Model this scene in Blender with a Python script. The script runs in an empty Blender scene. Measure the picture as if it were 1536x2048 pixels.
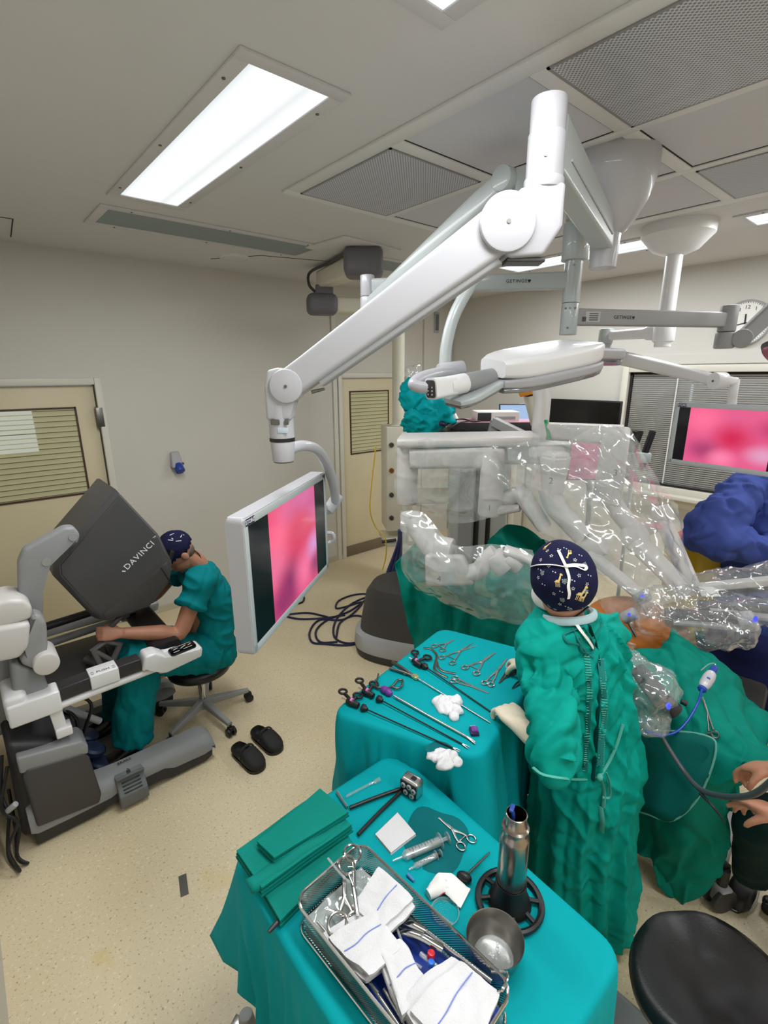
import bpy, bmesh, math, random
from mathutils import Vector, Matrix, noise
from mathutils.bvhtree import BVHTree
V = Vector
PI = math.pi
random.seed(7)
SC = bpy.context.scene
COL = SC.collection

# ------------------------------------------------------------------ camera
FPX, CX, CY = 991.0, 768.0, 1024.0
CAM_POS = V((0, 0, 2.1))
_p, _y, _r = math.radians(15.6), math.radians(49.4), math.radians(0.3)
FH = V((math.cos(_y), math.sin(_y), 0))
_r0 = V((math.sin(_y), -math.cos(_y), 0))
CF = FH * math.cos(_p) - V((0, 0, 1)) * math.sin(_p)
_u0 = FH * math.sin(_p) + V((0, 0, 1)) * math.cos(_p)
CR = _r0 * math.cos(_r) - _u0 * math.sin(_r)
CU = _u0 * math.cos(_r) + _r0 * math.sin(_r)
cam_data = bpy.data.cameras.new('camera')
cam = bpy.data.objects.new('camera', cam_data)
COL.objects.link(cam)
cam_data.sensor_fit = 'VERTICAL'
cam_data.sensor_height = 36.0
cam_data.lens = 36.0 * FPX / 2048.0
cam_data.clip_start = 0.02
cam.matrix_world = Matrix(((CR.x, CU.x, -CF.x, CAM_POS.x), (CR.y, CU.y, -CF.y, CAM_POS.y),
                           (CR.z, CU.z, -CF.z, CAM_POS.z), (0, 0, 0, 1)))
SC.camera = cam

# ------------------------------------------------------------------ world, exposure
SC.view_settings.view_transform = 'Standard'
SC.view_settings.look = 'None'
SC.view_settings.gamma = 1.0
SC.view_settings.use_curve_mapping = False
SC.view_settings.exposure = 0.0
world = bpy.data.worlds.new('world')
SC.world = world
world.use_nodes = True
world.node_tree.nodes['Background'].inputs[0].default_value = (0.75, 0.8, 0.85, 1)
world.node_tree.nodes['Background'].inputs[1].default_value = 0.3
SC.cycles.use_denoising = True
SC.cycles.max_bounces = 8
SC.cycles.diffuse_bounces = 4
SC.cycles.glossy_bounces = 3
SC.cycles.transmission_bounces = 4
SC.cycles.transparent_max_bounces = 24
SC.cycles.sample_clamp_indirect = 6.0
SC.cycles.caustics_reflective = False
SC.cycles.caustics_refractive = False
LAMP_W = 28.0          # watts of one ceiling light's tubes

# ------------------------------------------------------------------ measuring helpers
# a photo measurement and a known plane (height, wall, or distance) give a point of the room
def ray(px, py):
    return CF + CR * ((px - CX) / FPX) - CU * ((py - CY) / FPX)
def PZ(px, py, z):
    d = ray(px, py); return CAM_POS + d * ((z - CAM_POS.z) / d.z)
def PX(px, py, x):
    d = ray(px, py); return CAM_POS + d * ((x - CAM_POS.x) / d.x)
def PY(px, py, y):
    d = ray(px, py); return CAM_POS + d * ((y - CAM_POS.y) / d.y)
def PD(px, py, dist):
    d = ray(px, py); return CAM_POS + d * (dist / d.dot(FH))

# ------------------------------------------------------------------ object helpers
BASE = {}
def link(o):
    COL.objects.link(o); return o
def props(o, label=None, cat=None, group=None, kind=None):
    if label: o['label'] = label
    if cat: o['category'] = cat
    if group: o['group'] = group
    if kind: o['kind'] = kind
    return o
def thing(name, label, cat, loc=(0, 0, 0), group=None, world_built=True, rot=None):
    """An Empty at the thing's base; parts modelled in room coordinates when world_built."""
    o = bpy.data.objects.new(name, None)
    o.empty_display_size = 0.05
    o.location = loc
    if rot: o.rotation_euler = rot
    link(o)
    BASE[o.name] = V(loc) if world_built else V((0, 0, 0))
    return props(o, label, cat, group)
def obj(name, bm, mat, parent=None, smooth=38, label=None, kind=None, recalc=True):
    if recalc:
        bmesh.ops.recalc_face_normals(bm, faces=bm.faces)
    off = BASE.get(parent.name, V((0, 0, 0))) if parent else V((0, 0, 0))
    if off.length > 0:
        bmesh.ops.translate(bm, verts=bm.verts, vec=-off)
    ca = math.radians(smooth)
    for f in bm.faces: f.smooth = smooth > 0
    if smooth < 180:
        for e in bm.edges:
            if len(e.link_faces) == 2 and e.calc_face_angle(0) > ca: e.smooth = False
    me = bpy.data.meshes.new(name)
    bm.to_mesh(me); bm.free()
    mats = mat if isinstance(mat, (list, tuple)) else [mat]
    for m in mats: me.materials.append(m)
    o = bpy.data.objects.new(name, me)
    link(o)
    if parent:
        o.parent = parent
        BASE[o.name] = off
    if label: o['label'] = label
    if kind: o['kind'] = kind
    return o
def solo(name, bm, mat, label, cat, group=None, **kw):
    """A thing that is one mesh; its origin is moved to the foot of the mesh."""
    lo = V((min(v.co.x for v in bm.verts), min(v.co.y for v in bm.verts), min(v.co.z for v in bm.verts)))
    hi = V((max(v.co.x for v in bm.verts), max(v.co.y for v in bm.verts), lo.z))
    c = (lo + hi) / 2
    bmesh.ops.translate(bm, verts=bm.verts, vec=-c)
    o = obj(name, bm, mat, **kw)
    o.location = c
    return props(o, label, cat, group)
def struct(name, bm, mat, **kw):
    o = obj(name, bm, mat, **kw)
    if not o.parent: o['kind'] = 'structure'
    return o
def copy_tree(o, parent=None):
    c = o.copy(); link(c)
    if parent: c.parent = parent
    for ch in list(o.children): copy_tree(ch, c)
    return c
def N(): return bmesh.new()

# ------------------------------------------------------------------ shape helpers
def frame(o, x=None, z=None):
    """Matrix with origin o, local z along z and local x as near x as it can be."""
    z = V(z if z is not None else (0, 0, 1)).normalized()
    x = V(x if x is not None else ((1, 0, 0) if abs(z.x) < 0.9 else (0, 1, 0)))
    y = z.cross(x).normalized(); x = y.cross(z).normalized()
    return Matrix(((x.x, y.x, z.x, o[0]), (x.y, y.y, z.y, o[1]), (x.z, y.z, z.z, o[2]), (0, 0, 0, 1)))
def T(x, y, z): return Matrix.Translation((x, y, z))
def RZ(a): return Matrix.Rotation(a, 4, 'Z')
def merge(bm, src, M=None):
    if M is not None: bmesh.ops.transform(src, matrix=M, verts=src.verts)
    me = bpy.data.meshes.new('tmp'); src.to_mesh(me); src.free()
    bm.from_mesh(me); bpy.data.meshes.remove(me)
    return bm
def box(bm, size, M=None, bev=0.0, seg=2, mi=0):
    b = bmesh.new()
    bmesh.ops.create_cube(b, size=1.0)
    bmesh.ops.scale(b, vec=V(size), verts=b.verts)
    if bev > 0:
        bmesh.ops.bevel(b, geom=list(b.edges), offset=min(bev, 0.49 * min(size)), segments=seg, affect='EDGES', profile=0.5)
    for f in b.faces: f.material_index = mi
    return merge(bm, b, M)
def hexa(bm, P, bev=0.0, seg=2):
    """Box from 8 corners: bottom 4 then top 4, same order round."""
    b = bmesh.new()
    v = [b.verts.new(p) for p in P]
    for q in ((3, 2, 1, 0), (4, 5, 6, 7), (0, 1, 5, 4), (1, 2, 6, 5), (2, 3, 7, 6), (3, 0, 4, 7)):
        b.faces.new([v[i] for i in q])
    if bev > 0: bmesh.ops.bevel(b, geom=list(b.edges), offset=bev, segments=seg, affect='EDGES', profile=0.5)
    return merge(bm, b)
def cyl(bm, a, b_, r, r2=None, seg=24, bev=0.0, cap=True):
    a, b_ = V(a), V(b_); r2 = r if r2 is None else r2
    L = (b_ - a).length
    if bev > 0:
        prof = [(0, 0), (r - bev, 0), (r - bev * .3, bev * .3), (r, bev), (r2, L - bev), (r2 - bev * .3, L - bev * .3), (r2 - bev, L), (0, L)]
    else:
        prof = ([(0, 0)] if cap else []) + [(r, 0), (r2, L)] + ([(0, L)] if cap else [])
    return lathe(bm, prof, seg, frame(a, None, b_ - a))
def lathe(bm, prof, seg=24, M=None, sx=1.0, sy=1.0, mi=0):
    b = bmesh.new(); rings = []
    for r, z in prof:
        if r < 1e-6: rings.append([b.verts.new((0, 0, z))])
        else: rings.append([b.verts.new((r * math.cos(2 * PI * i / seg) * sx, r * math.sin(2 * PI * i / seg) * sy, z)) for i in range(seg)])
    for A, B in zip(rings, rings[1:]):
        for i in range(seg):
            j = (i + 1) % seg
            if len(A) == 1 and len(B) == 1: continue
            if len(A) == 1: f = b.faces.new((A[0], B[j], B[i]))
            elif len(B) == 1: f = b.faces.new((A[i], A[j], B[0]))
            else: f = b.faces.new((A[i], A[j], B[j], B[i]))
            f.material_index = mi
    return merge(bm, b, M)
def catmull(pts, n=6, closed=False):
    P = [V(p) for p in pts]; out = []
    m = len(P)
    rng = range(m) if closed else range(m - 1)
    for i in rng:
        if closed: p0, p1, p2, p3 = P[i - 1], P[i], P[(i + 1) % m], P[(i + 2) % m]
        else:
            p1, p2 = P[i], P[i + 1]
            p0 = P[i - 1] if i > 0 else p1 * 2 - p2
            p3 = P[i + 2] if i + 2 < m else p2 * 2 - p1
        for k in range(n):
            t = k / n
            out.append(0.5 * ((2 * p1) + (p2 - p0) * t + (2 * p0 - 5 * p1 + 4 * p2 - p3) * t * t + (3 * p1 - p0 - 3 * p2 + p3) * t ** 3))
    if not closed: out.append(P[-1])
    return out
def lerp_list(L, n):
    out = []
    for i in range(len(L) - 1):
        for k in range(n): out.append(L[i] + (L[i + 1] - L[i]) * k / n)
    out.append(L[-1]); return out
def tube(bm, pts, r, seg=10, n=6, cap=True, flat=1.0, upv=None, closed=False, mi=0):
    """Round (or flattened) tube along a smoothed path; r a number or one per point."""
    radii = lerp_list(list(r), n) if isinstance(r, (list, tuple)) else None
    P = catmull(pts, n, closed) if n > 1 else [V(p) for p in pts]
    if n <= 1 and radii is None and isinstance(r, (list, tuple)): radii = list(r)
    b = bmesh.new(); rings = []; prev = None
    m = len(P)
    for i, p in enumerate(P):
        if closed: t = P[(i + 1) % m] - P[i - 1]
        else: t = P[min(i + 1, m - 1)] - P[max(i - 1, 0)]
        if t.length < 1e-9: t = V((0, 0, 1))
        t.normalize()
        if prev is None:
            u = V(upv) if upv is not None else (V((0, 0, 1)) if abs(t.z) < 0.9 else V((1, 0, 0)))
        else: u = V(upv) if upv is not None else prev
        s = t.cross(u)
        if s.length < 1e-6: s = t.cross(V((1, 0.3, 0.2)))
        s.normalize(); u = s.cross(t).normalized(); prev = u
        rr = radii[min(i, len(radii) - 1)] if radii else r
        rings.append([b.verts.new(p + s * (rr * math.cos(2 * PI * k / seg)) + u * (rr * flat * math.sin(2 * PI * k / seg))) for k in range(seg)])
    pairs = list(zip(rings, rings[1:])) + ([(rings[-1], rings[0])] if closed else [])
    for A, B in pairs:
        for k in range(seg):
            f = b.faces.new((A[k], A[(k + 1) % seg], B[(k + 1) % seg], B[k])); f.material_index = mi
    if cap and not closed:
        b.faces.new(list(reversed(rings[0]))).material_index = mi
        b.faces.new(rings[-1]).material_index = mi
    return merge(bm, b)
def loft(bm, rings, cap=True, closed_u=True, mi=0):
    b = bmesh.new()
    R = [[b.verts.new(p) for p in ring] for ring in rings]
    n = len(R[0])
    for A, B in zip(R, R[1:]):
        for k in range(n if closed_u else n - 1):
            b.faces.new((A[k], A[(k + 1) % n], B[(k + 1) % n], B[k])).material_index = mi
    if cap and closed_u:
        b.faces.new(list(reversed(R[0]))).material_index = mi; b.faces.new(R[-1]).material_index = mi
    return merge(bm, b)
def prism(bm, poly, depth, M=None, bev=0.0, seg=2):
    """Polygon in local xy, extruded along local z from 0 to depth."""
    b = bmesh.new()
    lo = [b.verts.new((p[0], p[1], 0)) for p in poly]
    hi = [b.verts.new((p[0], p[1], depth)) for p in poly]
    b.faces.new(list(reversed(lo))); b.faces.new(hi)
    n = len(poly)
    for i in range(n): b.faces.new((lo[i], lo[(i + 1) % n], hi[(i + 1) % n], hi[i]))
    if bev > 0: bmesh.ops.bevel(b, geom=list(b.edges), offset=bev, segments=seg, affect='EDGES', profile=0.5)
    return merge(bm, b, M)
def rrect(w, h, r, n=5):
    out = []
    for cx, cy, a0 in ((w / 2 - r, h / 2 - r, 0), (-w / 2 + r, h / 2 - r, 90), (-w / 2 + r, -h / 2 + r, 180), (w / 2 - r, -h / 2 + r, 270)):
        for k in range(n + 1):
            a = math.radians(a0 + 90 * k / n); out.append((cx + r * math.cos(a), cy + r * math.sin(a)))
    return out
def ball(bm, c, r, seg=20, rings=12, M=None, mi=0):
    b = bmesh.new()
    bmesh.ops.create_uvsphere(b, u_segments=seg, v_segments=rings, radius=1.0)
    s = V(r) if isinstance(r, (tuple, list, Vector)) else V((r, r, r))
    bmesh.ops.scale(b, vec=s, verts=b.verts)
    if M is not None: bmesh.ops.transform(b, matrix=M, verts=b.verts)
    bmesh.ops.translate(b, verts=b.verts, vec=V(c))
    for f in b.faces: f.material_index = mi
    return merge(bm, b)
def grid(bm, nu, nv, fn, thick=0.0, closed_u=False):
    b = bmesh.new()
    G = [[b.verts.new(fn(i / (nu if closed_u else nu - 1), j / (nv - 1))) for i in range(nu)] for j in range(nv)]
    for j in range(nv - 1):
        for i in range(nu if closed_u else nu - 1):
            k = (i + 1) % nu
            b.faces.new((G[j][i], G[j][k], G[j + 1][k], G[j + 1][i]))
    if thick:
        bmesh.ops.recalc_face_normals(b, faces=b.faces)
        bmesh.ops.solidify(b, geom=list(b.faces), thickness=thick)
    return merge(bm, b)
def ell(c, ax, ay, n=28, p=2.0):
    """Superellipse ring about c with half-axes ax, ay (vectors)."""
    out = []
    for k in range(n):
        a = 2 * PI * k / n; ca, sa = math.cos(a), math.sin(a)
        out.append(V(c) + V(ax) * (abs(ca) ** (2 / p) * (1 if ca >= 0 else -1)) + V(ay) * (abs(sa) ** (2 / p) * (1 if sa >= 0 else -1)))
    return out
def fuse(bm, vox=0.01, smooth=4, fac=0.5):
    """One continuous surface out of overlapping closed shapes."""
    me = bpy.data.meshes.new('fuse'); bm.to_mesh(me); bm.free()
    o = bpy.data.objects.new('fuse', me); link(o)
    m = o.modifiers.new('r', 'REMESH'); m.mode = 'VOXEL'; m.voxel_size = vox
    if smooth:
        s = o.modifiers.new('s', 'SMOOTH'); s.iterations = smooth; s.factor = fac
    dg = bpy.context.evaluated_depsgraph_get()
    b = bmesh.new(); b.from_mesh(o.evaluated_get(dg).to_mesh())
    bpy.data.objects.remove(o); bpy.data.meshes.remove(me)
    return b
def push(bm, fn):
    """Move every vertex along its normal by fn(co, normal)."""
    bm.normal_update()
    mv = [(v, v.normal * fn(v.co, v.normal)) for v in bm.verts]
    for v, d in mv: v.co += d
    return bm
def ridge(p, f, d=1.0):
    return 1.0 - 2.0 * abs(noise.noise(V((p[0] * f, p[1] * f, p[2] * f))))
def crest(x, y, z, k=3.0):
    """Thin sharp crease lines where smooth noise crosses zero: 1 on the line, 0 away from it."""
    return max(0.0, 1.0 - k * abs(noise.noise(V((x, y, z))))) ** 1.5
def fbm(p, f): return noise.noise(V(p) * f) + 0.5 * noise.noise(V(p) * f * 2.1) + 0.25 * noise.noise(V(p) * f * 4.3)
def text(bm, s, size, M, ext=0.0006, align='CENTER', spacing=1.0, mi=0):
    cu = bpy.data.curves.new('t', 'FONT'); cu.body = s; cu.size = size; cu.extrude = ext
    cu.align_x = align; cu.align_y = 'CENTER'; cu.space_character = spacing; cu.resolution_u = 3
    o = bpy.data.objects.new('t', cu); link(o)
    dg = bpy.context.evaluated_depsgraph_get()
    b = bmesh.new(); b.from_mesh(o.evaluated_get(dg).to_mesh())
    bpy.data.objects.remove(o); bpy.data.curves.remove(cu)
    for f in b.faces: f.material_index = mi
    return merge(bm, b, M)

# ------------------------------------------------------------------ materials
MATS = {}
def srgb(c):
    return tuple(((x / 255) / 12.92 if x / 255 <= 0.04045 else ((x / 255 + 0.055) / 1.055) ** 2.4) for x in c) + (1.0,)
def nodes(name):
    m = bpy.data.materials.new(name); m.use_nodes = True
    MATS[name] = m
    nt = m.node_tree
    return m, nt, nt.nodes['Principled BSDF'], nt.nodes['Material Output']
def add(nt, t, **kw):
    n = nt.nodes.new(t)
    for k, v in kw.items(): setattr(n, k, v)
    return n
def setin(n, **kw):
    for k, v in kw.items(): n.inputs[k.replace('_', ' ')].default_value = v
def mat(name, c, rough=0.5, metal=0.0, var=0.06, vscale=8.0, bump=0.0, bscale=40.0, coat=0.0, ridged=False, spec=0.5, sheen=0.0, sss=0.0, dist=0.0):
    m, nt, b, out = nodes(name)
    col = srgb(c)
    tc = add(nt, 'ShaderNodeTexCoord')
    nz = add(nt, 'ShaderNodeTexNoise'); setin(nz, Scale=vscale, Detail=4.0)
    nt.links.new(tc.outputs['Object'], nz.inputs['Vector'])
    mx = add(nt, 'ShaderNodeMix', data_type='RGBA')
    mx.inputs['A'].default_value = tuple(x * (1 - var) for x in col[:3]) + (1,)
    mx.inputs['B'].default_value = tuple(min(1, x * (1 + var)) for x in col[:3]) + (1,)
    nt.links.new(nz.outputs['Fac'], mx.inputs['Factor'])
    nt.links.new(mx.outputs['Result'], b.inputs['Base Color'])
    setin(b, Roughness=rough, Metallic=metal)
    b.inputs['Specular IOR Level'].default_value = spec
    b.inputs['Coat Weight'].default_value = coat
    b.inputs['Sheen Weight'].default_value = sheen
    if sss: b.inputs['Subsurface Weight'].default_value = sss; b.inputs['Subsurface Radius'].default_value = (0.02, 0.008, 0.005)
    if bump:
        bn = add(nt, 'ShaderNodeTexNoise')
        if ridged: bn.noise_type = 'RIDGED_MULTIFRACTAL'
        setin(bn, Scale=bscale, Detail=5.0 if ridged else 3.0, Distortion=dist)
        nt.links.new(tc.outputs['Object'], bn.inputs['Vector'])
        bp = add(nt, 'ShaderNodeBump'); setin(bp, Strength=bump, Distance=0.004)
        nt.links.new(bn.outputs['Fac'], bp.inputs['Height'])
        nt.links.new(bp.outputs['Normal'], b.inputs['Normal'])
    return m
def emit(name, c, s):
    m, nt, b, out = nodes(name)
    e = add(nt, 'ShaderNodeEmission'); e.inputs[0].default_value = srgb(c); e.inputs[1].default_value = s
    nt.links.new(e.outputs[0], out.inputs[0]); return m

M_WHITE = mat('white_enamel', (180, 179, 184), 0.32, coat=0.2, var=0.02)
M_ROBOT = mat('robot_white', (208, 203, 200), 0.4, var=0.02)
M_BRIGHT = mat('bright_white_plastic', (226, 225, 226), 0.38, coat=0.15, var=0.02)
M_CREAM = mat('cream_enamel', (214, 209, 192), 0.45, var=0.03)
M_PALE = mat('pale_grey_enamel', (176, 183, 183), 0.35, coat=0.2, var=0.02)
M_GREY = mat('mid_grey_plastic', (140, 141, 142), 0.5, var=0.04)
M_GREYMETAL = mat('grey_painted_arm', (150, 150, 150), 0.45, var=0.04)
M_LGREY = mat('light_grey_plastic', (166, 166, 169), 0.5, var=0.03)
M_DGREY = mat('dark_grey_plastic', (66, 63, 63), 0.5, var=0.06)
M_CHAR = mat('charcoal_plastic', (44, 43, 45), 0.45, var=0.06)
M_BLACK = mat('black_plastic', (18, 18, 19), 0.42, var=0.1)
M_GLOSSBLK = mat('black_glass', (8, 8, 12), 0.12, var=0.1)
M_RUBBER = mat('black_rubber', (24, 23, 23), 0.75, var=0.1, bump=0.1, bscale=200)
M_STEEL = mat('brushed_steel', (196, 194, 190), 0.28, metal=1.0, var=0.06, vscale=30)
M_CHROME = mat('polished_steel', (210, 210, 210), 0.12, metal=1.0, var=0.04)
M_DSTEEL = mat('dull_steel', (120, 118, 114), 0.35, metal=1.0, var=0.1)
M_FLASK = mat('reflection_brown_steel', (158, 148, 138), 0.22, metal=1.0, var=0.12, vscale=20)  # brownish tint stands in for the flask's dark reflections
M_BOWL = mat('dull_bowl_steel', (150, 147, 142), 0.3, metal=1.0, var=0.1, vscale=24)
M_BRASS = mat('brass', (180, 130, 60), 0.35, metal=1.0)
M_BLUE = mat('blue_plastic', (28, 62, 150), 0.4)
M_NAVY = mat('navy_rubber', (22, 26, 62), 0.45)
M_RED = mat('red_plastic', (200, 20, 40), 0.35)
M_PURPLE = mat('purple_plastic', (110, 50, 140), 0.4)
M_DPURPLE = mat('dark_purple_plastic', (48, 24, 70), 0.4)
M_PINK = mat('pink_plastic', (220, 120, 190), 0.4)
M_YELLOW = mat('yellow_plastic', (190, 160, 16), 0.45)
M_ORANGE = mat('orange_plastic', (214, 138, 30), 0.4)
M_SKIN = mat('skin', (196, 142, 116), 0.5, var=0.1, vscale=14, bump=0.08, bscale=120, sss=0.08)
M_SKIN2 = mat('tanned_skin', (176, 122, 96), 0.5, var=0.12, vscale=14, bump=0.1, bscale=120, sss=0.08)
M_BELLY = mat('iodine_stained_skin', (196, 116, 48), 0.4, var=0.12, vscale=9, sss=0.05)
M_HAIR = mat('grey_hair', (86, 76, 66), 0.6, var=0.3, vscale=60)
M_GLOVE = mat('cream_latex', (226, 214, 190), 0.5, var=0.05, bump=0.25, bscale=70, ridged=True)
M_GAUZE = mat('white_gauze', (216, 215, 217), 0.9, var=0.03, bump=0.35, bscale=260)
M_TOWEL = mat('fluffy_white_gauze', (224, 222, 224), 0.95, var=0.05, bump=0.7, bscale=110)
M_VINYL = mat('black_vinyl', (20, 20, 21), 0.36, var=0.1, bump=0.12, bscale=300)
M_PAPER = mat('white_paper', (236, 234, 230), 0.6)
M_INK = mat('dark_ink', (28, 28, 34), 0.6)
M_WHITEINK = mat('white_print', (235, 235, 235), 0.5)
M_PINKBOX = mat('pink_painted_metal', (206, 150, 164), 0.4)
# ------------------------------------------------------------------ room
CEIL = 2.97
XW, YW = 5.0, 4.48            # wall with the window, wall with the two doors
XN, YB = -0.22, -2.6          # wall beside the photographer, wall behind

def floor_mat():
    m, nt, b, out = nodes('speckled_vinyl')
    tc = add(nt, 'ShaderNodeTexCoord')
    def mask(scale, lo, hi, off):
        mp = add(nt, 'ShaderNodeMapping'); mp.inputs['Location'].default_value = (off, off * 1.7, 0)
        nt.links.new(tc.outputs['Object'], mp.inputs['Vector'])
        vo = add(nt, 'ShaderNodeTexNoise'); setin(vo, Scale=scale, Detail=2.0)
        nt.links.new(mp.outputs[0], vo.inputs['Vector'])
        r = add(nt, 'ShaderNodeMapRange'); setin(r, From_Min=lo, From_Max=hi)
        nt.links.new(vo.outputs['Fac'], r.inputs['Value']); return r.outputs['Result']
    cur = None
    base = srgb((223, 207, 174))
    def mixc(prev, fac, colr):
        mx = add(nt, 'ShaderNodeMix', data_type='RGBA')
        nt.links.new(fac, mx.inputs['Factor'])
        if isinstance(prev, tuple): mx.inputs['A'].default_value = prev
        else: nt.links.new(prev, mx.inputs['A'])
        mx.inputs['B'].default_value = colr
        return mx.outputs['Result']
    cur = mixc(base, mask(1.3, 0.35, 0.75, 3), srgb((214, 196, 160)))
    cur = mixc(cur, mask(75, 0.60, 0.72, 1), srgb((232, 222, 198)))
    cur = mixc(cur, mask(95, 0.61, 0.72, 9), srgb((172, 152, 114)))
    cur = mixc(cur, mask(5.0, 0.66, 0.9, 14), srgb((212, 184, 118)))
    nt.links.new(cur, b.inputs['Base Color'])
    setin(b, Roughness=0.38)
    bn = add(nt, 'ShaderNodeTexNoise'); setin(bn, Scale=60.0)
    nt.links.new(tc.outputs['Object'], bn.inputs['Vector'])
    bp = add(nt, 'ShaderNodeBump'); setin(bp, Strength=0.05, Distance=0.002)
    nt.links.new(bn.outputs['Fac'], bp.inputs['Height']); nt.links.new(bp.outputs['Normal'], b.inputs['Normal'])
    return m
M_FLOOR = floor_mat()
M_WALL = mat('cream_wall_paint', (206, 202, 193), 0.6, var=0.025, vscale=3, bump=0.04, bscale=90)
M_WALL2 = mat('pale_wall_paint', (205, 202, 196), 0.6, var=0.02, vscale=3, bump=0.04, bscale=90)
M_CEIL = mat('ceiling_paint', (210, 208, 208), 0.75, var=0.025, vscale=5, bump=0.06, bscale=160)
M_TILE = mat('ceiling_tile', (206, 205, 211), 0.8, var=0.03, vscale=40, bump=0.12, bscale=220)
M_TBAR = mat('ceiling_bar', (222, 220, 220), 0.5, var=0.02)
M_DOOR = mat('beige_door_laminate', (212, 200, 168), 0.5, var=0.03, vscale=2)
M_FRAME = mat('off_white_frame', (214, 210, 198), 0.45, var=0.02)
M_KICK = mat('brown_kick_plate', (112, 98, 80), 0.45, var=0.06)
M_DARK = mat('dark_gap', (30, 28, 28), 0.8)
M_SLAT = mat('cream_slats', (196, 196, 160), 0.5, var=0.03)
M_SLATW = mat('white_slats', (214, 214, 212), 0.5, var=0.03)
M_BROWN = mat('dark_brown_bead', (70, 46, 34), 0.5)

def slab(name, lo, hi, m, parent=None, bev=0, kind=None):
    bm = N(); s = V(hi) - V(lo)
    box(bm, s, T(*((V(lo) + V(hi)) / 2)), bev)
    return struct(name, bm, m, parent=parent)
slab('floor', (XN - .1, YB - .1, -0.1), (XW + .1, YW + .1, 0), M_FLOOR)
slab('ceiling', (XN - .1, YB - .1, CEIL), (XW + .1, YW + .1, CEIL + .1), M_CEIL)
slab('wall_near', (XN - .1, YB, 0), (XN, YW, CEIL), M_WALL)
slab('wall_back', (XN, YB - .1, 0), (XW, YB, CEIL), M_WALL)

def wall_with_holes(name, axis, at, a0, a1, holes, m, thick=0.1):
    """Wall whose inner face is at `at`; holes are (a0, a1, z0, z1)."""
    bm = N()
    xs = sorted({a0, a1, *[h[0] for h in holes], *[h[1] for h in holes]})
    zs = sorted({0, CEIL, *[h[2] for h in holes], *[h[3] for h in holes]})
    for i in range(len(xs) - 1):
        for j in range(len(zs) - 1):
            cx, cz = (xs[i] + xs[i + 1]) / 2, (zs[j] + zs[j + 1]) / 2
            if any(h[0] < cx < h[1] and h[2] < cz < h[3] for h in holes): continue
            if axis == 'Y': box(bm, (xs[i + 1] - xs[i], thick, zs[j + 1] - zs[j]), T(cx, at + thick / 2, cz))
            else: box(bm, (thick, xs[i + 1] - xs[i], zs[j + 1] - zs[j]), T(at + thick / 2, cx, cz))
    return struct(name, bm, m)
D1 = (-0.2, 0.88, 0.0, 2.03); D2 = (3.24, 4.18, 0.0, 2.06)
WN = (-1.4, 2.2, 1.06, 2.1)
wall_with_holes('wall_left', 'Y', YW, XN, XW, [D1, D2], M_WALL)
wall_with_holes('wall_right', 'X', XW, YB, YW, [WN], M_WALL2)

# doors -----------------------------------------------------------------
def door(name, d, win, kick, hinge_x):
    bm = N(); y = YW
    box(bm, (d[1] - d[0] - .012, .045, d[3] - .012), T((d[0] + d[1]) / 2, y + .045, d[3] / 2), .002)
    o = struct(name, bm, M_DOOR)
    fb = N(); fw = .05
    for x in (d[0] - fw / 2, d[1] + fw / 2): box(fb, (fw, .05, d[3] + fw), T(x, y, (d[3] + fw) / 2), .006)
    box(fb, (d[1] - d[0], .05, fw), T((d[0] + d[1]) / 2, y, d[3] + fw / 2), .006)
    obj('door_frame', fb, M_FRAME, o)
    # glazed panel with a slatted blind behind a dark bead
    x0, x1, z0, z1 = win
    bb = N(); bw = .014
    for x in (x0, x1): box(bb, (bw, .014, z1 - z0 + bw), T(x, y + .02, (z0 + z1) / 2))
    for z in (z0, z1): box(bb, (x1 - x0, .014, bw), T((x0 + x1) / 2, y + .02, z))
    obj('window_bead', bb, M_BROWN, o)
    gb = N(); box(gb, (x1 - x0, .004, z1 - z0), T((x0 + x1) / 2, y + .0205, (z0 + z1) / 2))
    obj('window_pane', gb, M_PANE, o)
    return o, (x0, x1, z0, z1)
def pane_mat():
    """Glass with cream slats behind it: wide slats parted by thin dark gaps."""
    m, nt, b, out = nodes('slatted_pane')
    tc = add(nt, 'ShaderNodeTexCoord')
    sp = add(nt, 'ShaderNodeSeparateXYZ'); nt.links.new(tc.outputs['Object'], sp.inputs[0])
    mu = add(nt, 'ShaderNodeMath', operation='MULTIPLY'); mu.inputs[1].default_value = 25.0
    nt.links.new(sp.outputs['Z'], mu.inputs[0])
    fr = add(nt, 'ShaderNodeMath', operation='FRACT'); nt.links.new(mu.outputs[0], fr.inputs[0])
    rp = add(nt, 'ShaderNodeValToRGB')
    rp.color_ramp.elements[0].position = 0.0; rp.color_ramp.elements[0].color = srgb((104, 98, 70))
    e = rp.color_ramp.elements.new(0.12); e.color = srgb((104, 98, 70))
    e = rp.color_ramp.elements.new(0.18); e.color = srgb((206, 202, 164))
    rp.color_ramp.elements[-1].position = 1.0; rp.color_ramp.elements[-1].color = srgb((188, 184, 146))
    nt.links.new(fr.outputs[0], rp.inputs[0]); nt.links.new(rp.outputs[0], b.inputs['Base Color'])
    setin(b, Roughness=0.25); return m
M_PANE = pane_mat()
d1, w1 = door('door_1', D1, (0.10, 0.73, 1.19, 1.86), False, .87)
d2, w2 = door('door_2', D2, (3.37, 3.93, 1.22, 1.91), True, None)
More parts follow.
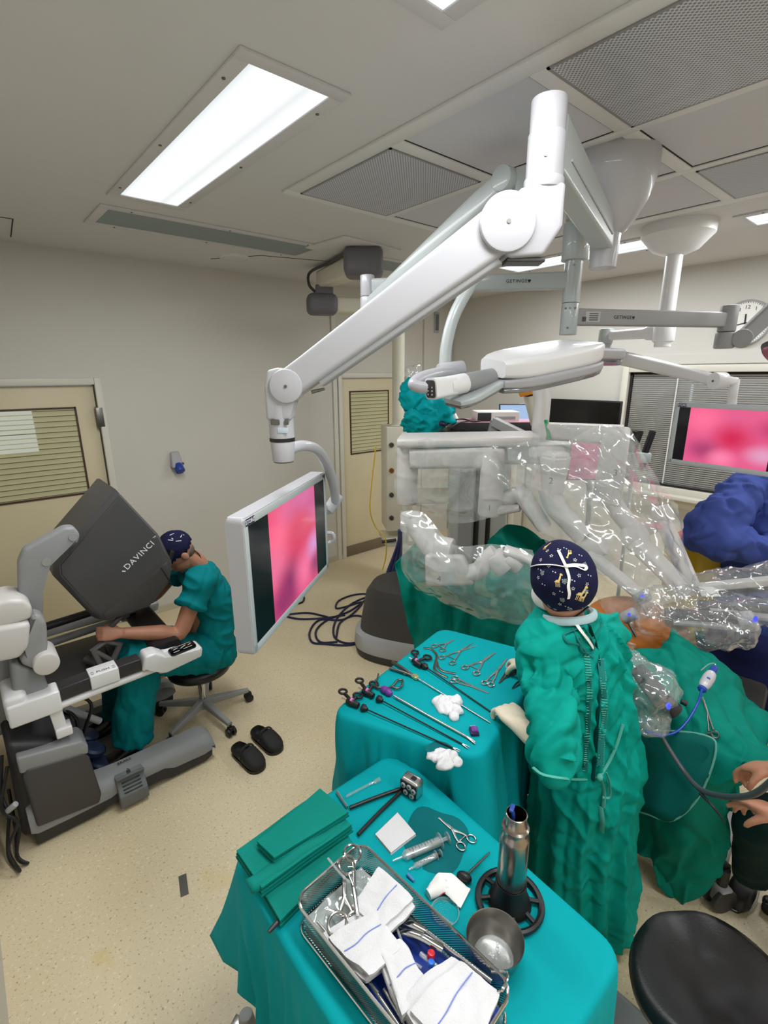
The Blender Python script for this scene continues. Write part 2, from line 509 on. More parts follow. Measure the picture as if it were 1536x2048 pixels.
# lit slats of the near door: the room beyond is bright behind the upper left corner
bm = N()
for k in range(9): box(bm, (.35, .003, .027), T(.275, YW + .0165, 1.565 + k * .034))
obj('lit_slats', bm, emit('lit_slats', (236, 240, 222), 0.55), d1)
bm = N(); box(bm, (.9, .012, .125), T(3.71, YW + .016, .065), .002); obj('kick_plate', bm, M_KICK, d2)
bm = N(); cyl(bm, (.872, YW - .012, 1.70), (.872, YW - .012, 1.86), .014, seg=14); box(bm, (.05, .012, .15), T(.885, YW - .02, 1.78), .003)
obj('hinge', bm, M_DSTEEL, d1)
# skirting
M_SKIRT = mat('pale_skirting', (190, 182, 158), 0.5, var=0.03)
slab('baseboard_left', (D1[1] + .05, YW - .012, 0), (D2[0] - .05, YW, .06), M_SKIRT)
# broad flat jamb strip beside the far door, with screw heads
bm = N(); box(bm, (.05, .02, 2.97), T(3.15, YW - .01, 1.485), .003)
j = struct('trim_1', bm, M_FRAME)
# pilaster in the corner
bm = N(); box(bm, (.5, .05, CEIL), T(4.72, YW - .0, CEIL / 2)); struct('trim_2', bm, M_WALL)

# window with blinds ------------------------------------------------------
bm = N(); y0, y1, z0, z1 = WN; fw = .06
for y in (y0 - fw / 2, y1 + fw / 2): box(bm, (.05, fw, z1 - z0 + 2 * fw), T(XW - .01, y, (z0 + z1) / 2), .006)
for z in (z0 - fw / 2, z1 + fw / 2): box(bm, (.05, y1 - y0, fw), T(XW - .01, (y0 + y1) / 2, z), .006)
box(bm, (.05, .05, z1 - z0), T(XW + .03, .3, (z0 + z1) / 2), .004)
win = struct('window_1', bm, M_FRAME)
bm = N(); box(bm, (.14, y1 - y0 + .16, .035), T(XW - .05, (y0 + y1) / 2, z0 - .075), .006); box(bm, (.03, y1 - y0 + .16, .09), T(XW - .015, (y0 + y1) / 2, z0 - .135), .004)
obj('window_sill', bm, M_FRAME, win)
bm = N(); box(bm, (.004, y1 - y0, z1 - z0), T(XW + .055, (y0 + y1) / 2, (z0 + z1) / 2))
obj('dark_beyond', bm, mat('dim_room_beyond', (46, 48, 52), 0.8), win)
bm = N(); k = 0
z = z0 + .012
while z < z1 - .01:
    box(bm, (.018, y1 - y0 - .05, .0016), T(XW + .035, (y0 + y1) / 2, z) @ Matrix.Rotation(math.radians(52), 4, 'Y'))
    z += .0185
for y in (1.78, 1.05, .6): box(bm, (.002, .012, z1 - z0), T(XW + .024, y, (z0 + z1) / 2))
obj('blind_slats', bm, M_SLATW, win)
bm = N(); box(bm, (.002, .02, .3), T(XW + .045, 1.66, 1.84)); obj('daylight_gap', bm, emit('daylight_gap', (190, 225, 230), 1.0), win)
bm = N()
for y in (y0 + .012, y1 - .012): box(bm, (.012, .02, z1 - z0), T(XW + .018, y, (z0 + z1) / 2))
for z in (z0 + .01, z1 - .01): box(bm, (.012, y1 - y0, .02), T(XW + .018, (y0 + y1) / 2, z))
obj('window_gasket', bm, M_DARK, win)
# shallow plaster reveal band over the window
slab('trim_3', (XW - .014, -1.6, 2.17), (XW, 2.28, 2.25), M_WALL2)

# ceiling: flat plaster, tiled field with bars, diffusers, lights --------------
cols = [(1.50, 2.06), (2.11, 2.65), (2.70, 3.25)]
rows = [(-.24, 1.01), (1.07, 1.63), (1.70, 2.37)]
tb = N()
def bar(x0, x1, y0, y1): box(tb, (x1 - x0, y1 - y0, .012), T((x0 + x1) / 2, (y0 + y1) / 2, CEIL - .006), .002)
bar(1.43, 3.33, 2.37, 2.43); bar(1.43, 1.50, -1.6, 2.37); bar(3.25, 3.33, -1.6, 2.37)
for a, b_ in ((2.06, 2.11), (2.65, 2.70)): bar(a, b_, -1.6, 2.37)
for a, b_ in ((1.63, 1.70), (1.01, 1.07), (-.30, -.24)):
    for c0, c1 in cols: bar(c0, c1, a, b_)
struct('trim_4', tb, M_TBAR)
bm = N()
for c0, c1 in cols:
    for r0, r1 in rows: box(bm, (c1 - c0 - .006, r1 - r0 - .006, .004), T((c0 + c1) / 2, (r0 + r1) / 2, CEIL - .0035))
struct('trim_5', bm, M_TILE)
bm = N()       # black shadow gaps round the tiles
for c0, c1 in cols:
    for r0, r1 in rows:
        for y in (r0 + .003, r1 - .003): box(bm, (c1 - c0, .006, .006), T((c0 + c1) / 2, y, CEIL - .004))
        for x in (c0 + .003, c1 - .003): box(bm, (.006, r1 - r0, .006), T(x, (r0 + r1) / 2, CEIL - .004))
struct('trim_6', bm, M_DARK)
bm = N()       # hatch seams in the plaster
for a, b_ in (((.0, 3.82), (.47, 3.82)), ((.47, 3.82), (.5, 4.3)), ((2.0, 3.75), (2.5, 3.6)), ((2.0, 3.75), (1.75, 4.1))):
    a, b_ = V((*a, CEIL)), V((*b_, CEIL)); tube(bm, [a, b_], .0035, 6, 1)
struct('trim_7', bm, M_DARK)

def perforated_mat():
    m, nt, b, out = nodes('perforated_grey_sheet')
    tc = add(nt, 'ShaderNodeTexCoord')
    mp = add(nt, 'ShaderNodeMapping'); mp.inputs['Scale'].default_value = (95, 95, 0); mp.inputs['Rotation'].default_value = (0, 0, PI / 4)
    nt.links.new(tc.outputs['Object'], mp.inputs[0])
    vo = add(nt, 'ShaderNodeTexVoronoi'); setin(vo, Scale=1.0, Randomness=0.0)
    nt.links.new(mp.outputs[0], vo.inputs['Vector'])
    rp = add(nt, 'ShaderNodeValToRGB'); rp.color_ramp.elements[0].position = .30; rp.color_ramp.elements[0].color = srgb((128, 128, 134))
    rp.color_ramp.elements[1].position = .42; rp.color_ramp.elements[1].color = srgb((206, 206, 214))
    nt.links.new(vo.outputs['Distance'], rp.inputs[0]); nt.links.new(rp.outputs[0], b.inputs['Base Color'])
    setin(b, Roughness=0.5); return m
M_PERF = perforated_mat()
def diffuser(c0, c1, r0, r1, label):
    t = thing('air_diffuser', label, 'air vent', ((c0 + c1) / 2, (r0 + r1) / 2, CEIL), 'perforated ceiling air diffusers')
    bm = N(); box(bm, (c1 - c0 - .02, r1 - r0 - .02, .008), T((c0 + c1) / 2, (r0 + r1) / 2, CEIL - .011)); obj('perforated_sheet', bm, M_PERF, t)
    bm = N()
    for y in (r0 + .005, r1 - .005): box(bm, (c1 - c0, .01, .014), T((c0 + c1) / 2, y, CEIL - .008))
    for x in (c0 + .005, c1 - .005): box(bm, (.01, r1 - r0, .014), T(x, (r0 + r1) / 2, CEIL - .008))
    obj('frame', bm, M_GREY, t)
diffuser(*cols[0], *rows[2], 'square grey perforated air diffuser nearest the big lit ceiling light')
diffuser(*cols[0], -.24, 1.01, 'largest grey perforated air diffuser, cut by the top edge of the picture')
diffuser(*cols[2], -.24, 1.01, 'grey perforated air diffuser above the white ceiling canopy of the thin pole')

def lit_mat():
    m, nt, b, out = nodes('lit_diffuser')
    tc = add(nt, 'ShaderNodeTexCoord')
    sp = add(nt, 'ShaderNodeSeparateXYZ'); nt.links.new(tc.outputs['Generated'], sp.inputs[0])
    rp = add(nt, 'ShaderNodeValToRGB'); els = rp.color_ramp.elements
    els[0].position = 0; els[0].color = (.62, .66, .66, 1); els[1].position = 1; els[1].color = (.8, .84, .86, 1)
    for p, v in ((.2, 1), (.5, 1.0), (.72, .72), (.86, .86)):
        e = els.new(p); e.color = (v * .97, v, v, 1)
    nt.links.new(sp.outputs['X'], rp.inputs[0])
    em = add(nt, 'ShaderNodeEmission'); em.inputs[1].default_value = 1.25
    nt.links.new(rp.outputs[0], em.inputs[0]); nt.links.new(em.outputs[0], out.inputs[0]); return m
M_LIT = lit_mat()
M_UNLIT = mat('unlit_diffuser', (128, 142, 142), 0.4, var=0.05)
M_LFRAME = mat('lamp_frame', (205, 202, 204), 0.5, var=0.02)
def ceiling_light(name, x0, x1, y0, y1, label, lit=True, watts=None, fr=.05):
    cx, cy = (x0 + x1) / 2, (y0 + y1) / 2
    t = thing(name, label, 'ceiling light', (cx, cy, CEIL), 'recessed ceiling lights')
    bm = N()
    for y in (y0 - fr / 2, y1 + fr / 2): box(bm, (x1 - x0 + 2 * fr, fr, .010), T(cx, y, CEIL - .005), .002)
    for x in (x0 - fr / 2, x1 + fr / 2): box(bm, (fr, y1 - y0, .010), T(x, cy, CEIL - .005), .002)
    obj('frame', bm, M_LFRAME, t)
    bm = N(); box(bm, (x1 - x0, y1 - y0, .004), T(cx, cy, CEIL - .003)); obj('diffuser', bm, M_LIT if lit else M_UNLIT, t)
    spots = [(sx * ((x1 - x0) / 2 + fr * .55), k * (y1 - y0)) for sx in (-1, 1) for k in (-.42, 0, .42)] if y1 - y0 > x1 - x0 else [(k * (x1 - x0), sy * ((y1 - y0) / 2 + fr * .55)) for sy in (-1, 1) for k in (-.42, 0, .42)]
    for ox, oy in spots:
        bm = N(); cyl(bm, (cx + ox, cy + oy, CEIL - .013), (cx + ox, cy + oy, CEIL - .008), .006, seg=10); obj('screw', bm, M_DSTEEL, t)
    if lit:
        ld = bpy.data.lights.new('tubes', 'AREA'); ld.shape = 'RECTANGLE'; ld.size = x1 - x0; ld.size_y = y1 - y0
        ld.energy = watts or LAMP_W; ld.color = (0.96, 0.99, 1.0)
        lo = bpy.data.objects.new('tubes', ld); link(lo); lo.parent = t; lo.location = (0, 0, -.02)
    return t
ceiling_light('ceiling_light', .83, 1.11, 1.555, 2.97, 'big glowing rectangular ceiling light over the seated surgeon')
ceiling_light('ceiling_light', .82, 1.10, -.36, 1.05, 'glowing ceiling light of which only a corner shows at the top edge')
ceiling_light('ceiling_light', 3.75, 4.05, 1.69, 2.87, 'long glowing ceiling light behind the white arms, far side of the room')
ceiling_light('ceiling_light', 3.69, 3.95, -.1, 1.08, 'glowing ceiling light at the edge of the picture, beside the white pole canopy')
ceiling_light('ceiling_light', .84, 2.19, 3.25, 3.57, 'long unlit grey-green ceiling light near the door wall', lit=False)
ceiling_light('ceiling_light', 2.62, 3.5, 3.25, 3.55, 'unlit grey ceiling light mostly hidden behind the dark grey boom joint', lit=False)
ceiling_light('ceiling_light', .82, 1.10, -2.3, -.95, 'added unseen glowing ceiling light behind the photographer')  # extra lamp out of view, added for the light it gives
ceiling_light('ceiling_light', 3.69, 3.95, -2.2, -.9, 'added glowing ceiling light in the unseen half of the room')  # unseen lamp added to help light the window side
# ------------------------------------------------------------------ ceiling booms
def beam(bm, p0, p1, wh0, wh1, r=0.02, mids=(), n=5, up=(0, 0, 1)):
    """Rounded-rectangle beam from p0 to p1; wh = (width across, height)."""
    p0, p1 = V(p0), V(p1); a = (p1 - p0).normalized()
    s = a.cross(V(up)).normalized(); u = s.cross(a).normalized()
    st = [(0.0, wh0)] + list(mids) + [(1.0, wh1)]
    rings = []
    for t, (w, h) in st:
        c = p0.lerp(p1, t)
        rings.append([c + s * x + u * z for x, z in rrect(w, h, min(r, w * .49, h * .49), n)])
    return loft(bm, rings)
def screwhead(bm, c, d, r=.006, h=.003):
    d = V(d).normalized(); cyl(bm, V(c) - d * .002, V(c) + d * h, r, seg=12)

# --- near white monitor boom ------------------------------------------------
dome_c = V((2.28, 1.18, CEIL))
E1 = PD(1007, 455, 1.62); J1 = PD(577, 772, 1.70)
colb = PD(1087, 375, 1.62); colt = colb + V((0, 0, PD(1090, 197, 1.62).z - colb.z))
boom = thing('monitor_boom', 'near white jointed monitor boom sweeping across the picture from the large ceiling canopy', 'medical boom', dome_c)
bm = N()
lathe(bm, [(0, 0), (.178, 0), (.18, -.02), (.176, -.09), (.15, -.18), (.11, -.25), (.075, -.29), (.062, -.30), (.055, -.43), (0, -.43)], 40, T(*dome_c))
obj('ceiling_canopy', bm, M_WHITE, boom)
hubz = PD(1210, 475, dome_c.dot(FH)).z
bm = N(); cyl(bm, (dome_c.x, dome_c.y, hubz - .05), (dome_c.x, dome_c.y, 2.60), .056, seg=28, bev=.006)
lathe(bm, [(0, -.052), (.05, -.052), (.05, -.05)], 24, T(dome_c.x, dome_c.y, hubz))
obj('post', bm, M_PALE, boom)
bm = N(); cyl(bm, (dome_c.x, dome_c.y, hubz - .056), (dome_c.x, dome_c.y, hubz - .05), .045, seg=24); obj('post_opening', bm, M_DARK, boom)
bm = N()
beam(bm, PD(1106, 290, 1.66), V((dome_c.x, dome_c.y, hubz)), (.075, .15), (.085, .115), .012)
ex = obj('extension_arm', bm, M_PALE, boom)
bm = N()
a0, a1 = PD(1106, 290, 1.66), V((dome_c.x, dome_c.y, hubz))
sd = (a1 - a0).cross(V((0, 0, 1))).normalized()
for k in (-1, 1):
    tube(bm, [a0.lerp(a1, .08) + sd * .039 * k + V((0, 0, -.02)), a0.lerp(a1, .9) + sd * .043 * k + V((0, 0, -.016))], .004, 6, 1)
obj('groove', bm, M_LGREY, ex)
bm = N()
cyl(bm, colb + V((0, 0, .10)), colt, .049, seg=36, bev=.006)
cyl(bm, colb + V((0, 0, .0)), colb + V((0, 0, .13)), .052, seg=36, bev=.003)
cyl(bm, colb + V((0, 0, -.01)), colb + V((0, 0, .02)), .056, seg=36, bev=.004)
col_o = obj('column', bm, M_WHITE, boom)
bm = N(); tc_ = (CAM_POS - colb); tc_.z = 0; tc_.normalize(); screwhead(bm, colb + V((0, 0, .065)) + tc_ * .052, tc_, .006)
obj('screw', bm, M_STEEL, col_o)
h = V((colb.x - E1.x, colb.y - E1.y, 0)).normalized()
side = h.cross(V((0, 0, 1))).normalized()
if side.dot(CAM_POS - E1) < 0: side = -side
cx_ = (colb - E1).dot(h); cz = colb.z - E1.z
def elb(poly, c, dep, hh=h, ss=side):
    M = Matrix(((hh.x, 0, ss.x, c.x - ss.x * dep / 2), (hh.y, 0, ss.y, c.y - ss.y * dep / 2), (hh.z, 1, ss.z, c.z - ss.z * dep / 2), (0, 0, 0, 1)))
    return M
bm = N()
prism(bm, [(cx_ - .05, cz), (cx_ + .05, cz), (cx_ + .05, -.01), (cx_ + .0, -.085), (cx_ - .10, -.09), (0, -.078), (-.02, .0), (.0, .072), (cx_ - .07, cz - .03)], .10, elb(None, E1, .10), .012, 3)
obj('elbow_housing', bm, M_WHITE, boom)
bm = N(); bot = E1 + h * (cx_ - .05) + V((0, 0, -.092)); beam(bm, bot - h * .05, bot + h * .06, (.07, .012), (.07, .012), .004); obj('elbow_socket', bm, M_DGREY, boom)
bm = N()
beam(bm, J1, E1, (.085, .098), (.105, .135), .018, mids=[(.12, (.085, .098)), (.5, (.09, .112)), (.88, (.098, .13))])
arm_o = obj('spring_arm', bm, M_WHITE, boom)
bm = N(); ad = (E1 - J1).normalized(); dn = ad.cross(side).normalized()
if dn.z > 0: dn = -dn
beam(bm, J1 + ad * .10 + dn * .052, E1 - ad * .06 + dn * .068, (.06, .03), (.075, .03), .01); obj('underside_cover', bm, M_LGREY, arm_o)
bm = N(); cyl(bm, E1 - side * .058, E1 + side * .064, .079, seg=48, bev=.006); eo = obj('elbow_cover', bm, M_WHITE, boom)
bm = N(); screwhead(bm, E1 + side * .064, side, .006); obj('screw', bm, M_DSTEEL, eo)
bm = N(); cyl(bm, J1 - side * .05, J1 + side * .052, .054, seg=40, bev=.005); jo = obj('wrist_cover', bm, M_WHITE, boom)
bm = N(); screwhead(bm, J1 + side * .052, side, .005); obj('screw', bm, M_DSTEEL, jo)
tb_ = PD(566, 900, 1.70); tb_ = V((tb_.x, tb_.y, J1.z))
tx = (tb_ - J1).dot(h)
bm = N(); prism(bm, [(tx - .042, .0), (tx - .03, .05), (tx + .01, .06), (.0, .05), (.045, -.02), (.01, -.055), (tx + .042, -.09), (tx + .042, -.11), (tx - .042, -.11)], .08, elb(None, J1, .08), .01, 3)
cyl(bm, tb_ + V((0, 0, -.17)), tb_ + V((0, 0, -.06)), .042, seg=32)
obj('wrist_housing', bm, M_WHITE, boom)
bm = N(); cyl(bm, tb_ + V((0, 0, -.182)), tb_ + V((0, 0, -.17)), .043, seg=32); obj('black_ring', bm, M_BLACK, boom, label='thin black rubber ring')
zb = PD(566, 922, 1.70).z
bm = N(); cyl(bm, (tb_.x, tb_.y, zb), tb_ + V((0, 0, -.182)), .037, .042, seg=32, bev=.003); lt = obj('lower_tube', bm, M_WHITE, boom)
bm = N(); cyl(bm, (tb_.x, tb_.y, zb - .003), (tb_.x, tb_.y, zb + .001), .034, seg=28); obj('end_cap', bm, M_DGREY, lt)
bm = N(); fc = side
for dx, w in ((-.012, .03), (.026, .014)):
    p = tb_ + fc * .043 + h * dx + V((0, 0, -.115)); box(bm, (w, .006, .018), frame(p, h, (0, 0, 1)), .006 if w > .02 else .003)
obj('lock_slot', bm, M_DSTEEL, lt)
bm = N(); p = tb_ + fc * .042 + h * .012 + V((0, 0, -.142)); box(bm, (.035, .003, .018), frame(p, h, (0, 0, 1)), .001); obj('rating_sticker', bm, mat('pale_blue_sticker', (190, 205, 214), .5), lt)
bm = N(); p = J1 + ad * .055 + dn * .06; beam(bm, p, p + ad * .04 + dn * .015, (.03, .012), (.022, .008), .003); obj('release_lever', bm, M_DSTEEL, boom)
# curved yoke from the lower tube round to the back of the monitor
bm = N()
tube(bm, [PD(572, 903, 1.71), PD(602, 892, 1.76), PD(634, 901, 1.88), PD(656, 935, 2.02), PD(668, 975, 2.12), PD(671, 1003, 2.17)], [.019, .020, .021, .021, .021, .02], 16, 6)
obj('curved_tube', bm, M_WHITE, boom)
hubp = PD(664, 1006, 2.19)
bm = N(); cyl(bm, PD(678, 990, 2.2), PD(655, 1022, 2.16), .027, seg=24, bev=.006); obj('tilt_joint', bm, M_WHITE, boom)
bm = N(); tube(bm, [PD(660, 1022, 2.17), PD(650, 1016, 2.15), PD(640, 1010, 2.11)], .018, 12, 3); obj('mount_bracket', bm, M_WHITE, boom)

# --- grey light boom: spindle, two horizontal arms, two spring arms ----------
SD = 2.72
sp = PD(1146, 550, SD); sx, sy = sp.x, sp.y
def spz(py): return PD(1146 - (py - 550) * .08, py, SD).z
lb = thing('surgical_light_boom', 'pale grey light boom with a long horizontal arm to either side of its upright spindle', 'medical boom', (sx, sy, CEIL))
bm = N()
cyl(bm, (sx, sy, spz(440)), (sx, sy, CEIL), .057, seg=30)
cyl(bm, (sx, sy, spz(522)), (sx, sy, spz(446)), .064, seg=30, bev=.006)
obj('spindle_collar', bm, M_PALE, lb)
bm = N(); cyl(bm, (sx, sy, spz(606)), (sx, sy, spz(518)), .043, seg=30); cyl(bm, (sx, sy, spz(670)), (sx, sy, spz(607)), .0425, seg=30, bev=.003)
spn = obj('spindle', bm, M_PALE, lb)
bm = N()
for py, k in ((533, 0), (618, -.5), (618, .0), (618, .6), (657, -.1)):
    dd = (V((CAM_POS.x - sx, CAM_POS.y - sy, 0)).normalized()); dd.rotate(Matrix.Rotation(k, 3, 'Z'))
    screwhead(bm, V((sx, sy, spz(py))) + dd * .043, dd, .0055, .002)
obj('screws', bm, M_DSTEEL, spn)
zA = spz(561); A1 = V((sx, sy, zA)); A1L = PZ(735, 573, zA)
bm = N(); beam(bm, A1, A1L, (.055, .082), (.055, .073), .012); arm1 = obj('horizontal_arm', bm, M_PALE, lb)
def logo_on(a, b_, t, size, txt, m, parent, off=.0285, drop=0.0):
    """Lettering on the side of a horizontal arm that faces the camera, with the small mark after it."""
    a, b_ = V(a), V(b_); d = (b_ - a).normalized(); c = a.lerp(b_, t)
    if d.dot(CR) < 0: d = -d
    nrm = d.cross(V((0, 0, 1))).normalized()
    bm = N(); M = frame(c + nrm * off + V((0, 0, drop)), d, nrm)
    text(bm, txt, size, M, .0004, spacing=1.15)
    w = size * .62 * len(txt) / 2 + size * .55
    for k in range(3):
        aa = 2 * PI * k / 3 + .5
        lathe(bm, [(0, .0004), (size * .2, .0004), (size * .2, 0)], 10, M @ T(w + size * .18 * math.cos(aa), size * .18 * math.sin(aa), 0))
    return obj('logo', bm, m, parent, smooth=0)
logo_on(A1L, A1, .735, .023, 'GETINGE', M_INK, arm1)
bm = N()
cyl(bm, A1L + V((0, 0, -.05)), A1L + V((0, 0, .055)), .038, seg=26, bev=.004)
obj('arm_end_sleeve', bm, M_WHITE, lb)
S0 = A1L + V((0, 0, -.10)); S1 = PD(1012, 360, 2.24)
bm = N(); cyl(bm, A1L + V((0, 0, -.155)), A1L + V((0, 0, -.051)), .040, seg=26, bev=.006); obj('spring_arm_pivot', bm, M_WHITE, lb)
bm = N(); beam(bm, S0 + V((0, 0, -.01)), S1, (.06, .083), (.066, .083), .02, mids=[(.15, (.06, .086)), (.85, (.066, .094))])
sa = obj('spring_arm', bm, M_PALE, lb)
sdir = (S1 - S0).cross(V((0, 0, 1))).normalized()
bm = N(); cyl(bm, S1 - sdir * .037, S1 + sdir * .037, .047, seg=28, bev=.005); obj('spring_arm_knuckle', bm, M_PALE, lb)
bq = PD(1040, 385, 2.24); btop = PD(1038, 342, 2.24)
bm = N(); hexa(bm, [bq + CR * a * .028 + FH * b_ * .03 + V((0, 0, z)) for z in (-.09, btop.z - bq.z) for a, b_ in ((-1, -1), (1, -1), (1, 1), (-1, 1))], .008)
obj('knuckle_bracket', bm, M_PALE, lb)
bm = N(); tube(bm, [PD(1036, 420, 2.24), PD(1018, 462, 2.24), PD(975, 520, 2.24), PD(940, 572, 2.24), PD(908, 632, 2.22), PD(893, 690, 2.20), PD(889, 735, 2.18)], .025, 16, 6)
obj('curved_tube', bm, M_PALE, lb)
zB = spz(634); B0 = V((sx, sy, zB)); B1 = PZ(1456, 640, zB)
bm = N(); beam(bm, B0, B1, (.055, .082), (.055, .078), .01); arm2 = obj('horizontal_arm', bm, M_GREYMETAL, lb, label='mid grey horizontal arm')
logo_on(B0, B1, .30, .023, 'GETINGE', M_INK, arm2)
bm = N(); d = (B1 - B0).normalized(); nn = d.cross(V((0, 0, 1)))
box(bm, (.085, .05, .001), frame(B0.lerp(B1, .12) + nn * .0285, d, nn), 0); obj('label_plate', bm, mat('label_plate_grey', (176, 176, 176), .5), arm2)
bm = N()
for k in range(4): box(bm, (.05, .004, .0015), frame(B0.lerp(B1, .125) + nn * .0295 + V((0, 0, .015 - k * .010)), d, nn))
box(bm, (.02, .022, .0015), frame(B0.lerp(B1, .07) + nn * .0295 - V((0, 0, .012)), d, nn))
obj('label_print', bm, M_DGREY, arm2)
bm = N(); cyl(bm, B1 + V((0, 0, -.062)), B1 + V((0, 0, .075)), .045, seg=28, bev=.006); cyl(bm, B1 + V((0, 0, -.15)), B1 + V((0, 0, -.064)), .05, seg=28, bev=.008); obj('arm_end_sleeve', bm, M_GREYMETAL, lb)
K2 = B1 + V((0, 0, -.10)) + CR * .07 - FH * .04
bm = N(); kd = (CAM_POS - K2); kd.z = 0; kd.normalize(); cyl(bm, K2 - kd * .045, K2 + kd * .045, .048, seg=28, bev=.005); obj('spring_arm_knuckle', bm, M_GREYMETAL, lb)
bm = N(); beam(bm, K2, PD(1640, 530, 2.85), (.05, .085), (.055, .09), .015); obj('spring_arm', bm, M_GREYMETAL, lb, label='mid grey spring arm')

# --- surgical light head ------------------------------------------------------
hd = thing('surgical_light', 'white twin-petal surgical light head hanging above the draped robot arms', 'surgical light', PD(1065, 745, 2.15))
def petal(p0, p1, wid, up, th0=.05):
    """Long flat rounded body from p0 to p1."""
    a = (p1 - p0); L = a.length; a.normalize(); s = a.cross(up).normalized(); u = s.cross(a)
    def shell(scale, zlo, zhi):
        rings = []
        for i in range(13):
            t = i / 12; e = max(0.12, (1 - abs(2 * t - 1) ** 4)) ** .5
            rings.append([p0 + a * L * t + s * x + u * ((zlo + zhi) / 2 + z) for x, z in rrect(wid * scale * (.35 + .65 * e), (zhi - zlo) * (.6 + .4 * e), .30 * min((zhi - zlo) * (.6 + .4 * e), wid * e), 6)])
        return rings
    return shell
upL = (V((0, 0, 1)) * .9 - FH * .22 - CR * .12).normalized()
q0, q1 = PD(985, 752, 2.05), PD(1180, 712, 2.34)
sh = petal(q0, q1, .25, upL)
bm = N(); loft(bm, sh(1.0, -.012, .075)); obj('white_housing', bm, M_BRIGHT, hd)
bm = N(); loft(bm, sh(1.06, -.045, -.004)); obj('grey_rim', bm, M_LGREY, hd)
M_LENS = mat('lamp_lens', (150, 150, 156), .08, metal=.7, var=.25, vscale=20)
bm = N(); loft(bm, sh(.96, -.062, -.04)); obj('lens', bm, M_LENS, hd)
w0, w1 = PD(905, 805, 1.97), PD(1010, 745, 2.12)
sh2 = petal(w0, w1, .17, upL)
bm = N(); loft(bm, sh2(1.0, -.012, .014)); lw = obj('side_petal', bm, M_PALE, hd)
bm = N(); loft(bm, sh2(.9, -.022, -.008)); obj('lens', bm, M_LENS, lw)
w0, w1 = PD(1115, 705, 2.22), PD(1222, 708, 2.48)
sh3 = petal(w0, w1, .22, upL)
bm = N(); loft(bm, sh3(1.0, -.02, .03)); rw = obj('side_petal', bm, M_LGREY, hd)
bm = N(); loft(bm, sh3(.92, -.045, -.015)); obj('lens', bm, M_LENS, rw)
bm = N(); cyl(bm, PD(928, 766, 1.98), PD(988, 754, 2.06), .036, seg=28, bev=.005); obj('grey_grip', bm, M_GREY, hd)
bm = N(); cyl(bm, PD(895, 773, 1.94), PD(930, 766, 1.985), .038, seg=28, bev=.004); obj('white_collar', bm, M_BRIGHT, hd)
cb0, cb1 = PD(862, 778, 1.90), PD(905, 771, 1.955)
bm = N(); beam(bm, cb0, cb1, (.07, .078), (.066, .07), .016); cbo = obj('control_head', bm, M_BRIGHT, hd)
ca = (cb0 - cb1).normalized(); bm = N(); beam(bm, cb0 + ca * .001, cb0 + ca * .004, (.052, .064), (.052, .064), .01); obj('control_panel', bm, M_CHAR, cbo)
bm = N(); pc = cb0 + ca * .0045; s_ = ca.cross(V((0, 0, 1))).normalized()
for i in range(2):
    for j in range(4): screwhead(bm, pc + s_ * (-.012 + .024 * i) + V((0, 0, -.02 + .013 * j)), ca, .0035, .001)
obj('buttons', bm, M_LGREY, cbo)
bm = N(); cyl(bm, PD(877, 744, 2.14), PD(926, 737, 2.18), .034, seg=28, bev=.007); obj('yoke_joint', bm, M_WHITE, hd)
bm = N(); tube(bm, [PD(905, 745, 2.15), PD(870, 748, 2.06), PD(840, 757, 1.98), PD(827, 768, 1.94), PD(838, 774, 1.93), PD(856, 776, 1.925)], [.024, .024, .023, .022, .022, .022], 16, 6); obj('yoke_tube', bm, M_WHITE, hd)
bm = N(); p0, p1 = PD(985, 752, 2.06), PD(1000, 748, 2.08); cyl(bm, p0, p1, .03, .05, seg=24); obj('neck', bm, M_LGREY, hd)

# --- second light head, cut by the picture's edge --------------------------------
hd2 = thing('surgical_light', 'dark-rimmed surgical light cut off by the picture edge above the blue gowned person', 'surgical light', PD(1580, 715, 2.5))
bm = N(); M = frame(PD(1588, 718, 2.5), None, (V((0, 0, 1)) * .8 + CR * .5))
lathe(bm, [(0, .05), (.10, .045), (.145, .02), (.155, 0), (.14, -.015), (0, -.015)], 36, M); obj('housing', bm, M_DGREY, hd2)
bm = N(); lathe(bm, [(0, -.02), (.138, -.016), (.138, -.012), (0, -.012)], 36, M); obj('lens', bm, mat('rosy_lens', (170, 70, 110), .1, metal=.4), hd2)
bm = N(); cyl(bm, PD(1588, 700, 2.5), PD(1640, 560, 2.6), .02, seg=14); obj('stem', bm, M_GREYMETAL, hd2)

# --- second ceiling mount with thin pole: carries the far monitor -----------------
c2 = V((3.6, 1.40, CEIL))
mb = thing('monitor_boom', 'white monitor boom on the thin white pole with its own round ceiling canopy', 'medical boom', c2)
bm = N(); lathe(bm, [(0, 0), (.205, 0), (.208, -.02), (.205, -.06), (.19, -.075), (.13, -.14), (.07, -.165), (0, -.165)], 36, T(*c2)); obj('ceiling_canopy', bm, M_BRIGHT, mb)
pd2 = c2.dot(FH); zE = PD(1327, 684, pd2).z; zS = PD(1330, 650, pd2).z
bm = N(); cyl(bm, (c2.x, c2.y, zS), c2 + V((0, 0, -.16)), .048, seg=28); obj('pole', bm, M_BRIGHT, mb)
bm = N(); cyl(bm, (c2.x, c2.y, zE), (c2.x, c2.y, zS + .03), .066, seg=28, bev=.01); cyl(bm, (c2.x, c2.y, zE - .03), (c2.x, c2.y, zE + .01), .05, seg=28); obj('sleeve', bm, M_BRIGHT, mb)
zM = PD(1300, 664, pd2).z; H0 = V((c2.x, c2.y, zM)); H1 = PZ(1212, 672, zM - .0)
